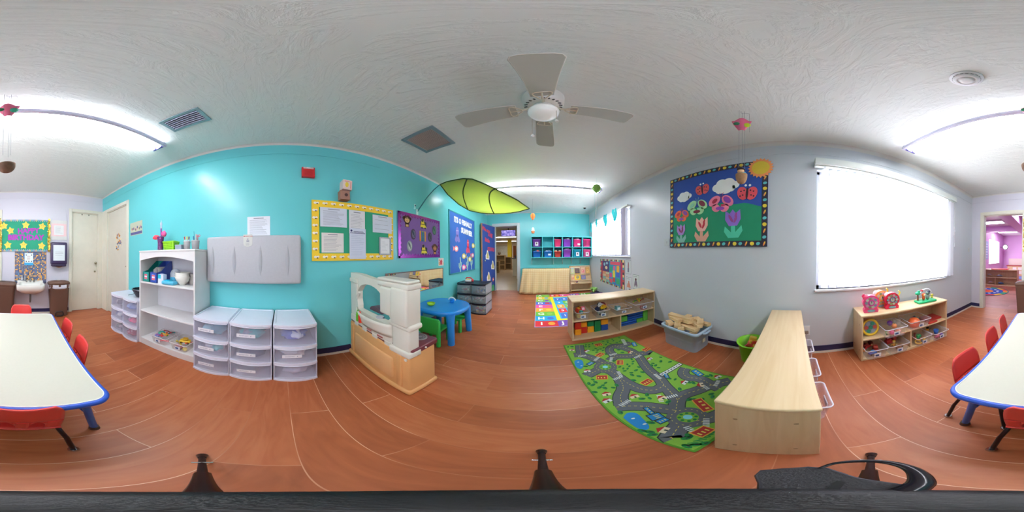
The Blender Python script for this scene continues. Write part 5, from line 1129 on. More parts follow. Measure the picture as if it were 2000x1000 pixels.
f3([('toy_piece', 'yellow play piece at the left of the third bottom bin', 'toy', ['#e8b83a', '#d89a2a', '#222'], (-.05, -.06, .01), 'ring', 1.0, 0, .3), ('toy_piece', 'green play piece in the third bottom bin', 'toy', ['#2f9a5a', '#5ac07a', '#222'], (.0, .0, .04), 'car', 1.0, .5, 0), ('toy_piece', 'dark red play piece in the third bottom bin', 'toy', ['#9a3a3a', '#b85a4a', '#222'], (-.02, .05, .05), 'stick', 1.0, 1.0, 0), ('toy_piece', 'pale yellow play piece at the front right of the third bin', 'toy', ['#e4c85a', '#c8a83a', '#222'], (.05, -.07, .01), 'car', .9, .9, 0), ('toy_piece', 'slate blue play piece at the front of the third bin', 'toy', ['#5a7a98', '#7a9ab8', '#222'], (.0, -.09, .005), 'ball', .6, .9, 0)], .705, -.2, .034)
f3([('toy_piece', 'blue and green toy cup in the rightmost bottom bin', 'toy', ['#2c62b8', '#5ac060', '#222'], (.0, -.05, .045), 'cup', 1.0, 0, 0), ('toy_piece', 'magenta toy piece at the front of the rightmost bottom bin', 'toy', ['#c85a8a', '#e08aa8', '#222'], (-.03, -.11, .005), 'car', .8, 0, 0), ('toy_piece', 'orange and black toy piece at the back of the rightmost bin', 'toy', ['#d8842c', '#2a2424', '#222'], (-.08, .06, .08), 'car', .9, .8, 0), ('toy_piece', 'purple toy piece at the front right of the rightmost bin', 'toy', ['#6a4ab0', '#8a6ac8', '#222'], (.06, -.11, .005), 'fruit', .8, 0, 0)], .95, -.2, .034)
# toy clocks (round see-and-say toys) and the farm toy on top
def clock(label, x, y, rz, cbody, cface, ccent, scale=1.0, knob=None):
    t = thing('toy_clock', label, 'toy', s3(x, y, .545), a2+rz)
    mb = MB(); mb.M = Matrix.Diagonal((scale,)*3 + (1,)) @ Matrix.Rotation(R(90), 4, 'X')
    body = [(-.075, 0), (.075, 0), (.08, .03), (.062, .055)] + [(.088*math.cos(a), .112+.082*math.sin(a)) for a in [R(-35 + 250*i/20) for i in range(21)]] + [(-.062, .055), (-.08, .03)]
    mb.prism(body, -.03, .03); build('body', mb, c_(cbody), t)
    mb = MB(); mb.M = Matrix.Diagonal((scale,)*3 + (1,)) @ Matrix.Rotation(R(90), 4, 'X')
    mb.m = 0; mb.prism(ell(0, .112, .072, .070, 28), .03, .036)
    for i in range(10):
        a = 2*PI*i/10; mb.m = 1 + i % 4; mb.prism(ell(.053*math.cos(a), .112+.051*math.sin(a), .016, .014, 12), .036, .039)
    mb.m = 5; mb.prism(ell(0, .112, .031, .031, 20), .036, .041); mb.m = 1; mb.prism(ell(0, .112, .021, .021, 16), .041, .044); mb.m = 6; mb.prism(rect(-.003, .112, .003, .135), .044, .047)
    mb.m = 2; mb.prism(ell(0, .022, .042, .015, 16), .03, .034)
    build('face', mb, [c_(cface), c_('#b9bda8'), c_('#7a9aa0'), c_('#c89aa8'), c_('#8a9a6a'), c_(ccent), c_('#333a4a')], t)
    mb = MB(); mb.M = Matrix.Diagonal((scale,)*3 + (1,)); mb.tube([(.088 if knob else -.07, 0, .15), (.105 if knob else -.09, 0, .185), (.085 if knob else -.07, 0, .205)], .009, 8); build('lever', mb, c_(knob or '#ee3a70'), t)
    mb = MB(); mb.M = Matrix.Diagonal((scale,)*3 + (1,)); mb.sph((-.052, .0, .165), (.036, .026, .034)); build('ear', mb, c_('#f0486a' if not knob else '#e9e0e8'), t)
    return t
clock('pink toy clock nearest the long shelf, on the window shelf', .12, -.195, R(-6), '#e8487e', '#e05a9a', '#c04a9a', .93)
clock('orange and yellow toy clock at the back, behind the pink one', .27, -.085, R(10), '#ee9a50', '#f09a5a', '#e8b04a', 1.0, '#ecd94a')
clock('red toy clock standing right of the pink one', .365, -.17, R(-8), '#d8244a', '#c83038', '#5a7a9a', .93, '#e8d84a')
t = thing('farm_toy', 'green-based farm play toy with a tree on the window shelf', 'toy', s3(.83, -.175, .545), a2+R(-4))
build('base', MB().box(-.135, -.06, 0, .135, .06, .028, .013, 3), c_('#18b070'), t)
mb = MB(); mb.cyl((-.10, .02, .025), (-.10, .02, .10), .013, .010, seg=10); build('tree_trunk', mb, c_('#7a4a3a'), t); mb = MB(); mb.sph((-.10, .02, .118), (.038, .03, .022)).sph((-.088, .02, .138), (.022, .02, .016)); build('tree_crown', mb, c_('#1fb080'), t)
mb = MB(); mb.m = 0; mb.sph((-.03, 0, .055), (.02, .018, .03)).sph((-.03, 0, .095), (.025, .02, .024)); mb.m = 1; mb.sph((-.028, -.012, .095), (.016, .012, .014)); build('tiger', mb, [c_('#e8652a'), c_('#ecd09a')], t)
mb = MB(); mb.tube([(-.08, 0, .12), (-.05, 0, .155), (0, 0, .165), (.05, 0, .155), (.085, 0, .12)], .010, 8); build('arch', mb, c_('#e2e6ee'), t)
mb = MB(); mb.sph((-.055, 0, .15), (.022, .014, .014)); mb.M = None; build('red_stripe', mb, c_('#d03a4a'), t)
mb = MB(); mb.m = 0; mb.sph((.03, 0, .06), (.026, .022, .036)).sph((.032, 0, .11), (.03, .024, .024)); mb.m = 1; mb.sph((.04, -.004, .128), (.022, .02, .014)); build('zebra', mb, [c_('#6f8a80'), c_('#2a3a5a')], t)
mb = MB(); mb.sph((.10, 0, .055), (.016, .016, .02)).sph((.10, 0, .078), (.022, .016, .014)); build('flower', mb, c_('#e8cf4a'), t)

# ---- white bookshelf
SW = mat('#dcdcdc', .45)
t = thing('bookshelf', 'tall white bookshelf with an arched top rail against the teal wall', 'bookshelf', (-1.58, -1.512, 0), PI/2); w, d, h = .765, .315, 1.2; k = .018
for x in (0, w-k): build('side_panel', MB().box(x, -d, 0, x+k, -.001, h-.018, .002, 1), SW, t)
build('top_panel', MB().box(-.004, -d-.004, h-.018, w+.004, -.001, h, .004, 2), SW, t); build('back_panel', MB().box(k, -.008, .02, w-k, -.002, h-.018), mat('#cfcfd4', .6), t)
pr = [(k, h-.018), (w-k, h-.018), (w-k, h-.115)] + [(k + (w-2*k)*(1-i/16), h-.115 + .045*math.sin(PI*i/16)) for i in range(1, 16)] + [(k, h-.115)]
mb = MB(); mb.M = Matrix.Rotation(R(90), 4, 'X'); mb.prism(pr, d-.018, d-.002); build('arched_rail', mb, SW, t)
for z in (.835, .478, .085): build('shelf_board', MB().box(k, -d+.006, z-.018, w-k, -.009, z, .002, 1), SW, t)
build('kick_board', MB().box(k, -d+.008, 0, w-k, -d+.026, .067), SW, t)
def sh(u, dx, z): return (-1.58 + dx, u, z)
# magazine files
def mfile(label, u, c, tag_):
    t = thing('magazine_file', label, 'file box', (-1.58, u, .836), PI/2); C_ = c_(c); w, d, th = .105, .27, .004
    side = [(-.02, 0), (-d-.02, 0), (-d-.02, .115), (-d+.06, .13), (-.06, .24), (-.02, .24)]
    for x in (0, w-th):
        mb = MB(); mb.M = Matrix(((0,0,1,x),(1,0,0,0),(0,1,0,0),(0,0,0,1))); mb.prism(side, 0, th); build('side', mb, C_, t)
    build('front', MB().box(0, -d-.02, 0, w, -d-.016, .115), C_, t); build('back', MB().box(0, -.024, 0, w, -.02, .24), C_, t); build('bottom', MB().box(0, -d-.02, 0, w, -.02, .004), C_, t)
    mb = MB(); mb.m = 0; mb.box(.03, -d-.0225, .03, .075, -d-.02, .09); mb.m = 1; mb.box(.03, -d-.024, .072, .075, -d-.0225, .086).box(.03, -d-.024, .034, .075, -d-.0225, .05); build('label', mb, [mat('#e6d8dc', .5), mat('#d8405a', .5)], t)
    if tag_:
        for i in range(5):
            mb = MB(); mb.box(.015+i*.017, -d+.02, .006, .018+i*.017, -.05, .15+.012*(i % 3)); o = one('booklet', mb, [mat(('#d8d4ce', '#c9c4c8', '#e2dfd8', '#b9a8c8', '#d0cab8')[i], .7)], ['white booklet nearest the teal file\'s side in the blue file', 'grey booklet second in the blue magazine file', 'cream booklet in the middle of the blue magazine file', 'lilac booklet fourth in the blue magazine file', 'sand coloured booklet last in the blue magazine file'][i], 'booklet', (-1.58, u, .836), (0, 0, PI/2))
    return t
mfile('teal-green magazine file at the left of the bookshelf\'s upper board', -1.475, '#178a82', 0); mfile('blue magazine file holding booklets on the upper board', -1.35, '#3350a8', 1)
t = thing('tissue_box', 'small white and aqua box beside the blue magazine file', 'box', (-1.325, -1.195, .836), PI/2); mb = MB(); mb.m = 0; mb.box(-.04, -.03, 0, .04, .03, .10, .003, 1); mb.m = 1; mb.box(-.038, -.0312, .055, .005, -.0295, .098).box(-.0412, -.025, .0, -.0395, .025, .03); build('carton', mb, [mat('#d4dcec', .4), mat('#22b8d4', .4)], t); build('lid', MB().box(-.02, -.015, .1, .02, .015, .106, .002, 1), mat('#c9d4e6', .4), t)
t = thing('wipes_pack', 'flat aqua wipes pack lying before the clear bottle', 'pack', (-1.315, -1.08, .836), PI/2); build('pack', MB().box(-.085, -.045, 0, .075, .045, .04, .016, 4), mat('#55b8dc', .3), t); build('flap', MB().box(-.055, -.028, .038, .01, .028, .048, .005, 2), mat('#10a8cc', .3), t)
t = thing('plastic_jug', 'clear domed bottle between the aqua pack and the white bowl', 'bottle', (-1.42, -1.085, .836), PI/2); build('shell', MB().lathe([(0, 0), (.055, 0), (.06, .02), (.06, .11), (.045, .145), (.015, .16), (0, .16)], seg=26), clear('#ccd6e0', .5), t); build('band', MB().lathe([(.0605, .03), (.0605, .075)], seg=26), mat('#3a8fae', .4), t)
BW = mat('#dedcd4', .25)
BOWLP = [(0, 0), (.035, 0), (.037, .01), (.045, .012), (.068, .045), (.085, .09), (.082, .09), (.064, .047), (.04, .018), (0, .012)]
t = thing('bowl', 'white serving bowl on the upper board, largest and lowest of the nested bowls', 'bowl', (-1.395, -.975, .836)); build('dish', MB().lathe(BOWLP, seg=30), BW, t)
for i, (z, lb) in enumerate([(.02, 'white bowl second in the nested bowls'), (.04, 'white bowl topmost in the nested bowls')]):
    one('bowl', MB().lathe([(r*.97, q) for r, q in BOWLP], seg=30), BW, lb, 'bowl', (-1.395, -.975, .836+z))
t = thing('steel_cup', 'pale cup behind the nested white bowls', 'cup', (-1.47, -.895, .836)); build('cup', MB().lathe([(0, 0), (.035, 0), (.044, .11), (.041, .11), (.033, .006), (0, .006)], seg=20), mat('#c9c4be', .3, alpha=.8), t); build('rim', MB().lathe([(.044, .108), (.046, .112), (.041, .112)], seg=20), mat('#dcdad6', .3), t)
# things on top of the bookshelf
t = thing('flower_vase', 'dark glass vase with wrapped stems on the bookshelf\'s left end', 'vase', (-1.41, -1.30, 1.2)); build('vase', MB().lathe([(0, 0), (.032, 0), (.036, .02), (.034, .09), (.044, .165), (.041, .165), (.03, .09), (0, .01)], seg=20), mat('#6a2a6a', .12, alpha=.75), t)
mb = MB(); mb.tube([(0, -.02, .02), (.005, -.01, .15)], .006, 6).tube([(.01, .01, .02), (0, .02, .16)], .006, 6); build('stems', mb, mat('#8a2a58', .4), t)
mb = MB(); mb.sph((0, -.075, .165), (.02, .055, .026), 14, 8, .3, 2); build('red_flower', mb, mat('#e8485a', .5), t); mb = MB(); mb.sph((.0, .055, .195), (.03, .034, .034), 14, 8, .3, 4); build('pink_flower', mb, mat('#ee5a9a', .5), t)
t = thing('toy_wand', 'tall purple bubble wand with a clear castle tip in the dark vase', 'toy', (-1.40, -1.285, 1.212)); mb = MB(); mb.cyl((0, 0, 0), (0, .004, .25), .008); build('tube', mb, c_('#8a2f9a'), t); mb = MB(); mb.lathe([(.012, .25), (.016, .262), (.01, .275), (.016, .30), (.014, .315), (.006, .33), (0, .355)], (0, .004, 0), seg=12); build('tip', mb, mat('#d4dcf0', .15, alpha=.75), t)
t = thing('plastic_basket', 'lime green perforated basket on the bookshelf top', 'basket', (-1.415, -1.145, 1.2), PI/2); LG = mat('#8fd11c', .35)
fr = [[(x, y, 0) for x, y in rrect(-.07, -.05, .07, .05, .015, 3)], [(x*1.18, y*1.2, .095) for x, y in rrect(-.07, -.05, .07, .05, .015, 3)]]; n = len(fr[0]); mb = MB(); mb.add(fr[0]+fr[1], [(k, (k+1) % n, n+(k+1) % n, n+k) for k in range(n)] + [list(range(n))[::-1]], False); build('wall', mb, LG, t)
build('rim', MB().tube([(x, y, .095) for x, y, z in fr[1]], .006, 6, closed=True), LG, t)
mb = MB()
for r_ in range(4):
    for c__ in range(7):
        x = -.055 + c__*.0183; z = .018 + r_*.019; y = -.05 - .01*z/.095*1.0 - .0012; mb.box(x-.004, y-.0008, z-.004, x+.004, y+.001, z+.004)
        if c__ < 5: yy = -.038+c__*.019; xx = .07 + .0126*z/.095 + .0008; mb.box(xx-.001, yy-.004, z-.004, xx+.001, yy+.004, z+.004)
build('holes', mb, mat('#3f6a14', .7), t)
t = thing('small_box', 'small grey-blue box between the green basket and the pencil cup', 'box', (-1.36, -.985, 1.2), PI/2); build('box', MB().box(-.04, -.03, 0, .04, .03, .048, .004, 2), mat('#8f9aa8', .5), t); build('lid', MB().box(-.042, -.032, .044, .042, .032, .052, .003, 1), mat('#aab0bc', .5), t)
def cup(label, u, dx, r, h): t = thing('pencil_cup', label, 'cup', (-1.58+dx, u, 1.2)); build('cup', MB().lathe([(0, 0), (r*.85, 0), (r, h), (r*.95, h), (r*.8, .005), (0, .005)], seg=18), mat('#b9b4b6', .15, alpha=.55), t); build('rim', MB().lathe([(r, h-.004), (r*1.04, h), (r*.96, h+.001)], seg=18), mat('#cfccd0', .2), t); return t
cup('clear cup of coloured markers on the bookshelf top', -.90, .215, .036, .085); cup('clear cup of scissors and pens nearest the changing station', -.815, .19, .042, .09)
for i, (dy, dx, c, lb) in enumerate([(-.02, .01, '#c8343c', 'red marker'), (-.008, -.012, '#e87a2c', 'orange marker'), (.008, .012, '#e8d23c', 'yellow marker'), (.02, -.005, '#8a2f3a', 'maroon marker'), (.0, .0, '#e8e0dc', 'white marker')]):
    mb = MB(); mb.m = 0; mb.cyl((0, 0, 0), (dx*.4, dy*.4, .095), .0055, seg=8); mb.m = 1; mb.cyl((dx*.4, dy*.4, .095), (dx*.5, dy*.55, .125), .006, seg=8); one('marker', mb, [mat('#d8d4d0', .4), c_(c)], lb + ' in the left clear cup on the bookshelf', 'marker', (-1.365+dx*.5, -.90+dy*.6, 1.206))
for i, (dy, dx, c, hh, lb) in enumerate([(-.022, 0, '#3c4f96', .13, 'navy pen at the left of the right clear cup'), (-.01, .012, '#2f8a9a', .175, 'tall thin teal brush in the right clear cup'), (.012, .012, '#e8a8a0', .145, 'pale pink pen in the right clear cup'), (.022, -.01, '#c8485a', .13, 'red handled scissors in the right clear cup'), (.0, -.016, '#5a4a6a', .12, 'dark violet pen at the back of the right clear cup')]):
    mb = MB(); mb.cyl((0, 0, 0), (dx*.4, dy*.6, hh), .004 if i != 1 else .0025, seg=8)
    if i == 3:
        for q in (-.012, .012): mb.tube([(dx*.4, dy*.6+q+.010*math.cos(a), hh+.010*math.sin(a)) for a in [2*PI*k/10 for k in range(10)]], .003, 5, closed=True)
    one('pen', mb, c_(c), lb, 'pen', (-1.39+dx*.5, -.815+dy*.5, 1.206))
# bins at the bottom
bin_('clear bin heaped with colored rings and animals on the bookshelf\'s lowest board', (-1.40, -1.22, .087), PI/2, .22, .25, .10, tint='#f4eeec'); bin_('clear bin of yellow toys beside the heaped bin', (-1.40, -.955, .087), PI/2, .2, .25, .10, tint='#f6eee4')
items = [('toy_ring', 'teal toy ring on the heap', ['#1f9a94', '#5ac8c0', '#222'], (-.06, .0, .085), 'ring', 1.1, .4), ('toy_ring', 'violet toy ring at the left of the heap', ['#a86ab8', '#c89ad0', '#222'], (-.085, -.06, .07), 'ring', .9, .9), ('toy_ring', 'blue toy ring low on the heap', ['#5a74b8', '#9ab0e0', '#222'], (-.05, -.09, .075), 'ring', .9, .2), ('toy_stick', 'yellow and green toy bar on the heap', ['#e8c02c', '#4aa03c', '#222'], (.0, -.03, .09), 'stick', 1.0, .1),
 ('toy_animal', 'orange toy giraffe on the heap', ['#f0a02c', '#f0b84a', '#c85a1c'], (.05, -.03, .085), 'doll', .8, 1.2), ('toy_animal', 'red toy animal on the heap', ['#d8382c', '#e85a3a', '#8a1c18'], (.02, -.085, .085), 'doll', .7, 1.0), ('toy_stick', 'pink toy bar showing through the heaped bin\'s front', ['#ee5a70', '#f08a98', '#222'], (.03, -.07, .012), 'stick', 1.0, 0), ('toy_stick', 'dark red toy bar at the back of the heap', ['#8a1f2c', '#b83a48', '#222'], (.0, .06, .1), 'stick', .9, .3), ('toy_stick', 'dark teal toy bar at the right back of the heap', ['#2a5a64', '#3a8a94', '#222'], (.06, .06, .09), 'stick', .9, .2)]
for nm, lb, ms, off, kd, s_, rx in items: blob(nm, lb, 'toy', [c_(q) for q in ms], Vector((-1.40, -1.22, .087)) + Matrix.Rotation(PI/2, 3, 'Z') @ Vector((off[0]*.8, off[1]*.8, off[2])), kd, s_*.85, PI/2 + off[0]*20, rx*.3)
items = [('toy_car', 'large yellow toy car in the yellow toy bin', ['#ecc71c', '#d8a81c', '#5a4a1c'], (.02, -.01, .07), 'car', 1.35), ('toy_stick', 'olive toy bar in the yellow toy bin', ['#a8982c', '#c8b83c', '#222'], (-.04, -.04, .05), 'stick', 1.0), ('toy_piece', 'red toy piece at the right of the yellow toy bin', ['#c8382c', '#e85a3a', '#222'], (.07, -.02, .08), 'stick', .7), ('toy_piece', 'mauve toy piece low in the yellow toy bin', ['#a86a78', '#c88a98', '#222'], (-.02, -.07, .008), 'car', 1.1), ('toy_piece', 'cream toy piece low at the right of the yellow toy bin', ['#e0cc70', '#c8b050', '#222'], (.06, -.08, .008), 'fruit', .9)]
for nm, lb, ms, off, kd, s_ in items: blob(nm, lb, 'toy', [c_(q) for q in ms], Vector((-1.40, -.955, .087)) + Matrix.Rotation(PI/2, 3, 'Z') @ Vector(off), kd, s_*.85, PI/2 + off[0]*14, .1)

# ---- plastic drawer towers
def fold(name, label, mats, loc, sz, seed, rz=PI/2, group=None):
    mb = MB(); mb.sph((0, 0, sz[2]), sz, 18, 10, .45, seed); rd = random.Random(seed)
    if len(mats) > 1:
        mb.m = 1; mb.sph((sz[0]*(rd.random()-.5), -sz[1]*.4, sz[2]*1.1), (sz[0]*.5, sz[1]*.75, sz[2]*.8), 14, 8, .5, seed+3)
    return one(name, mb, mats, label, 'folded cloth', loc, (0, 0, rz), group)
def tower(label, loc, rz, w, d, h, fills, frame, fa, lab, cols=1, bow=.03, topc=None, lined=True):
    t = thing('drawer_tower', label, 'drawer unit', loc, rz); FM = frame; n = 3; cw = w/cols
    def front(u, v, x0, z0, z1, off=0): return (x0 + cw*u, -d + bow - bow*1.0*math.sin(PI*u)**.8 - off, z0 + (z1-z0)*v)
    # top with raised lip
    mb = MB()
    outline = [(w, -.002), (0, -.002)]
    for c in range(cols): outline += [(c*cw + cw*i/12, -d + bow - bow*math.sin(PI*i/12)**.8 - .008) for i in range(13)]
    mb.prism(outline, h-.022, h-.006); build('top', mb, topc or FM, t)
    mb = MB(); mb.box(.012, -.02, h-.006, w-.012, -.008, h); mb.box(.008, -d+bow+.012, h-.006, .018, -.008, h).box(w-.018, -d+bow+.012, h-.006, w-.008, -.008, h)
    build('top_lip', mb, FM, t)
    rails = [0, .345*h, .675*h, h-.022]; rails = [0, .33*(h), .63*h, h-.022]
    for i, z in enumerate(rails[:3]):
        mb = MB(); zz0, zz1 = (z, z+.02); mb.prism(outline, zz0, zz1); build('rail', mb, FM, t)
    for x in [0] + [c*cw - .006 for c in range(1, cols)] + [w-.008]:
        build('side_wall', MB().box(x, -d+bow, .0, x+.008, -.002, h-.022), mat('#dcdeee', .35, alpha=.8) if lined else mat('#b8bfc9', .35, alpha=.6), t)
    build('back_wall', MB().box(0, -.006, 0, w, -.002, h-.022), mat('#e2e2f0', .4), t)
    for c in range(cols):
        for i in range(3):
            z0, z1 = rails[i]+.021, rails[i+1]-.001; x0 = c*cw
            mb = MB(); mb.grid(lambda u, v: (x0 + .009 + (cw-.018)*u, -d + bow - bow*math.sin(PI*u)**.8 - .001, z0 + (z1-z0)*v), 14, 1, .0025)
            mb.box(x0+.014, -d+bow+.002, z0, x0+.017, -.02, z1-.03).box(x0+cw-.017, -d+bow+.002, z0, x0+cw-.014, -.02, z1-.03).box(x0+.014, -d+bow+.004, z0, x0+cw-.014, -.02, z0+.003)
            dr = build('drawer', mb, clear(lab, fa), t)
            mb = MB(); mb.grid(lambda u, v: (x0 + .009 + (cw-.018)*u, -d + bow - bow*math.sin(PI*u)**.8 - .005 - .006*math.sin(PI*v), z1 - .016 + .014*v), 14, 4, .002); build('handle_lip', mb, FM, dr)
            f_ = fills.get((c, i))
            if f_ and f_[0]:
                mb = MB(); wd = cw*.44; cx = x0 + cw*(.42 if f_[0] != 2 else .55); hz = z0 + (z1-z0)*(.52)
                yy = -d + bow - bow*math.sin(PI*(cx-x0)/cw)**.8 - .0045
                mb.m = 0; mb.box(cx-wd/2, yy-.0012, hz-.016, cx+wd/2, yy, hz+.016); mb.m = 1; mb.M = Matrix.Translation((cx, yy-.0013, hz)) @ Matrix.Rotation(R(90), 4, 'X'); mb.ribbon([(-wd*.36 + wd*.5*q/26, .0045*math.sin(q*1.9+f_[1])*(1+.6*math.sin(q*.7))) for q in range(27)], .0022, 0, .0006); mb.ribbon([(wd*.27 + .003*math.cos(q), .006*math.sin(q*1.3)) for q in range(6)], .0022, 0, .0006); build('name_label', mb, [LBL, mat('#7f849c', .6)], dr)
    return t
TW = mat('#dfe0ee', .3)
tower('white three-drawer plastic tower nearest the bookshelf', (-1.572, -.727, 0), PI/2, .318, .395, .60, {(0, 2): (1, 1), (0, 1): (1, 2), (0, 0): (1, 3)}, TW, .15, '#e8e8f8', bow=.028)
tower('white three-drawer plastic tower in the middle of the three', (-1.572, -.403, 0), PI/2, .324, .395, .60, {(0, 2): (1, 4), (0, 1): (1, 5), (0, 0): (1, 6)}, TW, .15, '#e8e8f8', bow=.028)
tower('white three-drawer plastic tower nearest the toy kitchen, set slightly apart', (-1.572, -.068, 0), PI/2, .326, .395, .60, {(0, 1): (1, 7)}, TW, .15, '#e8e8f8', bow=.028)
X = -1.33
fold('folded_clothes', 'aqua clothes seen through the top drawer nearest the bookshelf', [mat('#4f9ab8', .8), mat('#8fc4d8', .8)], (X, -.568, .425), (.10, .115, .048), 1); fold('diaper_pack', 'white and aqua pack in the middle drawer nearest the bookshelf', [mat('#c9ccdc', .6), mat('#5fc4d0', .6)], (X, -.568, .24), (.10, .115, .048), 2)
fold('folded_clothes', 'turquoise clothes in the top drawer of the middle tower', [mat('#3fb4c0', .8), mat('#8a9ab8', .8)], (X, -.241, .425), (.10, .115, .045), 3); fold('folded_clothes', 'grey-violet clothes in the middle tower\'s centre drawer', [mat('#6a6a98', .8)], (X, -.241, .235), (.10, .115, .03), 4)
fold('diaper_pack', 'blue and white pack in the top drawer nearest the toy kitchen', [mat('#4a62c0', .6), mat('#c9d0ee', .6)], (X, .095, .425), (.105, .12, .05), 5); fold('diaper_pack', 'white pack in the centre drawer nearest the toy kitchen', [mat('#dcdae4', .6), mat('#cfc0c8', .6)], (X, .095, .24), (.10, .118, .05), 6); fold('plastic_bag', 'clear crumpled bag in the bottom drawer nearest the toy kitchen', [mat('#c4c2d8', .3)], (X, .095, .04), (.10, .115, .045), 7)
tower('wide white six-drawer plastic unit between closet and bookshelf', (-1.572, -2.128, 0), PI/2, .612, .37, .592, {}, TW, .15, '#e8e8f8', cols=2, bow=.034)
fl = [(-1.97, .41, '#cfc8d0', '#4a4458', 'spotted cloth in the six-drawer unit\'s upper left drawer'), (-1.67, .41, '#5a78b8', '#8fa8d8', 'blue cloth in the six-drawer unit\'s upper right drawer'), (-1.97, .22, '#8fa8d4', '#d0d4e0', 'pale blue cloth in the six-drawer unit\'s middle left drawer'), (-1.67, .22, '#b878a8', '#e83f88', 'pink cloth in the six-drawer unit\'s middle right drawer'), (-1.97, .025, '#b8b0b8', '#8a9098', 'grey cloth in the six-drawer unit\'s lower left drawer'), (-1.67, .025, '#b8587a', '#d89ab0', 'rose cloth in the six-drawer unit\'s lower right drawer')]
for i, (u, z, c1, c2, lb) in enumerate(fl): fold('folded_clothes', lb, [mat(c1, .8), mat(c2, .8)], (-1.335, u, z+.015), (.09, .10, .045), 20+i)
t = thing('black_pot', 'black lidded electric pot on the six-drawer unit', 'pot', (-1.42, -1.66, .592)); build('pot', MB().lathe([(0, 0), (.07, 0), (.08, .015), (.12, .085), (.125, .10), (.118, .10), (.11, .085), (0, .05)], seg=30), mat('#1e1d28', .2), t)
build('rim', MB().lathe([(.118, .098), (.128, .102), (.126, .108), (.112, .106)], seg=30), mat('#8a8894', .2, .7), t); mb = MB(); mb.box(-.02, -.155, .07, .02, -.115, .095, .008, 2); build('handle', mb, mat('#1e1d28', .3), t); mb = MB(); mb.tube([(0, -.11, .02), (.03, -.16, .004), (.08, -.17, .004), (.11, -.13, .004)], .004, 6); build('cord', mb, BLACK, t)

# ---- black six-drawer cart by the open door
BT = mat('#17182c', .35)
tb = tower('black-framed six-drawer cart with toys inside, beside the open door', (-1.475, 3.14, 0), 0, .585, .40, .60, {}, BT, .30, '#c6d4de', cols=2, bow=.03, lined=False)
tb.rotation_euler = (0, 0, R(0)); tb.location = (-1.515, 3.165, 0)
tc_ = [('#c85a6a', '#8a9aa8', 'red and grey toys in the cart\'s upper left drawer'), ('#9ab0c8', '#5a7ac8', 'blue and white toys in the cart\'s upper right drawer'), ('#4a6a8a', '#a85a5a', 'dark blue toys in the cart\'s middle left drawer'), ('#d8b0a8', '#b8707a', 'pale pink toys in the cart\'s middle right drawer'), ('#7a8a98', '#5a8a9a', 'grey toys in the cart\'s lower left drawer'), ('#d83a5a', '#e8b03a', 'bright red toys in the cart\'s lower right drawer')]
for i, (c1, c2, lb) in enumerate(tc_):
    mb = MB(); rd = random.Random(40+i); x = -1.37 + .29*(i % 2); z = (.405, .225, .03)[i//2]
    for k in range(14): mb.m = k % 3; mb.box(*(lambda a, b, c: (a-.02, b-.018, c, a+.02, b+.018, c+.032))((rd.random()-.5)*.2, (rd.random()-.5)*.22, rd.random()*.05), .006, 2)
    o = one('loose_toys', mb, [mat(c1, .5), mat(c2, .5), mat('#d8d4d0', .5)], lb, 'toys', (x, 2.93, z)); o['kind'] = 'stuff'
t = thing('toy_phone', 'red and white toy phone on the black six-drawer cart', 'toy', (-1.33, 2.95, .60), R(10)); build('base', MB().box(-.075, -.05, 0, .06, .05, .045, .015, 3), c_('#e8e4e2'), t); mb = MB(); mb.box(-.055, -.035, .04, .02, .03, .06, .008, 2); build('keypad', mb, c_('#e8c04a'), t)
mb = MB(); mb.tube([(-.07, 0, .055), (-.05, 0, .085), (.03, 0, .085), (.07, -.01, .05)], .011, 8).sph((.075, -.03, .035), (.024, .024, .036)); build('handset', mb, c_('#d82c34'), t)
# ================================================================ TOY KITCHEN
TAN = mat('#dca56a', .45); KW = mat('#e0dccf', .4); MAR = mat('#6e2e38', .35)
t = thing('toy_kitchen', 'tan and white plastic play kitchen with an arched window, back to the camera', 'toy kitchen', (-1.14, .82, 0))
def kx(x): return x + 1.14
def ky(y): return y - .82
mb = MB(); mb.box(kx(-1.575), ky(.672), 0, kx(-.69), ky(.965), .05, .018, 3); mb.box(kx(-1.565), ky(.690), .02, kx(-.705), ky(.955), .425, .02, 3); build('base_cabinet', mb, TAN, t)
mb = MB(); fx0, fx1 = kx(-1.43), kx(-.86)
mb.box(fx0, ky(.678), .11, fx1, ky(.70), .33, .02, 3); build('back_panel_relief', mb, mat('#e3b079', .45), t)
mb = MB(); mb.box(kx(-1.52), ky(.68), .06, kx(-1.47), ky(.70), .40, .014, 3).box(kx(-.82), ky(.68), .06, kx(-.77), ky(.70), .40, .014, 3); build('moulded_posts', mb, TAN, t)
for x in (-1.535, -.735): build('screw_cap', MB().cyl((kx(x), ky(.692), .375 if x > -1 else .12), (kx(x), ky(.684), .375 if x > -1 else .12), .012, seg=14), KW, t)
mb = MB(); mb.box(kx(-1.56), ky(.70), .42, kx(-.694), ky(.972), .468, .012, 3); build('counter', mb, MAR, t)
for x, y, r in ((-.80, .90, .052), (-.93, .90, .046)):
    mb = MB(); mb.cyl((kx(x), ky(y), .467), (kx(x), ky(y), .474), r, seg=28); mb.m = 1
    for q in (.4, .7): mb.tube([(kx(x)+r*q*math.cos(a), ky(y)+r*q*math.sin(a), .4745) for a in [2*PI*i/22 for i in range(22)]], .0028, 5, closed=True)
    build('burner', mb, [mat('#9d9a9c', .35), mat('#4a3038', .4)], t)
build('sink_hole', MB().cyl((kx(-.915), ky(.80), .4665), (kx(-.915), ky(.80), .4695), .038, seg=24), mat('#3a1a20', .6), t)
build('control_dot', MB().sph((kx(-.690), ky(.83), .445), .008), KW, t)
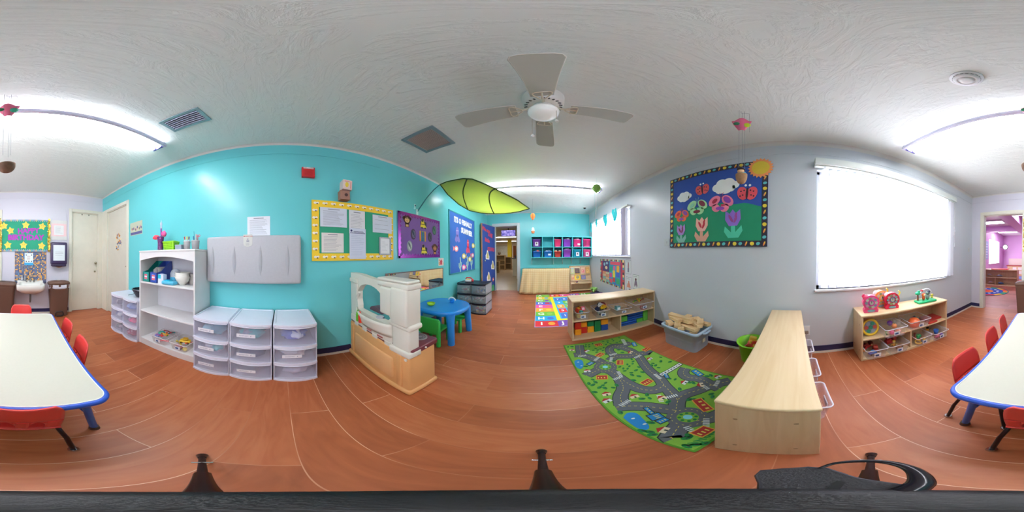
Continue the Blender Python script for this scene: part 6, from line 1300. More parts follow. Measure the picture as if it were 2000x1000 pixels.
# the upper back wall with its arch
Mx = Matrix.Rotation(R(90), 4, 'X')    # prism in x-z, extruded towards -y
def kprism(poly, y0, y1, name, m_=KW, parent=None):
    mb = MB(); mb.M = Mx; mb.prism([(kx(x), z) for x, z in poly], -ky(y1), -ky(y0)); return build(name, mb, m_, parent or t)
# wall pieces around the opening
kprism([(-1.56, .42), (-1.575, .955), (-1.42, .958), (-1.42, .70), (-1.405, .64), (-1.405, .42)], .705, .765, 'window_wall_left')
kprism([(-1.405, .42), (-1.405, .60), (-.90, .60), (-.90, .42)], .705, .765, 'window_wall_bottom')
kprism([(-.90, .42), (-.90, .65), (-.93, .69), (-1.0, .70), (-1.0, .95), (-.98, .957), (-.715, .965), (-.715, .42)], .705, .775, 'window_wall_right')
top = [(-1.42, .958), (-1.35, .955), (-1.25, .945), (-1.12, .935), (-1.0, .94), (-1.0, .79)] + [(-1.20 + .195*math.cos(a), .79 + .088*math.sin(a)) for a in [PI*i/14 for i in range(1, 14)]] + [(-1.42, .78)]
kprism(top, .705, .765, 'arch_header')
mb = MB(); mb.box(kx(-1.47), ky(.690), .70, kx(-1.40), ky(.71), .86, .01, 2).box(kx(-1.585+.008), ky(.69), .86, kx(-1.40), ky(.71), .905, .01, 2); mb.tube([(kx(-1.42), ky(.70), .72), (kx(-1.385), ky(.70), .745), (kx(-1.37), ky(.70), .78)], .014, 8); build('window_moulding', mb, KW, t)
mb = MB(); mb.box(kx(-1.0), ky(.675), .69, kx(-.80), ky(.71), .905, .02, 3).box(kx(-.86), ky(.665), .655, kx(-.70), ky(.80), .915, .014, 3); mb.box(kx(-1.03), ky(.675), .905, kx(-.695), ky(.805), .945, .012, 3).box(kx(-1.03), ky(.675), .945, kx(-.70), ky(.795), .967, .01, 2); build('upper_cupboard', mb, KW, t)
mb = MB(); mb.box(kx(-.90), ky(.675), .625, kx(-.685), ky(.80), .668, .016, 3).box(kx(-.87), ky(.69), .43, kx(-.705), ky(.785), .63, .012, 3).box(kx(-.89), ky(.675), .40, kx(-.69), ky(.79), .455, .014, 3); build('corner_pillar', mb, KW, t)
mb = MB(); mb.grid(lambda u, v: (kx(-1.43 + .55*u), ky(.70 - .075*math.sin(PI*u)**.7*(.55+.45*v)), .505 + .11*v), 20, 4, .012); mb.grid(lambda u, v: (kx(-1.43 + .55*u), ky(.70 - .075*math.sin(PI*u)**.7*(.55)*(1-v)), .507), 20, 2); build('window_planter', mb, KW, t)
mb = MB()
for x in (-1.47, -1.31, -1.14, -.97): mb.box(kx(x), ky(.694), .405, kx(x+.075), ky(.708), .455, .006, 2)
mb.box(kx(-1.56), ky(.697), .44, kx(-.88), ky(.707), .51, .006, 2); build('clip_strip', mb, KW, t)
mb = MB(); 
for x in (-1.22, -1.06): mb.box(kx(x), ky(.690), .455, kx(x+.07), ky(.698), .468, .002, 1)
build('maroon_tabs', mb, mat('#b0605a', .4), t)
mb = MB(); mb.M = Mx; mb.prism([(kx(-1.245)+.10*math.cos(a), .60+.052*math.sin(a)) for a in [PI*i/16 for i in range(17)]], -ky(.86), -ky(.80)); build('backsplash_shelf', mb, mat('#5a4a58', .5), t)
build('faucet', MB().tube([(kx(-.87), ky(.775), .468), (kx(-.87), ky(.775), .51), (kx(-.875), ky(.79), .52), (kx(-.885), ky(.81), .50)], .008, 8), mat('#b9b6ae', .3), t)
def bottle(label, x, c): 
    t2 = thing('squeeze_bottle', label, 'bottle', (x, .652, .512)); build('body', MB().box(-.016, -.013, 0, .016, .013, .075, .006, 2), c_(c), t2); build('cap', MB().lathe([(.012, .075), (.014, .085), (.008, .10), (.004, .115), (0, .118)], seg=14), c_(c), t2)
bottle('green toy squeeze bottle in the kitchen window planter', -1.31, '#6fc02c'); bottle('red toy squeeze bottle in the kitchen window planter', -1.265, '#ea3a22')
t = thing('toy_pan', 'grey and white toy pan at the right of the kitchen window', 'toy', (-1.09, .742, .6), R(20)); build('pan', MB().lathe([(0, 0), (.03, 0), (.034, .012), (.031, .012), (0, .004)], seg=22), mat('#c8c4cc', .3), t); build('handle', MB().box(.03, -.005, .004, .045, .005, .012, .002, 1), mat('#3a2a5a', .4), t)
blob('toy_cup', 'small pale blue toy cup between the kitchen burners', 'toy', [c_('#6ac4e8'), c_('#4aa8d8')], (-.865, .925, .4685), 'cup', .55, .5)

# ================================================================ BLUE TABLE AND GREEN CHAIRS
BL = mat('#1b90e8', .35, coat=.2); GC = mat('#32b24a', .4, coat=.1)
t = thing('activity_table', 'blue plastic toddler table with thick rounded legs', 'table', (-1.20, 1.83, 0))
tp = []
for i in range(48):
    a = 2*PI*i/48; r = .315*(1 + .085*abs(math.sin(2*a))**1.6) ; tp.append((r*math.cos(a), r*math.sin(a)))
def lay(k, z): return [(x*k, y*k, z) for x, y in tp]
L_ = [lay(.93, .385), lay(1.0, .395), lay(1.03, .42), lay(1.02, .445), lay(.97, .455), lay(.94, .448)]; n = 48; V = [p for l in L_ for p in l]
mb = MB(); mb.add(V, [(i*n+k, i*n+(k+1) % n, (i+1)*n+(k+1) % n, (i+1)*n+k) for i in range(5) for k in range(n)], True); mb.add(L_[0], [list(range(n))[::-1]], False); mb.add(L_[-1], [list(range(n))], False); build('tabletop', mb, BL, t)
for sx in (-1, 1):
    for sy in (-1, 1):
        mb = MB(); cx, cy = .235*sx, .225*sy
        L_ = []
        for z, k, o in ((0, .9, .02), (.01, 1.0, .02), (.25, 1.05, .008), (.36, 1.25, 0), (.42, 1.5, -.01)):
            L_.append([(cx+sx*o + .042*k*math.cos(a)*(1 if True else 1), cy+sy*o + .042*k*math.sin(a), z) for a in [2*PI*i/18 for i in range(18)]])
        V = [p for l in L_ for p in l]; mb.add(V, [(i*18+k, i*18+(k+1) % 18, (i+1)*18+(k+1) % 18, (i+1)*18+k) for i in range(4) for k in range(18)], True); mb.add(L_[0], [list(range(18))[::-1]], False)
        build('leg', mb, BL, t)
def gchair(label, loc, rz, first=None):
    if first: return dup(first, label, loc, rz)
    t = thing('toddler_chair', label, 'chair', loc, rz, 'green toddler chairs')
    build('seat', MB().box(-.125, -.115, .185, .125, .12, .215, .012, 3), GC, t)
    build('backrest', MB().box(-.14, -.15, .17, .14, -.118, .385, .014, 3), GC, t)
    for sx in (-1, 1):
        for y0, y1 in ((-.152, -.105), (.075, .118)): build('leg', MB().box(sx*.145, y0, 0, sx*.105, y1, .215 if y0 > 0 else .36, .012, 3), GC, t)
    return t
gc = gchair('green toddler chair with its back towards the toy kitchen', (-1.17, 1.585, 0), R(4))
gchair('green toddler chair tucked under the far side of the blue table', (-1.13, 2.06, 0), R(172), gc)
t = thing('toy_bowl', 'lime green toy bowl on the blue toddler table', 'bowl', (-1.315, 1.70, .449)); build('bowl', MB().lathe([(0, 0), (.03, 0), (.05, .02), (.056, .04), (.052, .04), (.045, .02), (0, .006)], seg=24), c_('#9ad01c'), t); build('leaf', MB().sph((0, 0, .02), (.035, .03, .012)), c_('#b4dc3a'), t)
t = thing('toy_teapot', 'blue toy handbag shape with a white arched handle on the table', 'toy', (-1.155, 1.975, .449)); build('body', MB().box(-.03, -.02, 0, .03, .02, .05, .012, 3), BL, t)
build('handle', MB().tube([(.055*math.cos(a), 0, .03 + .045*math.sin(a)) for a in [R(10+160*i/12) for i in range(13)]], .009, 8), c_('#eceef2'), t)
t = thing('toy_plate', 'pale blue toy plate on the green chair seat', 'plate', (-1.20, 1.60, .2155), R(20)); build('plate', MB().lathe([(0, 0), (.04, 0), (.055, .01), (.05, .012), (0, .004)], seg=4, smooth=False), c_('#5cc0e8'), t); build('spoon', MB().tube([(0, 0, .01), (.05, .03, .03)], .005, 6), c_('#7cd0f0'), t)

# ================================================================ CREAM TABLE AND RED CHAIRS
t = thing('school_table', 'rectangular cream laminate table with a blue edge band', 'table', (.028, -1.08, 0))
TT = mat('#c2bfb0', .35, vary=.03, scale=90); EB = mat('#2a53b8', .35)
mb = MB(); mb.prism(rrect(-.298, -.615, .298, .615, .055, 8), .474, .502); build('tabletop', mb, TT, t)
mb = MB(); mb.tube([(x, y, .488) for x, y in rrect(-.299, -.616, .299, .616, .055, 8)], .0150, 8, closed=True, flat=1.0); build('edge_band', mb, EB, t)
mb = MB(); mb.tube([(x, y, .5022) for x, y in rrect(-.294, -.611, .294, .611, .05, 8)], .0022, 5, closed=True); build('edge_line', mb, mat('#f2f2f0', .3), t)
for sx in (-1, 1):
    for sy in (-1, 1):
        ly = .49 if sy > 0 else .565
        mb = MB(); mb.cyl((sx*.235, sy*(ly+.02), .475), (sx*.295, sy*ly, .028), .019, .017, seg=16); lg = build('leg', mb, mat('#2f5fae', .35, .2), t)
        build('foot', MB().cyl((sx*.296, sy*ly, .03), (sx*.298, sy*ly, 0), .021, .024, seg=16), mat('#4a3428', .5), lg)
        build('brace', MB().tube([(sx*.268, sy*(ly+.01), .22), (sx*.20, sy*(ly-.02), .36), (sx*.13, sy*(ly-.06), .47)], .006, 6), mat('#2f5fae', .35, .2), t)
RC = mat('#d23a34', .38, coat=.15); DL = mat('#2a2024', .3, .6)
def rchair():
    t = thing('school_chair', '', 'chair', (0, 0, 0), 0, 'red school chairs'); t['label'] = 'x'
    # back shell with two slots: solid upper band, three ribs
    def bk(x, v):    # v 0..1 from seat to top
        z = .275 + .245*v; y = -.13 - .045*v - .02*(1 - (x/.13)**2)*v; return (x, y, z)
    hw = lambda v: .118 + .008*math.sin(PI*v) - .05*max(0, v-.75)**2*8
    mb = MB(); mb.grid(lambda u, v: bk((u*2-1)*hw(.42+.58*v), .42+.58*v), 16, 9, .008)
    for c0, c1 in ((-1.0, -.58), (-.17, .17), (.58, 1.0)):
        mb.grid(lambda u, v: bk((c0 + (c1-c0)*u)*hw(.42*v), .42*v), 4, 6, .008)
    for c0, c1 in ((-.58, -.17), (.17, .58)):
        mb.grid(lambda u, v: bk((c0 + (c1-c0)*u)*hw(.4), .42 - (.20*(abs(u*2-1)**1.8))*(1-v)), 8, 2, .008)
    build('backrest', mb, RC, t)
    mb = MB(); mb.grid(lambda u, v: ((u*2-1)*(.122 + .01*math.sin(PI*v)), -.135 + .235*v, .28 + .008*((u*2-1)**2) - .018*max(0, v-.8)*5*.5 - .006*math.sin(PI*v)), 12, 12, .010); build('seat', mb, RC, t)
    for sx in (-1, 1):
        mb = MB(); mb.tube([(sx*.09, -.06, .264), (sx*.115, -.11, .25), (sx*.14, -.138, .15), (sx*.155, -.158, .012)], .0105, 8); lg = build('leg', mb, DL, t); build('glide', MB().cyl((sx*.155, -.158, .014), (sx*.156, -.16, 0), .017, .02, seg=16), CHROME, lg)
        mb = MB(); mb.tube([(sx*.09, .05, .264), (sx*.115, .075, .25), (sx*.13, .09, .15), (sx*.14, .105, .012)], .0105, 8); lg = build('leg', mb, DL, t); build('glide', MB().cyl((sx*.14, .105, .014), (sx*.141, .107, 0), .017, .02, seg=16), CHROME, lg)
    build('under_frame', MB().tube([(-.09, -.06, .262), (-.09, .05, .262), (.09, .05, .262), (.09, -.06, .262)], .009, 8, closed=True), DL, t)
    return t
rc0 = rchair(); spots = [(.010, -.595, 180+180, 'red school chair at the table\'s near end, its back to the camera'), (.055, -1.80, 0+0, 'red school chair at the table\'s far end in front of the sink'),
 (-.205, -1.40, 90, 'red school chair on the closet side of the table, nearer the trash can'), (-.20, -1.03, 90, 'red school chair on the closet side of the table, nearer the camera'),
 (.262, -.76, -90, 'red school chair on the window side, nearest the camera'), (.262, -1.165, -90, 'red school chair on the window side, middle of three'), (.265, -1.485, -90, 'red school chair on the window side, farthest from the camera')]
for i, (x, y, a, lb) in enumerate(spots):
    # sitter faces +y in the chair's own frame
    rz = {0: PI, 1: 0.0, 2: -PI/2, 3: -PI/2, 4: PI/2, 5: PI/2, 6: PI/2}[i] + R([2, -2, 3, -3, -3, 3, 6][i])
    o = rc0 if i == 0 else dup(rc0)
    o.location = (x, y, 0); o.rotation_euler = (0, 0, rz); o['label'] = lb
    if i == 0: near_chair = o

near_chair.scale = (.93, 1, 1.08)

# ================================================================ TUB OF BLOCKS, GREEN BUCKET
t = thing('storage_tub', 'grey-blue plastic tote heaped with wooden blocks by the white wall', 'tub', (1.455, 1.13, 0)); TB = mat('#a9bccf', .4)
def rr_(w, d, z, r=.05): return [(x, y, z) for x, y in rrect(-w, -d, w, d, r, 6)]
L_ = [rr_(.135, .215, 0), rr_(.14, .22, .01), rr_(.143, .225, .15), rr_(.15, .235, .155), rr_(.155, .24, .235), rr_(.172, .258, .24), rr_(.174, .26, .268), rr_(.165, .25, .275), rr_(.152, .236, .27), rr_(.135, .215, .012)]
n = len(L_[0]); V = [p for l in L_ for p in l]; mb = MB(); mb.add(V, [(i*n+k, i*n+(k+1) % n, (i+1)*n+(k+1) % n, (i+1)*n+k) for i in range(len(L_)-1) for k in range(n)], True); mb.add(L_[0], [list(range(n))[::-1]], False); mb.add(L_[-1], [list(range(n))], False); build('tub', mb, TB, t)
mb = MB(); mb.tube([(-.055, -.262, .245), (-.05, -.285, .25), (.05, -.285, .25), (.055, -.262, .245)], .012, 8); build('handle', mb, TB, t)
mb = MB(); mb.box(-.02, -.2325, .10, .03, -.2285, .19, .001, 1); build('label', mb, mat('#c4c0a8', .6), t)
PN = [PINE]
blk = [(0, 0, .14, 0, 0, 0, .14)]
rd = random.Random(21)
def wb(label, x, y, z, l, rz, rx=0, ry=0, w=.07, h=.036):
    o = one('wooden_block', MB().box(-l/2, -w/2, -h/2, l/2, w/2, h/2, .004, 2), PINE, label, 'wooden block', (1.455+x, 1.13+y, z), (R(rx), R(ry), R(rz)), 'wooden blocks in the tote'); return o
wl = [(-.10, .165, .285, .14, 60, 0, 6, 'short block at the tote\'s far corner, nearest the brick shelf'), (-.075, .07, .292, .16, 40, 8, -4, 'block lying behind the front left rim of the tote'), (-.03, .14, .322, .20, 75, 5, 3, 'long thin block leaning at the heap\'s upper left'),
 (.03, .155, .335, .24, 100, -6, -5, 'long wide block at the heap\'s top left'), (.015, .05, .345, .26, 85, 4, 5, 'longest block lying across the heap\'s peak'), (-.005, -.02, .320, .14, 70, 10, 10, 'stubby block below the heap\'s peak, facing the camera'),
 (-.06, -.05, .278, .30, 80, 4, 4, 'long block along the front rim of the tote'), (-.10, -.01, .27, .12, 35, -12, 5, 'block dipping into the tote at its front middle'), (.03, -.10, .305, .24, 60, 8, 3, 'long block at the right, above the tote\'s handle'),
 (.07, -.02, .325, .13, 120, 0, 12, 'short block behind the heap\'s peak by the wall'), (.09, -.11, .325, .16, 60, 5, -5, 'block near the wall at the heap\'s right'), (.10, .05, .335, .12, 20, 6, 8, 'small block pressed to the wall at the heap\'s middle'),
 (.045, -.16, .335, .14, 30, 0, 0, 'block on the far right of the heap above the rim'), (.09, -.19, .30, .13, 80, 4, 4, 'block overhanging the tote\'s right end'), (.05, -.05, .28, .2, 10, 0, 0, 'block buried in the middle of the heap'), (-.06, .15, .255, .16, 100, 0, 0, 'block buried under the heap\'s left end'), (.0, .02, .262, .22, 45, 0, 0, 'block buried under the heap\'s peak'), (-.03, -.14, .245, .16, 15, 0, 0, 'block lying low at the tote\'s handle end')]
for x, y, z, l, rz, rx, ry, lb in wl: wb('plain wooden ' + lb, x, y, z, l, rz, rx, ry)
t = thing('bucket', 'lime green round bucket between the long shelf and the wall', 'bucket', (1.45, .375, 0)); build('wall', MB().lathe([(0, 0), (.095, 0), (.10, .01), (.135, .235), (.145, .235), (.145, .245), (.13, .245), (.096, .014), (0, .012)], seg=36), mat('#7cc81e', .35), t)
build('rim', MB().tube([(.142*math.cos(a), .142*math.sin(a), .24) for a in [2*PI*i/36 for i in range(36)]], .006, 6, closed=True), mat('#8ad42a', .35), t)
for i, (x, y, z, c, k, lb) in enumerate([(.0, .02, .12, '#ee4a4a', 'train', 'red toy train car in the green bucket'), (-.04, -.02, .10, '#d87a4a', 'car', 'orange toy car in the green bucket'), (.03, -.04, .11, '#c8303a', 'block', 'crimson toy block in the green bucket'), (-.02, .05, .13, '#e85a7a', 'stick', 'pink toy bar in the green bucket'), (.04, .04, .05, '#7a3a8a', 'ball', 'violet toy ball low in the green bucket'), (-.03, .0, .03, '#b8402c', 'ball', 'brick-red toy ball low in the green bucket')]): blob('toy_piece', lb, 'toy', [c_(c), c_('#e8c04a'), c_('#333')], (1.45+x, .375+y, z+.05), k, 1.15, i, .2)

# ================================================================ RUGS
ROADS= [[(-0.3, -0.653), (-0.206, -0.604), (-0.159, -0.585)], [(-0.075, -0.488), (0.027, -0.41), (0.098, -0.398), (0.19, -0.439), (0.294, -0.475), (0.402, -0.572)], [(0.294, -0.475), (0.334, -0.365), (0.279, -0.275), (0.33, -0.195), (0.441, -0.175)], [(0.027, -0.41), (0.069, -0.318), (0.099, -0.229), (0.141, -0.144), (0.163, 0.023), (0.234, 0.234), (0.251, 0.303)], [(0.099, -0.229), (0.015, -0.245), (-0.053, -0.172), (-0.079, -0.053), (-0.087, 0.048), (-0.096, 0.142), (-0.115, 0.174)], [(-0.067, -0.476), (-0.131, -0.353), (-0.228, -0.28), (-0.319, -0.267)], [(-0.237, -0.267), (-0.204, -0.175), (-0.125, -0.097), (-0.091, 0.039)], [(-0.176, 0.221), (-0.316, 0.157)], [(-0.103, 0.315), (-0.152, 0.425), (-0.244, 0.534), (-0.355, 0.543)], [(-0.244, 0.534), (-0.206, 0.742)], [(-0.035, 0.326), (0.06, 0.382), (0.165, 0.31), (0.251, 0.303), (0.353, 0.265), (0.473, 0.222)], [(0.049, 0.387), (0.043, 0.529), (0.14, 0.605), (0.237, 0.538), (0.401, 0.578)], [(0.251, 0.303), (0.246, 0.443), (0.146, 0.584)], [(0.294, -0.475), (0.276, -0.552)], [(-0.088, -0.615), (-0.014, -0.662), (.04, -.68)]]
RBS= [(-0.081, -0.565), (-0.113, 0.239)]
LAKES= [[(-0.298, -0.38), (-0.257, -0.343), (-0.218, -0.374), (-0.232, -0.436), (-0.247, -0.502), (-0.277, -0.532), (-0.301, -0.507), (-0.301, -0.45)], [(-0.335, 0.421), (-0.297, 0.451), (-0.256, 0.416), (-0.279, 0.311), (-0.319, 0.264), (-0.349, 0.327)]]
REDS= [(0.04, -0.12), (-0.002, 0.681), (0.034, 0.253), (-0.202, 0.099), (0.062, -0.551), (-0.154, -0.69), (-0.07, 0.467), (0.387, 0.331)]
BLUES= [(-0.175, -0.456), (-0.178, -0.504), (0.354, 0.506), (0.386, -0.301), (-0.211, 0.34), (-0.161, -0.391), (0.203, -0.148)]
HOUSES= [(-0.261, -0.114), (-0.291, -0.185), (-0.019, -0.331), (0.293, 0.159), (-0.236, -0.566), (0.414, -0.462), (-0.307, 0.65), (-0.168, 0.588), (-0.131, -0.217), (-0.274, 0.23), (0.257, -0.415), (0.219, -0.305), (0.219, 0.373)]
TREES= [(-0.318, 0.05), (-0.269, 0.053), (-0.268, -0.022), (-0.24, -0.042), (-0.319, -0.066), (-0.154, -0.043), (-0.02, -0.045), (0.044, -0.019), (0.079, 0.069), (0.104, 0.014), (0.013, 0.025), (-0.059, -0.248), (-0.024, -0.389), (-0.111, -0.267), (-0.284, -0.328), (-0.228, -0.486), (-0.291, -0.572), (-0.284, -0.548), (-0.234, -0.676), (-0.211, -0.669), (-0.26, -0.731), (-0.285, -0.717), (-0.236, -0.748), (0.192, -0.533), (0.168, -0.555), (0.256, 0.033), (0.338, 0.056), (0.389, -0.009), (0.23, 0.055), (0.189, -0.189), (0.133, -0.338), (0.239, -0.33), (0.251, -0.36), (0.408, -0.41), (0.384, -0.39), (-0.002, 0.311), (0.15, 0.413), (-0.016, 0.461), (-0.263, 0.307), (0.082, -0.478), (0.069, -0.46), (-0.3, -0.522), (-0.298, 0.025), (0.142, 0.483), (-0.292, 0.726)]
rug = thing('road_rug', 'green play rug printed with grey roads, ponds and houses', 'rug', (.65, 1.0, 0))
GR = mat('#78ab3a', .9, bump=.3, scale=300, vary=.1); corners = [(-.378, .778), (.390, .788), (.475, -.745), (-.309, -.762)]
def inset(k): cx = sum(p[0] for p in corners)/4; cy = sum(p[1] for p in corners)/4; return [(cx+(x-cx)*(1-k), cy+(y-cy)*(1-k*.5)) for x, y in corners]
mb = MB(); mb.prism(corners, 0, .007); build('binding', mb, mat('#4f8a22', .9), rug)
mb = MB(); mb.m = 0; mb.prism(inset(.03), .007, .0075); z = .0075
def inq(x, y, mrg=.02):
    P = corners
    for i in range(4):
        a, c = P[i], P[(i+1) % 4]; ex, ey = c[0]-a[0], c[1]-a[1]; l = math.hypot(ex, ey)
        if (ex*(y-a[1]) - ey*(x-a[0]))/l > -mrg: return False
    return True
def smooth(p, it=2):
    for _ in range(it):
        q = [p[0]]
        for i in range(len(p)-1): a, c = p[i], p[i+1]; q += [(a[0]*.75+c[0]*.25, a[1]*.75+c[1]*.25), (a[0]*.25+c[0]*.75, a[1]*.25+c[1]*.75)]
        q.append(p[-1]); p = q
    return p
def clipin(p):
    o = []
    for x, y in p:
        y = max(-.70, min(.74, y)); hi = .390 + (.788-y)/1.533*.085 - .05; lo = -.378 + (.778-y)/1.54*.069 + .05; o.append((max(lo, min(hi, x)), y))
    k = []
    for q, s_ in zip(o, p):
        if math.hypot(q[0]-s_[0], q[1]-s_[1]) > .03 or (k and math.hypot(q[0]-k[-1][0], q[1]-k[-1][1]) < .008): continue
        k.append(q)
    return k
zz = 0
for r_ in ROADS:
    p = clipin(smooth(r_)); zz += 1; dz = zz*.00002
    mb.m = 2; mb.ribbon(p, .096, z, z+.0003+dz); 
for r_ in ROADS:
    p = clipin(smooth(r_)); zz += 1; dz = zz*.00002
    mb.m = 1; mb.ribbon(p, .084, z, z+.0006+dz)
for (x, y) in RBS: mb.m = 1; mb.prism(ell(x, y, .098, .098, 28), z, z+.00135); mb.m = 0; mb.prism(ell(x, y, .05, .05, 24), z, z+.0017); mb.m = 5; mb.prism(ell(x, y, .022, .022, 14), z, z+.0019)
for (x, y) in RBS:
    for i in range(8): a = 2*PI*i/8; mb.m = 3; mb.prism(ell(x+.038*math.cos(a), y+.038*math.sin(a), .009, .009, 8), z, z+.0019)
    for i in range(16): a = 2*PI*i/16; mb.m = 4; mb.prism(ell(x+.076*math.cos(a), y+.076*math.sin(a), .0055, .002, 6, a+PI/2), z, z+.0017)
for r_ in ROADS:
    p = clipin(smooth(r_)); acc = 0
    for i in range(len(p)-1):
        a, c = Vector(p[i]), Vector(p[i+1]); l = (c-a).length
        if l < 1e-4: continue
        k = 0.0
        while k < l:
            if int((acc+k)/.016) % 2 == 0: q = a.lerp(c, k/l); d_ = (c-a).normalized(); mb.m = 4; mb.ribbon([q, q + d_*.007], .0035, z, z+.00155)
            k += .008
        acc += l
def cross(x, y, ang):
    for i in range(6): u = -.035+.014*i; mb.m = 6; dx, dy = math.cos(R(ang)), math.sin(R(ang)); cx_, cy_ = x+dx*u, y+dy*u; mb.ribbon([(cx_ + dy*.014, cy_ - dx*.014), (cx_ - dy*.014, cy_ + dx*.014)], .007, z, z+.0017)
for x, y, a in ((-.215, -.255, 20), (-.06, .09, 80), (-.10, .04, 10), (-.03, -.33, 60), (.03, -.36, -20), (.15, -.11, 80), (.23, .26, 10), (-.01, .34, 60), (-.24, .50, 0), (-.17, -.65, 70), (.05, .42, 0), (.25, -.45, 70), (.33, -.50, 10), (-.08, -.66, 30), (-.13, .40, 40)): cross(x, y, a)
for l in LAKES: mb.m = 7; mb.prism(smooth(l + [l[0]], 2)[:-1], z, z+.0016); cx_ = sum(q[0] for q in l)/len(l); cy_ = sum(q[1] for q in l)/len(l); mb.m = 6; mb.prism(ell(cx_, cy_+.03, .010, .006, 10), z, z+.0018); mb.prism(ell(cx_+.01, cy_-.04, .010, .006, 10), z, z+.0018)
rd = random.Random(3)
def bldg(x, y, w, h, m_, m2, a):
    M0 = mb.M; mb.M = Matrix.Translation((x, y, 0)) @ Matrix.Rotation(R(a), 4, 'Z'); mb.m = m2; mb.prism(rect(-w/2-.006, -h/2-.006, w/2+.006, h/2+.006), z, z+.0018); mb.m = m_; mb.prism(rect(-w/2, -h/2, w/2, h/2), z, z+.0021); mb.m = 4
    for i in range(3): mb.prism(rect(-w*.4+w*.3*i, -h*.3, -w*.4+w*.3*i+w*.12, h*.1), z, z+.0023)
    mb.M = M0
for i, (x, y) in enumerate(REDS): bldg(x, y, .075 if i != 4 else .13, .05, 8, 9, (10, 5, 60, -20, 60, -5, 30, 10)[i])
for i, (x, y) in enumerate(BLUES): bldg(x, y, (.05, .05, .09, .10, .06, .07, .06)[i], (.06, .03, .04, .045, .035, .02, .025)[i], 7, 2, (80, 0, 70, 70, 30, 80, 60)[i])
for i, (x, y) in enumerate(HOUSES):
    s_ = .026; M0 = mb.M; mb.M = Matrix.Translation((x, y, 0)) @ Matrix.Rotation(rd.random()*1.2-.4, 4, 'Z'); mb.m = (10, 6)[i % 2]; mb.prism(rect(-s_, -s_*.8, s_, s_*.3), z, z+.0019); mb.m = 8; mb.prism([(-s_*1.2, s_*.2), (s_*1.2, s_*.2), (0, s_*1.1)], z, z+.0021); mb.m = 2; mb.prism(rect(-s_*.2, -s_*.8, s_*.25, -s_*.2), z, z+.0022); mb.M = M0
for x, y in TREES: mb.m = 3; a = rd.random()*3; mb.prism(ell(x, y, .021, .013, 10, a), z, z+.0017); mb.m = 2; mb.prism(ell(x+.004, y-.003, .009, .004, 8, a), z, z+.0018)
M0 = mb.M; mb.M = Matrix.Translation((.31, -.105, 0)) @ Matrix.Rotation(R(2), 4, 'Z'); mb.m = 2; mb.prism(rect(-.135, -.025, .12, .022), z, z+.0017); mb.m = 6; mb.prism(rect(-.13, -.018, .115, .016), z, z+.0019); mb.m = 2
for i in range(7): mb.prism(rect(-.12+.034*i, -.006, -.10+.034*i, .004), z, z+.0021)
mb.M = Matrix.Translation((.29, .62, 0)) @ Matrix.Rotation(R(75), 4, 'Z'); mb.m = 6
for i in range(5): mb.prism(rect(-.07+.03*i, -.02, -.05+.03*i, .02), z, z+.0021)
mb.M = M0
# small shrubs scattered over the green between the roads
RP = [q for r_ in ROADS for q in clipin(smooth(r_))]; taken = RP + REDS + BLUES + HOUSES
for i in range(700):
    x, y = -.38+.85*rd.random(), -.74+1.5*rd.random()
    if not inq(x, y, .03) or any(math.hypot(x-q[0], y-q[1]) < .062 for q in taken) or any(math.hypot(x-q[0], y-q[1]) < .11 for q in RBS) or any(math.hypot(x-q[0], y-q[1]) < .034 for q in TREES) or math.hypot((x-.31)/2.2, y+.105) < .07 or math.hypot(x+.26, y+.44) < .12 or math.hypot(x+.3, y-.36) < .12: continue
    TREES.append((x, y)); a = rd.random()*3; mb.m = 3; mb.prism(ell(x, y, .017, .010, 8, a), z, z+.0017); mb.m = 2; mb.prism(ell(x+.003, y-.003, .007, .003, 6, a), z, z+.0018)
# the field in the corner
for i in range(9): mb.m = 3; mb.ribbon([(-.29+.035*i*.7, -.70-.004*i), (-.25+.035*i*.7, -.735)], .006, z, z+.0017)
build('printed_pile', mb, [GR, mat('#5b5f66', .9), mat('#2c3a34', .9), mat('#1c7a3c', .9), mat('#d8c45a', .9), mat('#7fd0e0', .9), mat('#cfd4d4', .9), mat('#2480c0', .9), mat('#a8302c', .9), mat('#e0a03c', .9), mat('#d8c8a8', .9)], rug)
# alphabet rug
t = thing('alphabet_rug', 'bright letter-and-picture rug behind the brick shelf', 'rug', (.72, 3.42, 0)); mb = MB(); mb.prism(rect(-.78, -1.07, .78, 1.07), 0, .006); build('binding', mb, mat('#b7a3c8', .9), t)
mb = MB(); CL = ['#d8303a', '#7a4fa8', '#2fa8d8', '#6fb83c', '#f0a43a', '#e8559a', '#4a6fc8', '#8ac04a', '#e8c83a', '#e86a6a']; z = .006
rows = 9; hgt = 2.10/rows; k = 0
def tile(x0, y0, x1, y1, c, ch):
    mb.m = c; mb.prism(rect(x0, y0, x1, y1), z, z+.0008); mb.m = 10; mb.text(ch, min(x1-x0, y1-y0)*.72, x0+(x1-x0)*.28, (y0+y1)/2, z+.0008, .0004, bold=.004); mb.m = (c+4) % 10; mb.prism(ell(x0+(x1-x0)*.72, (y0+y1)/2, (x1-x0)*.16, (y1-y0)*.28, 12), z, z+.0012)
al = 'ABCDEFGHIJKLMNOPQRSTUVWXYZ'
for i in range(rows):
    for sx, x0 in ((0, -.77), (1, .42)): tile(x0, -1.05+i*hgt, x0+.35, -1.05+(i+1)*hgt, (0, 2, 3, 4, 5, 6, 7, 8, 3)[(i+sx*3) % 9], al[(rows-1-i + sx*13) % 26])
for j in range(3):
    for row, y0 in ((0, -1.05), (1, 1.05-hgt)): tile(-.42+j*.28, y0, -.42+(j+1)*.28, y0+hgt, (1, 0, 5)[(j+row) % 3], al[(9+j+row*9) % 26])
mb.m = 11; mb.prism(rect(-.42, -1.05+hgt, .42, 1.05-hgt), z, z+.0007); mb.m = 2; mb.prism(rect(-.35, -1.05+hgt+.07, .35, 1.05-hgt-.07), z, z+.0010)
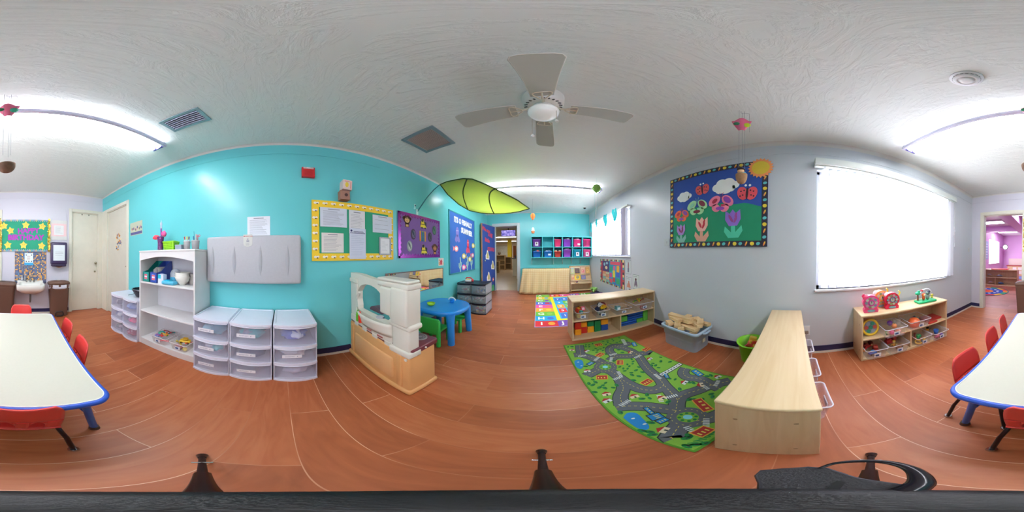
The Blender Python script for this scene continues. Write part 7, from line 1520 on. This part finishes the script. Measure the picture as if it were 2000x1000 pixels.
for i in range(5):
    for j in range(4):
        x0 = -.33+j*.165; y0 = -1.05+hgt+.10+i*.285; mb.m = (8, 3, 0, 6, 4, 7)[(i*2+j) % 6] if j in (1, 2) else (6, 0, 4, 2)[(i+j) % 4]; mb.prism(rect(x0+.008, y0, x0+.157, y0+.24), z, z+.0014); mb.m = 10; mb.text('1234567890'[(i*4+j) % 10], .13, x0+.08, y0+.12, z+.0014, .0004, bold=.003)
build('printed_pile', mb, [mat(c, .9) for c in CL] + [mat('#f0efe8', .9), mat('#ece32a', .9)], t)

# ================================================================ FAR WALL: cubbies, cloth-covered table, book rack
CB = mat('#52cdd2', .4); t = thing('cubby_shelf', 'aqua wall-mounted cubby shelf of twelve cubes', 'cubby', (-.195, 4.655, 1.04)); W_c, H_c, D_c = 1.80, .62, .299; k = .016; xs = [0, .325, .65, .905, 1.205, 1.51, 1.80]
for i, z in enumerate((0, H_c/2-k/2, H_c-k)): build('board', MB().box(0, 0, z, W_c, D_c, z+k, .002, 1), CB, t)
for x in xs: build('upright', MB().box(max(0, min(W_c-k, x-k/2)), .001, k, max(0, min(W_c-k, x-k/2))+k, D_c, H_c-k, .001, 1), CB, t)
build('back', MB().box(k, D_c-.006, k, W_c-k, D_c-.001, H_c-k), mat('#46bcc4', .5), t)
for x in (.0, .65, .93, 1.22, 1.5): 
    mb = MB(); mb.box(x, .27, -.2, x+.02, D_c, -.0005, .003, 1); mb.tube([(x+.01, .275, -.17), (x+.01, .24, -.18), (x+.01, .235, -.15)], .006, 6); build('coat_hook', mb, mat('#a8ccd0', .4), t)
def crate(label, c, lo, hi, row, kind, deco=None):
    x0, x1 = xs[lo]+.02, xs[hi]-.02; w = (x1-x0); cx = (x0+x1)/2 - .195; z = 1.04 + (k if row == 0 else H_c/2+k/2) + .001
    t = thing('cubby_bin', label, 'bin', (cx, 4.69, z)); hh = .22; wt = min(w, .25)/2; C_ = mat(c, .45)
    def rg(s_, zz, r=.03): return [(x, y+.11, zz) for x, y in rrect(-wt*s_, -.10*s_, wt*s_, .10*s_, r, 4)]
    if kind == 'basket': hh = .235
    if kind == 'low': hh = .17
    L_ = [rg(.78, 0), rg(.97, hh-.02), rg(1.0, hh-.02), rg(1.0, hh), rg(.93, hh), rg(.74, .006)]; n = len(L_[0]); V = [p for l in L_ for p in l]; mb = MB()
    mb.add(V, [(i*n+q, i*n+(q+1) % n, (i+1)*n+(q+1) % n, (i+1)*n+q) for i in range(len(L_)-1) for q in range(n)], True); mb.add(L_[0], [list(range(n))[::-1]], False); mb.add(L_[-1], [list(range(n))], False); build('bin', mb, C_, t)
    if kind == 'basket':
        mb = MB()
        for i in range(5): x = -wt*.75+wt*1.5*i/4; mb.box(x*.9-.005, .008-.010, .05, x*.9+.005, .014, hh-.04)
        build('slots', mb, mat('#7a1440', .6), t)
    if deco == 'label':
        mb = MB(); mb.m = 0; mb.box(-.045, -.012, .03, .045, -.006, .14); mb.m = 1
        mb.box(-.02, -.0135, .07, .02, -.0118, .125); build('photo_label', mb, [mat('#dcd8e0', .5), mat('#6a5a5a', .6)], t)
    if deco == 'tag':
        mb = MB(); mb.box(.0, -.012, .05, .08, -.006, .10, .002, 1); build('name_tag', mb, mat('#dce4e6', .5), t)
    return t
def stuffc(label, cols, lo, hi, row, hz):
    x0, x1 = xs[lo], xs[hi]; cx = (x0+x1)/2 - .195; z = 1.04 + (k if row == 0 else H_c/2+k/2) + hz; mb = MB()
    for i, c in enumerate(cols): mb.m = i; mb.sph(((i-(len(cols)-1)/2)*.06, .0, .012*(i % 2)), (.055, .055, .032), 14, 8, .4, i+int(hz*100))
    return one('folded_clothes', mb, [mat(c, .8) for c in cols], label, 'clothes', (cx, 4.80, z))
crate('purple cubby bin with a photo label, top left corner cube', '#7b3fa0', 0, 1, 1, 'bin', 'label')
crate('hot pink cubby bin, top row third cube', '#ee3a72', 2, 3, 1, 'bin'); crate('purple cubby bin with grey clothes, top row fourth cube', '#8a3fb0', 3, 4, 1, 'bin'); crate('magenta cubby bin with a white tag, top row fifth cube', '#e0347a', 4, 5, 1, 'bin', 'tag'); crate('slotted magenta basket, top row last cube', '#d62a78', 5, 6, 1, 'basket')
crate('blue low cubby bin with an orange corner, bottom left cube', '#2266b8', 0, 1, 0, 'low'); crate('blue cubby bin with a white band, bottom row second cube', '#2a7ac8', 1, 2, 0, 'low', 'tag'); crate('red cubby bin heaped with cream clothes, bottom row third cube', '#d8342c', 2, 3, 0, 'low'); crate('purple cubby bin, bottom row fourth cube', '#9a44b4', 3, 4, 0, 'bin')
crate('aqua cubby bin with a photo label, bottom row fifth cube', '#2a9cb8', 4, 5, 0, 'bin', 'label'); crate('pink cubby bin with printed front, bottom row last cube', '#e84a86', 5, 6, 0, 'bin', 'label')
stuffc('grey and white clothes heaped in the top row\'s purple bin', ['#8a8a9a', '#dcdce4'], 3, 4, 1, .225); stuffc('mauve clothes heaped in the top row\'s tagged magenta bin', ['#b08098', '#d0c8cc'], 4, 5, 1, .225); stuffc('cream and dark clothes heaped in the red bin', ['#e0cfa8', '#4a4048', '#e4d8b8'], 2, 3, 0, .18); stuffc('pale clothes in the purple bin of the bottom row', ['#c8b8d8', '#a890b8'], 3, 4, 0, .225); stuffc('blue cloth in the low blue bin at the bottom left', ['#3a6ab0', '#e06a5a'], 0, 1, 0, .165); stuffc('white cloth in the blue bin of the second bottom cube', ['#d0d8e4', '#8ab0d8'], 1, 2, 0, .168)
# cloth covered table
CLO = bpy.data.materials.new('patterned_cloth'); nt, N, L, b = nodes(CLO); tc = N.new('ShaderNodeTexCoord'); mp = N.new('ShaderNodeMapping'); mp.inputs['Scale'].default_value = (27, .001, 27); mp.inputs['Rotation'].default_value = (0, R(45), 0)
ck = N.new('ShaderNodeTexChecker'); ck.inputs['Scale'].default_value = 1; ck.inputs[1].default_value = lin('#e2cfa0'); ck.inputs[2].default_value = lin('#d2b080')
wv = N.new('ShaderNodeTexNoise'); wv.inputs['Scale'].default_value = 14; mxx = N.new('ShaderNodeMix'); mxx.data_type = 'RGBA'; mxx.inputs[0].default_value = .4; mxx.inputs[7].default_value = lin('#dcc08a')
L.new(tc.outputs['Object'], mp.inputs[0]); L.new(mp.outputs[0], ck.inputs[0]); L.new(ck.outputs[0], mxx.inputs[6]); L.new(mxx.outputs[2], b.inputs['Base Color']); b.inputs['Roughness'].default_value = .8
x0, x1 = -.44, .905; y0, y1 = 4.60, 4.93; zt = .725
t = thing('low_table', 'low table hidden by the tan patterned cloth, its tan top edge showing', 'table', ((x0+x1)/2, 4.765, 0)); hx = (x1-x0)/2
build('tabletop', MB().box(-hx+.03, -.14, zt-.05, hx-.03, .155, zt-.01), PINE, t)
for sx in (-1, 1):
    for yy in (-.12, .13): build('leg', MB().box(sx*(hx-.06)-.02, yy-.02, 0, sx*(hx-.06)+.02, yy+.02, zt-.05), PINE, t)
def drape(u, v):
    # u along the hem path around three sides, v down
    per = [(-hx, .165), (-hx, -.155), (hx, -.155), (hx, .165)]; lens = [.32, 2*hx, .32]; s_ = u*sum(lens); i = 0
    while i < 2 and s_ > lens[i]: s_ -= lens[i]; i += 1
    a, c = per[i], per[i+1]; f = s_/lens[i]; x, y = a[0]+(c[0]-a[0])*f, a[1]+(c[1]-a[1])*f
    nx, ny = ((-1, 0), (0, -1), (1, 0))[i]; fl = .022*v*(math.sin(u*58) + .6*math.sin(u*23+1)); out = (.10 if i == 0 else (.05 if i == 1 else -.0))*v
    if i == 1: out += .0; x += (-.085*(1-f) - .0*f)*v
    if i == 0: y -= .02*v
    return (x + nx*(out+fl), y + ny*(out+fl), zt - (zt-.012)*v)
mb = MB(); mb.grid(drape, 90, 10, .003); mb.grid(lambda u, v: (-hx + 2*hx*u, -.155+.32*v, zt - .018*math.sin(PI*u)*(.3 if v < .9 else 0)), 20, 4, .003)
o = build('cloth', mb, CLO); tagit(o, 'tan and cream patterned cloth draped over the low table', 'tablecloth'); o.name = 'tablecloth'; o.location = ((x0+x1)/2, 4.765, 0)
# book rack
t = thing('book_rack', 'maple book display rack in the far right corner', 'book rack', (.945, 4.66, 0)); wk = .66
for x in (0, wk-.016):
    mb = MB(); mb.M = Matrix(((0,0,1,x),(1,0,0,0),(0,1,0,0),(0,0,0,1))); mb.prism([(0, 0), (.27, 0), (.27, .78), (.20, .78), (0, .22)], 0, .016); build('side_panel', mb, MAPLEV, t)
mb = MB(); mb.M = Matrix.Translation((0, 0, 0)); 
sl = lambda f, off: (.035+.17*f - off*.95, .25+.51*f + off*.25)
mb.add([(.016, sl(0, 0)[0], sl(0, 0)[1]), (wk-.016, sl(0, 0)[0], sl(0, 0)[1]), (wk-.016, sl(1, 0)[0], sl(1, 0)[1]), (.016, sl(1, 0)[0], sl(1, 0)[1]), (.016, sl(0, 0)[0]+.012, sl(0, 0)[1]), (wk-.016, sl(0, 0)[0]+.012, sl(0, 0)[1]), (wk-.016, sl(1, 0)[0]+.012, sl(1, 0)[1]), (.016, sl(1, 0)[0]+.012, sl(1, 0)[1])], [(0,1,2,3),(7,6,5,4),(0,4,5,1),(3,2,6,7)], False); build('sloped_face', mb, MAPLE, t)
build('bottom_shelf', MB().box(.016, .01, .04, wk-.016, .27, .055), MAPLE, t); build('top_board', MB().box(.0, .19, .765, wk, .275, .785, .003, 1), MAPLE, t); build('back', MB().box(.016, .262, .055, wk-.016, .268, .765), MAPLEV, t)
for f in (.18, .52): y_, z_ = sl(f, .03); build('ledge', MB().box(.016, y_-.012, z_-.012, wk-.016, y_+.03, z_+.012, .002, 1), MAPLE, t)
def book(label, x, f, w, h, c, c2, c3):
    y_, z_ = sl(f, .016); mb = MB(); mb.M = Matrix.Translation((.945+x, 4.66+y_, z_)) @ Matrix.Rotation(R(90-18.5), 4, 'X'); M_ = mb.M; mb.M = None
    mb.m = 0; mb.box(0, 0, 0, w, h, .012, .002, 1); mb.m = 1; mb.prism(ell(w*.5, h*.4, w*.28, h*.24), .012, .013); mb.m = 2; mb.prism(rect(w*.12, h*.78, w*.88, h*.9), .012, .013); mb.prism(ell(w*.42, h*.45, w*.1, h*.1), .013, .014)
    o = build('picture_book', mb, [mat(c, .4), mat(c2, .5), mat(c3, .5)]); o.matrix_world = M_; return tagit(o, label, 'book')
book('pale green picture book at the rack\'s top left', .03, .56, .11, .20, '#b9c48c', '#d8c8a0', '#8fa8d0'); book('dark brown picture book on the rack\'s top row', .16, .58, .145, .17, '#4a302c', '#6a4a3c', '#8a6a58'); book('salmon picture book on the rack\'s top row', .34, .56, .14, .21, '#e0a890', '#e0707a', '#ecd09a'); book('golden picture book at the rack\'s top right', .50, .57, .12, .20, '#dca85a', '#e8c47a', '#c88a4a')
book('orange and white picture book on the rack\'s lower row', .03, .22, .10, .15, '#e8c08a', '#d8603a', '#e8e0d0'); book('bright yellow picture book on the rack\'s lower row', .14, .22, .17, .20, '#ecc01c', '#8aa080', '#e8923a'); book('red and blue picture book on the rack\'s lower row', .34, .24, .14, .16, '#7a7a9a', '#8a98b8', '#b82a4a'); 
book('tan picture book with a dark figure at the rack\'s foot', .12, .02, .14, .12, '#d8b888', '#3a3038', '#c83a3a')
# leafy soft toy and cushion behind the brick shelf
t = thing('leafy_plant', 'limp pale green leafy plant beside the red picture board', 'plant', (1.40, 3.95, .008)); rd = random.Random(5)
build('pot', MB().lathe([(0, 0), (.07, 0), (.09, .12), (.084, .12), (0, .10)], seg=20), mat('#6a6a78', .5), t)
mb = MB()
for i in range(26):
    a = rd.random()*6.28; l = .10+.08*rd.random(); zz0 = .11; r_ = l
    pts = [(0, 0, zz0), (r_*.5*math.cos(a), r_*.5*math.sin(a), zz0+.10+.05*rd.random()), (r_*math.cos(a), r_*math.sin(a), zz0+.06+.09*rd.random())]
    q = Vector(pts[2]) - Vector(pts[1]); s_ = Vector((-math.sin(a), math.cos(a), 0))*.028
    mb.add([pts[0], Vector(pts[1])+s_, pts[2], Vector(pts[1])-s_], [(0,1,2,3)], False)
build('leaves', mb, mat('#8fc060', .6), t)
t = thing('floor_cushion', 'dark purple printed floor cushion under the red picture board', 'cushion', (1.42, 3.38, .008), R(0)); mb = MB(); mb.box(-.17, -.42, .0, .17, .42, .17, .07, 4); build('cushion', mb, mat('#4a2468', .8, vary=.5, scale=18), t); mb = MB(); mb.tube([(x, y, .085) for x, y in rrect(-.172, -.422, .172, .422, .06, 4)], .007, 6, closed=True); build('piping', mb, mat('#b83a5a', .7), t)
t = thing('white_cushion', 'pale grey cushion between the plant and the wood shelf', 'cushion', (1.18, 3.5, 0), R(20)); build('cushion', MB().box(-.16, -.16, .007, .16, .16, .13, .055, 4), mat('#cfd0de', .8), t); build('piping', MB().tube([(x, y, .068) for x, y in rrect(-.162, -.162, .162, .162, .05, 4)], .005, 6, closed=True), mat('#b8bace', .8), t)
# ================================================================ THE PLAYROOM'S THINGS
def lightbar(label, x, y, z, w, d, e):
    t = thing('ceiling_light', label, 'ceiling light', (x, y, z)); build('frame', MB().box(-w/2, -d/2, -.05, w/2, d/2, 0, .004, 1), WHITE, t); build('diffuser', MB().box(-w/2+.02, -d/2+.02, -.056, w/2-.02, d/2-.02, -.0505), mat('#f6f6ff', .4, emit=e, vary=0), t)
lightbar('glowing ceiling light in the orchid playroom, farther one', 2.15, -7.9, 2.42, 1.0, .5, HALL_W); lightbar('glowing ceiling light in the orchid playroom, nearer one', 2.2, -5.6, 2.42, 1.1, .4, HALL_W*.8)
lightbar('glowing ceiling light in the orchid playroom, seen by its door', .4, -4.6, 2.42, 1.2, .4, HALL_W*.8)
P1 = open_shelf('low maple toy shelf standing in the orchid playroom', (1.20, -5.55, 0), 0, 1.45, .33, .62, .32, [.6])
P1.location = (2.63, -6.15, 0); P1.rotation_euler = (0, 0, PI)
for i, (x, z, c, lb) in enumerate([(1.9, .325, '#8a90a8', 'grey toy heap on the playroom shelf\'s middle board'), (2.3, .325, '#b0a088', 'tan toy heap on the playroom shelf\'s middle board'), (1.85, .035, '#2f6fb0', 'blue toy heap on the playroom shelf\'s bottom board'), (2.25, .035, '#c8b098', 'cream toy heap on the playroom shelf\'s bottom board')]):
    mb = MB(); mb.sph((0, 0, .03), (.12, .08, .03), 14, 8, .5, i); mb.m = 1; mb.sph((.02, -.02, .05), (.07, .05, .025), 12, 8, .5, i+4); one('toy_heap', mb, [mat(c, .6), mat('#c9ccd8', .6)], lb, 'toys', (x, -5.98, z+.022))
one('red_mat', MB().box(-.35, -.14, 0, .3, .14, .03, .012, 3), mat('#e03a4a', .5), 'red padded mat on top of the playroom shelf', 'mat', (1.9, -5.98, .621))
t = thing('oval_rug', 'blue oval rug with colored rim on the playroom floor', 'rug', (2.02, -4.78, 0)); mb = MB(); z = 0
for i, (a, c, m_) in enumerate(((.78, .66, 0), (.76, .64, 1), (.60, .49, 2), (.30, .2, 3), (.2, .13, 4))): mb.m = m_; mb.prism(ell(0, 0, a, c, 48), 0, .006+.001*i)
for i in range(16): a = 2*PI*i/16; mb.m = (3, 4, 5, 1)[i % 4]; mb.prism([( .61*math.cos(a), .5*math.sin(a)), (.75*math.cos(a), .63*math.sin(a)), (.75*math.cos(a+.36), .63*math.sin(a+.36)), (.61*math.cos(a+.36), .5*math.sin(a+.36))], 0, .0085)
for i in range(14): a = 2*PI*i/14; mb.m = 6; mb.prism(ell(.44*math.cos(a), .35*math.sin(a), .045, .035, 12), 0, .0095)
build('pile', mb, [mat('#1f2c5a', .9), mat('#2f9a7a', .9), mat('#2a4fa8', .9), mat('#e0862c', .9), mat('#d83a3a', .9), mat('#e8b83c', .9), mat('#dce4ec', .9)], t)
t = thing('wall_clock', 'round black-rimmed clock on a bracket in the orchid playroom', 'clock', (2.55, -9.1, 1.66)); build('rim', MB().cyl((0, -.03, 0), (0, .03, 0), .16, seg=32), mat('#2a2430', .4), t); mb = MB(); mb.cyl((0, .031, 0), (0, .036, 0), .13, seg=32); build('face', mb, mat('#ece8ee', .4), t)
mb = MB(); mb.box(-.006, .036, 0, .006, .042, .09).box(0, .036, -.005, .06, .042, .005); build('hands', mb, BLACK, t); mb = MB(); mb.cyl((.15, 0, 0), (.31, 0, 0), .015); build('bracket', mb, mat('#2a2430', .4), t)
t = thing('wall_chart', 'pale blue chart on the playroom\'s window wall', 'poster', (2.855, -6.75, 1.4)); build('sheet', MB().box(-.006, -.42, -.42, 0, .42, .42), mat('#a8b8dc', .6), t); mb = MB()
for i in range(6): mb.box(-.0075, -.34, -.34+i*.12, -.006, .3-.05*(i % 3), -.30+i*.12)
build('print', mb, mat('#dfe6f4', .6), t)
t = thing('play_stove', 'white and wood play cabinet at the playroom\'s far wall', 'toy kitchen', (2.05, -9.54, 0)); build('cabinet', MB().box(-.45, -.18, .0, .45, .18, .55, .01, 2), MAPLEV, t); build('counter_top', MB().box(-.5, -.2, .55, .5, .2, .60, .008, 2), mat('#a84a4a', .5), t); build('back_board', MB().box(-.45, -.19, .6, .45, -.13, 1.0, .01, 2), mat('#e0cfc8', .5), t)
mb = MB()
for z in (.1, .32): mb.box(-.42, .18, z, -.2, .19, z+.17).box(-.1, .18, z, .12, .19, z+.17)
build('door_panels', mb, mat('#ece4e4', .5), t)
one('blue_mat', MB().box(-.3, -.5, 0, .3, .5, .03, .01, 2), mat('#6a7ab8', .8), 'blue floor mat before the playroom cabinet', 'mat', (1.45, -8.3, 0))
# ================================================================ THE HALL'S THINGS
t = thing('television', 'ceiling-hung television with a violet picture in the hall', 'television', (-1.47, 8.05, 2.5)); build('mount', MB().cyl((0, .03, 0), (0, .03, -.12), .02), BLACK, t); build('case', MB().box(-.37, 0, -.41, .37, .06, -.09, .006, 2), BLACK, t)
SCN = bpy.data.materials.new('screen'); nt, N, L, b = nodes(SCN); tc = N.new('ShaderNodeTexCoord'); vo = N.new('ShaderNodeTexVoronoi'); vo.inputs['Scale'].default_value = 9; cr = N.new('ShaderNodeValToRGB'); cr.color_ramp.elements[0].color = lin('#c9b8ff'); cr.color_ramp.elements[1].color = lin('#2a2a90'); L.new(tc.outputs['Object'], vo.inputs[0]); L.new(vo.outputs[0], cr.inputs[0]); L.new(cr.outputs[0], b.inputs['Emission Color']); b.inputs['Emission Strength'].default_value = .9; b.inputs['Base Color'].default_value = (0,0,0,1)
build('screen', MB().box(-.35, -.003, -.395, .35, .0, -.105), SCN, t)
for i, (x, y, w, d) in enumerate([(-2.6, 11.6, 2.6, .35), (-2.9, 15.0, 2.4, .35), (-2.2, 6.4, 1.2, .3), (-4.6, 9.0, 1.2, .3)]): lightbar(('middle', 'farthest', 'nearest', 'leftmost')[i] + ' long ceiling light down the hall', x, y, 2.5, w, d, HALL_W*.8)
def shelfun(label, x, y, w, d, h, n, c, rz=0):
    t = thing('storage_shelf', label, 'shelf', (x, y, 0), rz)
    for xx in (-w/2, w/2-.03): build('side_panel', MB().box(xx, -d/2, 0, xx+.03, d/2, h), mat(c, .5), t)
    for i in range(n): z = .04 + (h-.06)*i/(n-1); build('shelf_board', MB().box(-w/2+.03, -d/2, z-.02, w/2-.03, d/2, z+.01), mat(c, .5), t)
    build('back', MB().box(-w/2+.03, d/2-.02, .05, w/2-.03, d/2-.005, h-.03), mat('#a8926a', .6), t)
    return t
s_ = shelfun('tan open shelf at the left of the hall', -3.05, 12.2, 1.15, .4, 1.15, 4, '#b99a68'); shelfun('low tan shelf along the hall\'s left side', -2.75, 10.4, .5, .35, .75, 3, '#c2a26e'); shelfun('tan shelf beside the yellow column', -2.35, 12.6, .6, .4, 1.0, 3, '#b3966c')
one('potted_toy', MB().sph((0, 0, .12), (.12, .1, .12), 12, 8, .3, 1), mat('#5a4a2c', .8), 'small dark plush toy on the tan hall shelf', 'toy', (-2.95, 12.2, 1.175))
one('column', MB().box(-.17, -.17, 0, .17, .17, 2.5, .01, 1), mat('#efcf12', .5), 'bright yellow square column in the hall', 'column', (-2.42, 13.9, 0))
t = thing('counter', 'cream reception counter on the right of the hall', 'counter', (-1.12, 9.2, 0)); build('body', MB().box(-.25, -.5, 0, .5, .5, .93), mat('#e0d2b4', .5), t); build('worktop', MB().box(-.29, -.53, .93, .52, .53, .97, .005, 1), mat('#4a4440', .4), t)
t = thing('red_poster', 'red and white safety poster on the hall partition', 'poster', (-.925, 7.6, 1.42)); build('sheet', MB().box(-.05, -.006, -.2, .16, 0, .2), mat('#c8302c', .5), t); build('panel', MB().box(-.03, -.008, .02, .14, -.006, .17), mat('#e8dcd0', .5), t)
one('desk_items', MB().box(-.15, -.1, 0, .05, .1, .14, .01, 1).box(.07, -.05, 0, .14, .05, .22, .01, 1), mat('#3a3a44', .5), 'dark desk phone and holder on the hall counter', 'phone', (-1.12, 8.9, .971))
t = thing('hall_poster', 'pale framed display high on the hall\'s far wall', 'poster', (-4.0, 16.99, 1.6)); build('frame', MB().box(-.9, -.03, -.6, .9, 0, .6), mat('#b8b49a', .5), t); build('sheet', MB().box(-.8, -.035, -.5, .8, -.03, .5), mat('#c9c8b4', .5, vary=.3, scale=6), t)
one('wood_cabinet', MB().box(-.4, -.3, 0, .4, .3, 2.0, .01, 1).box(-.02, -.31, .1, .0, -.3, 1.9), mat('#8a4a28', .5), 'tall brown cabinet right of the yellow column', 'cabinet', (-1.85, 15.0, 0))

# ================================================================ THE CAMERA'S TRIPOD AT THE VIEWPOINT
t = thing('tripod', 'black tripod with three splayed legs standing at the viewpoint', 'tripod', (0, 0, 0)); TR = mat('#0d0b10', .35); TG = mat('#1c1216', .5)
build('centre_column', MB().cyl((0, 0, .22), (0, 0, .90), .0125, seg=18), TR, t); build('hub', MB().lathe([(0, .34), (.03, .34), (.036, .36), (.036, .41), (.026, .44), (0, .44)], seg=24), TR, t)
for i, (fx, fy) in enumerate([(-.368, -.197), (.0, .432), (.358, -.195)]):
    d_ = Vector((fx, fy, 0)).normalized(); p = lambda k, z: (d_.x*k, d_.y*k, z)
    R_ = Vector((fx, fy, 0)).length
    mb = MB(); mb.tube([p(.03, .385), p(.12, .29), p(.24, .165)], .0135, 8); lg = build('leg', mb, TR, t)
    build('lower_leg', MB().tube([p(.23, .175), p(R_-.02, .02)], .009, 8), TG, lg); build('rubber_foot', MB().cyl(p(R_-.03, .03), p(R_, 0), .011, .016, seg=14), TR, lg)
    mb = MB(); q = Vector((-d_.y, d_.x, 0)); a = Vector(p(.335, .085)); mb.cyl(a - q*.022, a + q*.022, .0045, seg=10); build('clamp_pin', mb, CHROME, lg)
    build('brace', MB().tube([p(.012, .26), p(.15, .255)], .006, 6), TR, t)
t = thing('camera_mount', 'black textured mounting plate with a curved locking lever on the tripod', 'camera mount', (0, 0, .90))
build('plate', MB().lathe([(0, 0), (.026, 0), (.028, .004), (.028, .012), (.02, .016), (0, .016)], seg=28), mat('#0b0a0d', .5, bump=.15, scale=900), t)
pad = [(.020, .003), (.045, .008), (.057, .012), (.066, .012), (.070, .004), (.073, -.008), (.070, -.016), (.060, -.020), (.052, -.022), (.039, -.0275), (.030, -.030), (.018, -.026)]
k_ = (1.12-.905)/.27
build('arm_plate', MB().prism([(x*k_, y*k_) for x, y in pad], .001, .007), mat('#151318', .6, bump=.2, scale=900), t)
build('arm_edge', MB().tube([(x*k_, y*k_, .006) for x, y in pad], .0011, 5, closed=True), mat('#2e2a33', .4), t)
build('slot', MB().prism([(x*k_, y*k_) for x, y in [(.030, -.010), (.045, -.017), (.048, -.015), (.034, -.008)]], .007, .0075), mat('#050506', .8), t)
lp_ = smooth([(x*k_, y*k_) for x, y in [(.069, -.012), (.078, -.022), (.076, -.038), (.068, -.047), (.056, -.050), (.044, -.046), (.032, -.036), (.026, -.026), (.020, -.017)]], 2)
build('locking_lever', MB().tube([(x, y, .0095) for x, y in lp_], [.0008 + .0030*min(1, i/len(lp_)*1.6) for i in range(len(lp_))], 8), mat('#1d1a20', .2, .2), t)
